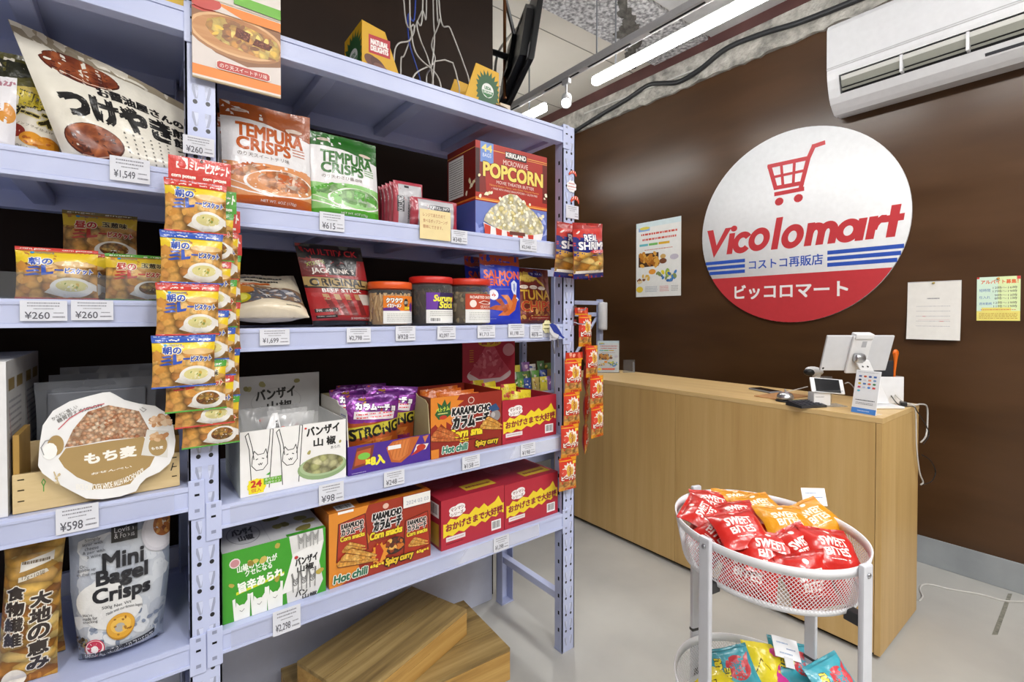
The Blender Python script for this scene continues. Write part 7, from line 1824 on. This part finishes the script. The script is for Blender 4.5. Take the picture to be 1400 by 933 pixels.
# --- flyer stand and small acrylic stand at the far end
b0, b1 = onc(817, 510), onc(848, 511)
e = empty('flyer_stand', (b0.x, b0.y, CT), 0, label='upright flyer in a clear stand at the far end of the counter', cat='flyer stand')
wf = .15
dirf = math.atan2(RGT.y, RGT.x)
mtf = Matrix.Rotation(dirf, 4, 'Z')
mb = MB(); mb.box(0, wf, 0, .001, .004, .225, M('f0f1ef', 'paper'), 0, mtx=mtf)
S, asp = flat(mtf @ Vector((0, 0, .004)), mtf @ Vector((wf, 0, 0)), Vector((0, 0, .221))); draw(mb, S, [i for i in flyer if i[0] != 'R' or i[4] - i[2] < .99] + [('R', .2, .08, .8, .13, 'd8644a')], asp, None, 'paper'); mb.build('flyer', e)
mb = MB(); mb.box(-.004, wf + .004, -.003, -.001, 0, .23, MAT_ACR, 0, mtx=mtf); mb.box(-.004, wf + .004, -.003, .07, 0, .002, MAT_ACR, 0, mtx=mtf); mb.build('clear_holder', e)
p = onc(868, 508); p.x = min(p.x, 2.70)
mb = MB(); mb.box(0, .08, 0, .003, 0, .09, MAT_ACR, 0, mtx=mtf); mb.box(0, .08, .003, .05, 0, .003, MAT_ACR, 0, mtx=mtf); mb.box(.077, .08, .003, .05, .003, .07, MAT_ACR, 0, mtx=mtf)
mb.build('card_holder', None, p, label='small clear acrylic holder beside the upright flyer', cat='card holder')
# --- cables around the counter
def spline(pts, n=8):
    sm = []
    for i in range(len(pts) - 1):
        p0, p1, p2, p3 = pts[max(0, i - 1)], pts[i], pts[i + 1], pts[min(len(pts) - 1, i + 2)]
        for k in range(n):
            t = k / n
            sm.append(.5 * ((2 * p1) + (-p0 + p2) * t + (2 * p0 - 5 * p1 + 4 * p2 - p3) * t * t + (-p0 + 3 * p1 - 3 * p2 + p3) * t ** 3))
    return sm + [pts[-1]]
def cable(pts, r, m, label, name='cable'):
    mb = MB(); mb.tube(spline([Vector(p) for p in pts]), r, m, 7)
    return mb.build(name, label=label, cat='cable', group='cables around the counter')
YE = CY0 - .012
def oe(px, py, y=YE): return on(px, py, 1, y)
top = Vector((2.60, CY0 + .02, CT + .005))
cable([(O.x + .11, O.y + .05, CT + .132), (O.x + .148, O.y + .02, CT + .10), (2.70, CY0 + .03, CT + .014), (2.69, CY0 - .006, CT + .006), oe(1252, 566), oe(1253, 610), oe(1257, 645), oe(1262, 659), oe(1259, 663)], .0032, MAT_CAB, 'white cable hanging down the counter end to knee height')
cable([(2.62, CY0 + .09, CT + .004), (2.72, CY0 + .03, CT + .008), (2.72, CY0 - .006, CT + .006), oe(1258, 553), oe(1267, 556), oe(1268, 575), oe(1266, 596), oe(1259, 605)], .0036, MAT_CAB, 'white cable bowing out at the top of the counter end')
cable([(O.x + .10, O.y + .03, CT + .134), (O.x + .118, O.y - .014, CT + .07), (2.66, CY0 + .04, CT + .008), (2.665, CY0 - .012, CT + .005), oe(1254, 563, YE - .014), oe(1266, 582, YE - .014), oe(1270, 595, YE - .014), oe(1262, 608, YE - .014)], .0022, M('1c1c1e', 'plastic'), 'black cable from the white bin bowing over the counter end')
cable([oe(1260, 622), oe(1272, 630), oe(1279, 645), oe(1274, 658), oe(1262, 663)], .0022, M('1c1c1e', 'plastic'), 'lower black cable loop beside the counter end')
cable([onc(1058, 538.5), onc(1080, 535), onc(1104, 529)], .003, MAT_CAB, 'white cable lying on the counter left of the scanner')
pz = onc(1158, 540)
cable([(pz.x - .03, pz.y, CT + .06), (pz.x, pz.y - .01, CT + .06), (pz.x + .03, pz.y - .03, CT + .02), onc(1175, 550), onc(1195, 553)], .003, MAT_CAB, 'white charging cable from the phone to the tablet stand')
mb = MB(); p = onc(1235, 555); mb.box(-.02, .02, -.012, .012, 0, .018, M('26272a', 'plastic'), .003); mb.build('power_adapter', None, (min(p.x, 2.70), max(p.y, CY0 + .02), CT), (0, 0, R(20)), label='small black power adapter at the counter end', cat='adapter')
fl = [on(px, py, 2, .004) for px, py in ((1256, 822), (1261, 816), (1258, 804), (1268, 799), (1300, 806), (1340, 813), (1375, 822), (1420, 824), (1500, 836))]
cable(fl, .004, MAT_CAB, 'white cable lying on the floor from the counter to the right', 'floor_cable')
simple('trim_6', lambda m: m.prism([(on(x, y, 2, .001).x, on(x, y, 2, .001).y) for x, y in ((1378, 812), (1384, 812), (1364, 868), (1356, 868))], lambda a, b, t: (a, b, t), mat_noise('worn_patch', [(.3, '6f6f66'), (.7, '9a988c')], scale=(60, 60, 60)), 0.0, .0012), kind='structure')

# ================================================================ BACKGROUND BEYOND THE RACK
rb = empty('storage_rack', (0, 0, 0), label='second white steel rack standing beyond the gap, full of small snacks', cat='rack')
BY, BX0, BX1 = 2.78, 1.50, 2.555
for x in (BX0, BX1):
    for y in (BY, BY + .40):
        mb = MB(); mb.box(x, x + .05, y, y + .04, 0, 1.74, MAT_RACK, .002)
        for k in range(24): mb.box(x + .020, x + .030, y - .0006, y, .06 + k * .07, .072 + k * .07, MAT_HOLE)
        mb.build('post', rb)
for z in (.30, .78, 1.22, 1.72):
    mb = MB(); mb.box(BX0 + .05, BX1, BY + .002, BY + .435, z - .05, z, MAT_RACK, .002); mb.build('shelf_panel', rb)
rnd = random.Random(21)
SN = [('4a6a2a', 'd8c83a'), ('6aa04a', 'e8d860'), ('2a4a9a', 'e8e4da'), ('c8b060', '7a4a2a'), ('e8d84a', '4a8a3a'), ('8a5a9a', 'e8c8d8'), ('e4e0d4', '3a5aa0'), ('5a8a4a', 'd0a040')]
protosn = []
k = 0
places = [(px, py) for py in (530, 512) for px in (703, 712, 722, 733, 744, 752)] + [(708, 498), (720, 494), (730, 497), (741, 492), (751, 488)]
SIDE = 'far-left left centre-left centre-right right far-right'.split()
for i, (px, py) in enumerate(places):
    c0, c1 = SN[i % len(SN)]
    y = BY + .05 + .09 * (0 if i < 6 else 1 if i < 12 else 2)
    p = on(px, 520, 1, y)
    row = 'front' if i < 6 else 'second' if i < 12 else 'back'
    h = .11 if i < 6 else .15 if i < 12 else .19 + .02 * (i % 2)
    bag('small_snack_bag', .075, h, .03, c0, [('R', 0, 0, 1, 1, c0), ('K', .1, .1, .9, .9, 9, .09, [c1, c0, 'e8e2d0'], 70 + i, .6)], loc=(p.x, y, .7808), rot=(R(-6), 0, R(rnd.uniform(-9, 9))), seed=100 + i, grid=(8, 8), wr=.004,
        tg=dict(label='small coloured snack bag, %s of the %s row on the second rack' % ((SIDE if i < 12 else ['far left', 'left', 'middle', 'right', 'far right'])[i % 6 if i < 12 else i - 12], row), cat='snack bag', group='small snack bags on the second rack'))
fr_ = empty('rail_frame', (0, 0, 0), label='low white steel frame between the second rack and the wall', cat='frame')
fx1 = on(820, 404, 1, 2.74).x
for x in (BX1 + .07, fx1):
    mb = MB(); mb.box(x - .02, x + .02, 2.72, 2.76, 0, 1.50, MAT_RACK, .003); mb.build('post', fr_)
for z in (1.475, 1.38, .9):
    mb = MB(); mb.box(BX1 + .09, fx1 - .02, 2.728, 2.752, z - .02, z + .012, MAT_RACK, .002); mb.build('rail', fr_)
mb = MB(); mb.tube([(BX1 + .1, 2.74, .95), (fx1 - .03, 2.74, 1.36)], .012, MAT_RACK, 8); mb.build('diagonal_brace', fr_)
p = on(824, 432, 1, 2.68)
mb = MB()
mb.lathe([(0, -.115), (.036, -.115), (.038, -.1), (.038, .1), (.036, .108), (.012, .110), (.012, .112), (0, .112)], M('dfe0e4', 'film'), 24); mb.box(-.004, .004, .03, .05, .06, .075, M('c9ccd2', 'metal'))
mb.build('plastic_bag_roll', None, p, label='white roll of plastic bags hanging on the low frame', cat='bag roll')
simple('shelf_sign', lambda m: m.box(on(690, 450, 1, 3.2).x, on(752, 450, 1, 3.2).x, 3.24, 3.26, 1.45, 1.70, M('2a2624', 'matte')), label='dark panel standing on the second rack', cat='panel')

# --- television on the column
tvm_near, tvm_far = on(730, 83, 1, 1.90), on(699, 143, 1, 2.40)
tdir = Vector((tvm_far.x - tvm_near.x, tvm_far.y - tvm_near.y, 0)).normalized()
tn = Vector((tdir.y, -tdir.x, 0))
tup = (Vector((0, 0, 1)) * math.cos(R(9)) + tn * math.sin(R(9)))
tvo = Vector((tvm_near.x, tvm_near.y, (tvm_near.z + tvm_far.z) / 2))
tv = empty('television', tvo, label='black television on a wall bracket seen from behind above the rack', cat='television')
tm2 = Matrix((tdir, tn, tup)).transposed().to_4x4()
mb = MB(); mb.box(0, .74, -.03, .0, 0, .46, M('1d1f22', 'plastic'), .006, mtx=tm2); mb.build('screen_panel', tv)
mb = MB(); mb.box(.006, .734, 0, .002, .012, .454, M('0c0d10', 'gloss'), 0, mtx=tm2); mb.build('screen', tv)
mb = MB(); mb.prism([(.06, .05), (.68, .05), (.68, .30), (.62, .36), (.12, .36), (.06, .30)], lambda a, b, t: tm2 @ Vector((a, t, b)), M('232528', 'plastic'), -.07, -.03)
for k_ in range(5): mb.box(.16 + k_ * .09, .22 + k_ * .09, -.0715, -.07, .30, .335, M('0c0c0e', 'matte'), 0, mtx=tm2)
mb.build('rear_housing', tv)
mb = MB(); mb.box(.30, .44, -.095, -.07, .10, .30, M('18191b', 'metal'), .003, mtx=tm2); mb.build('mount_plate', tv)
a_ = tm2 @ Vector((.37, -.095, .2))
mb = MB(); mb.tube([a_, Vector((a_.x * .5 + (1.365 - tvo.x) * .5, a_.y + .03, a_.z + .01)), Vector((1.362 - tvo.x, 2.05 - tvo.y, .2))], .018, M('1a1b1d', 'plastic'), 8); mb.build('wall_arm', tv)
mb = MB(); mb.box(.02, .05, -.0325, -.0305, .02, .10, M('c9cacd', 'paper'), 0, mtx=tm2); mb.build('rating_label', tv)
MAT_CU = M('8a5a3a', 'metal')
for (pa_, pb2, r_, m_, lab, cat) in (((690, -40), (690, 135), .010, MAT_CU, 'thin copper pipe running down behind the television', 'pipe'), ((684, -30), (706, 60), .012, M('9a9da0', 'metal'), 'grey metal pipe slanting down behind the television', 'pipe'), ):
    y = 2.30
    p, q = on(*pa_, 1, y), on(*pb2, 1, y)
    p.z = min(p.z, CEIL - .02)
    mb = MB(); mb.tube([p, q], r_, m_, 10); mb.build('wall_pipe', None, label=lab, cat=cat)
cpts = [on(735, -20, 1, 2.62), on(722, 25, 1, 2.60), on(690, 58, 1, 2.58), on(679, 80, 1, 2.56), on(676, 112, 1, 2.54), on(675, 135, 1, 2.52)]
cpts[0].z = min(cpts[0].z, CEIL - .02)
mb = MB(); mb.tube(spline(cpts), .009, M('b4b0a8', 'plastic'), 8); mb.build('television_cable', None, label='grey cable drooping in an arc behind the television', cat='cable')
cpts = [on(x, y, 0, WALLX - .045) for x, y in ((760, 195), (788, 178), (820, 158), (857, 136), (886, 117), (905, 114), (928, 112), (957, 95), (994, 66), (1043, 46), (1086, 33), (1129, 17), (1171, 0), (1240, -28))]
mb = MB(); mb.tube(spline(cpts), .019, M('2b2d30', 'plastic'), 8); mb.build('wall_cable', None, label='thick black cable running along the bare concrete above the brown wall', cat='cable')
mb = MB(); a_, b_ = on(800, 120, 0, WALLX - .03), on(950, 119, 0, WALLX - .03)
mb.tube([Vector((WALLX - .04, a_.y, 3.30)), Vector((WALLX - .04, b_.y, 3.25))], .008, M('d0d0cc', 'plastic'), 8); mb.build('conduit', None, label='thin white conduit on the concrete band above the wall', cat='conduit')
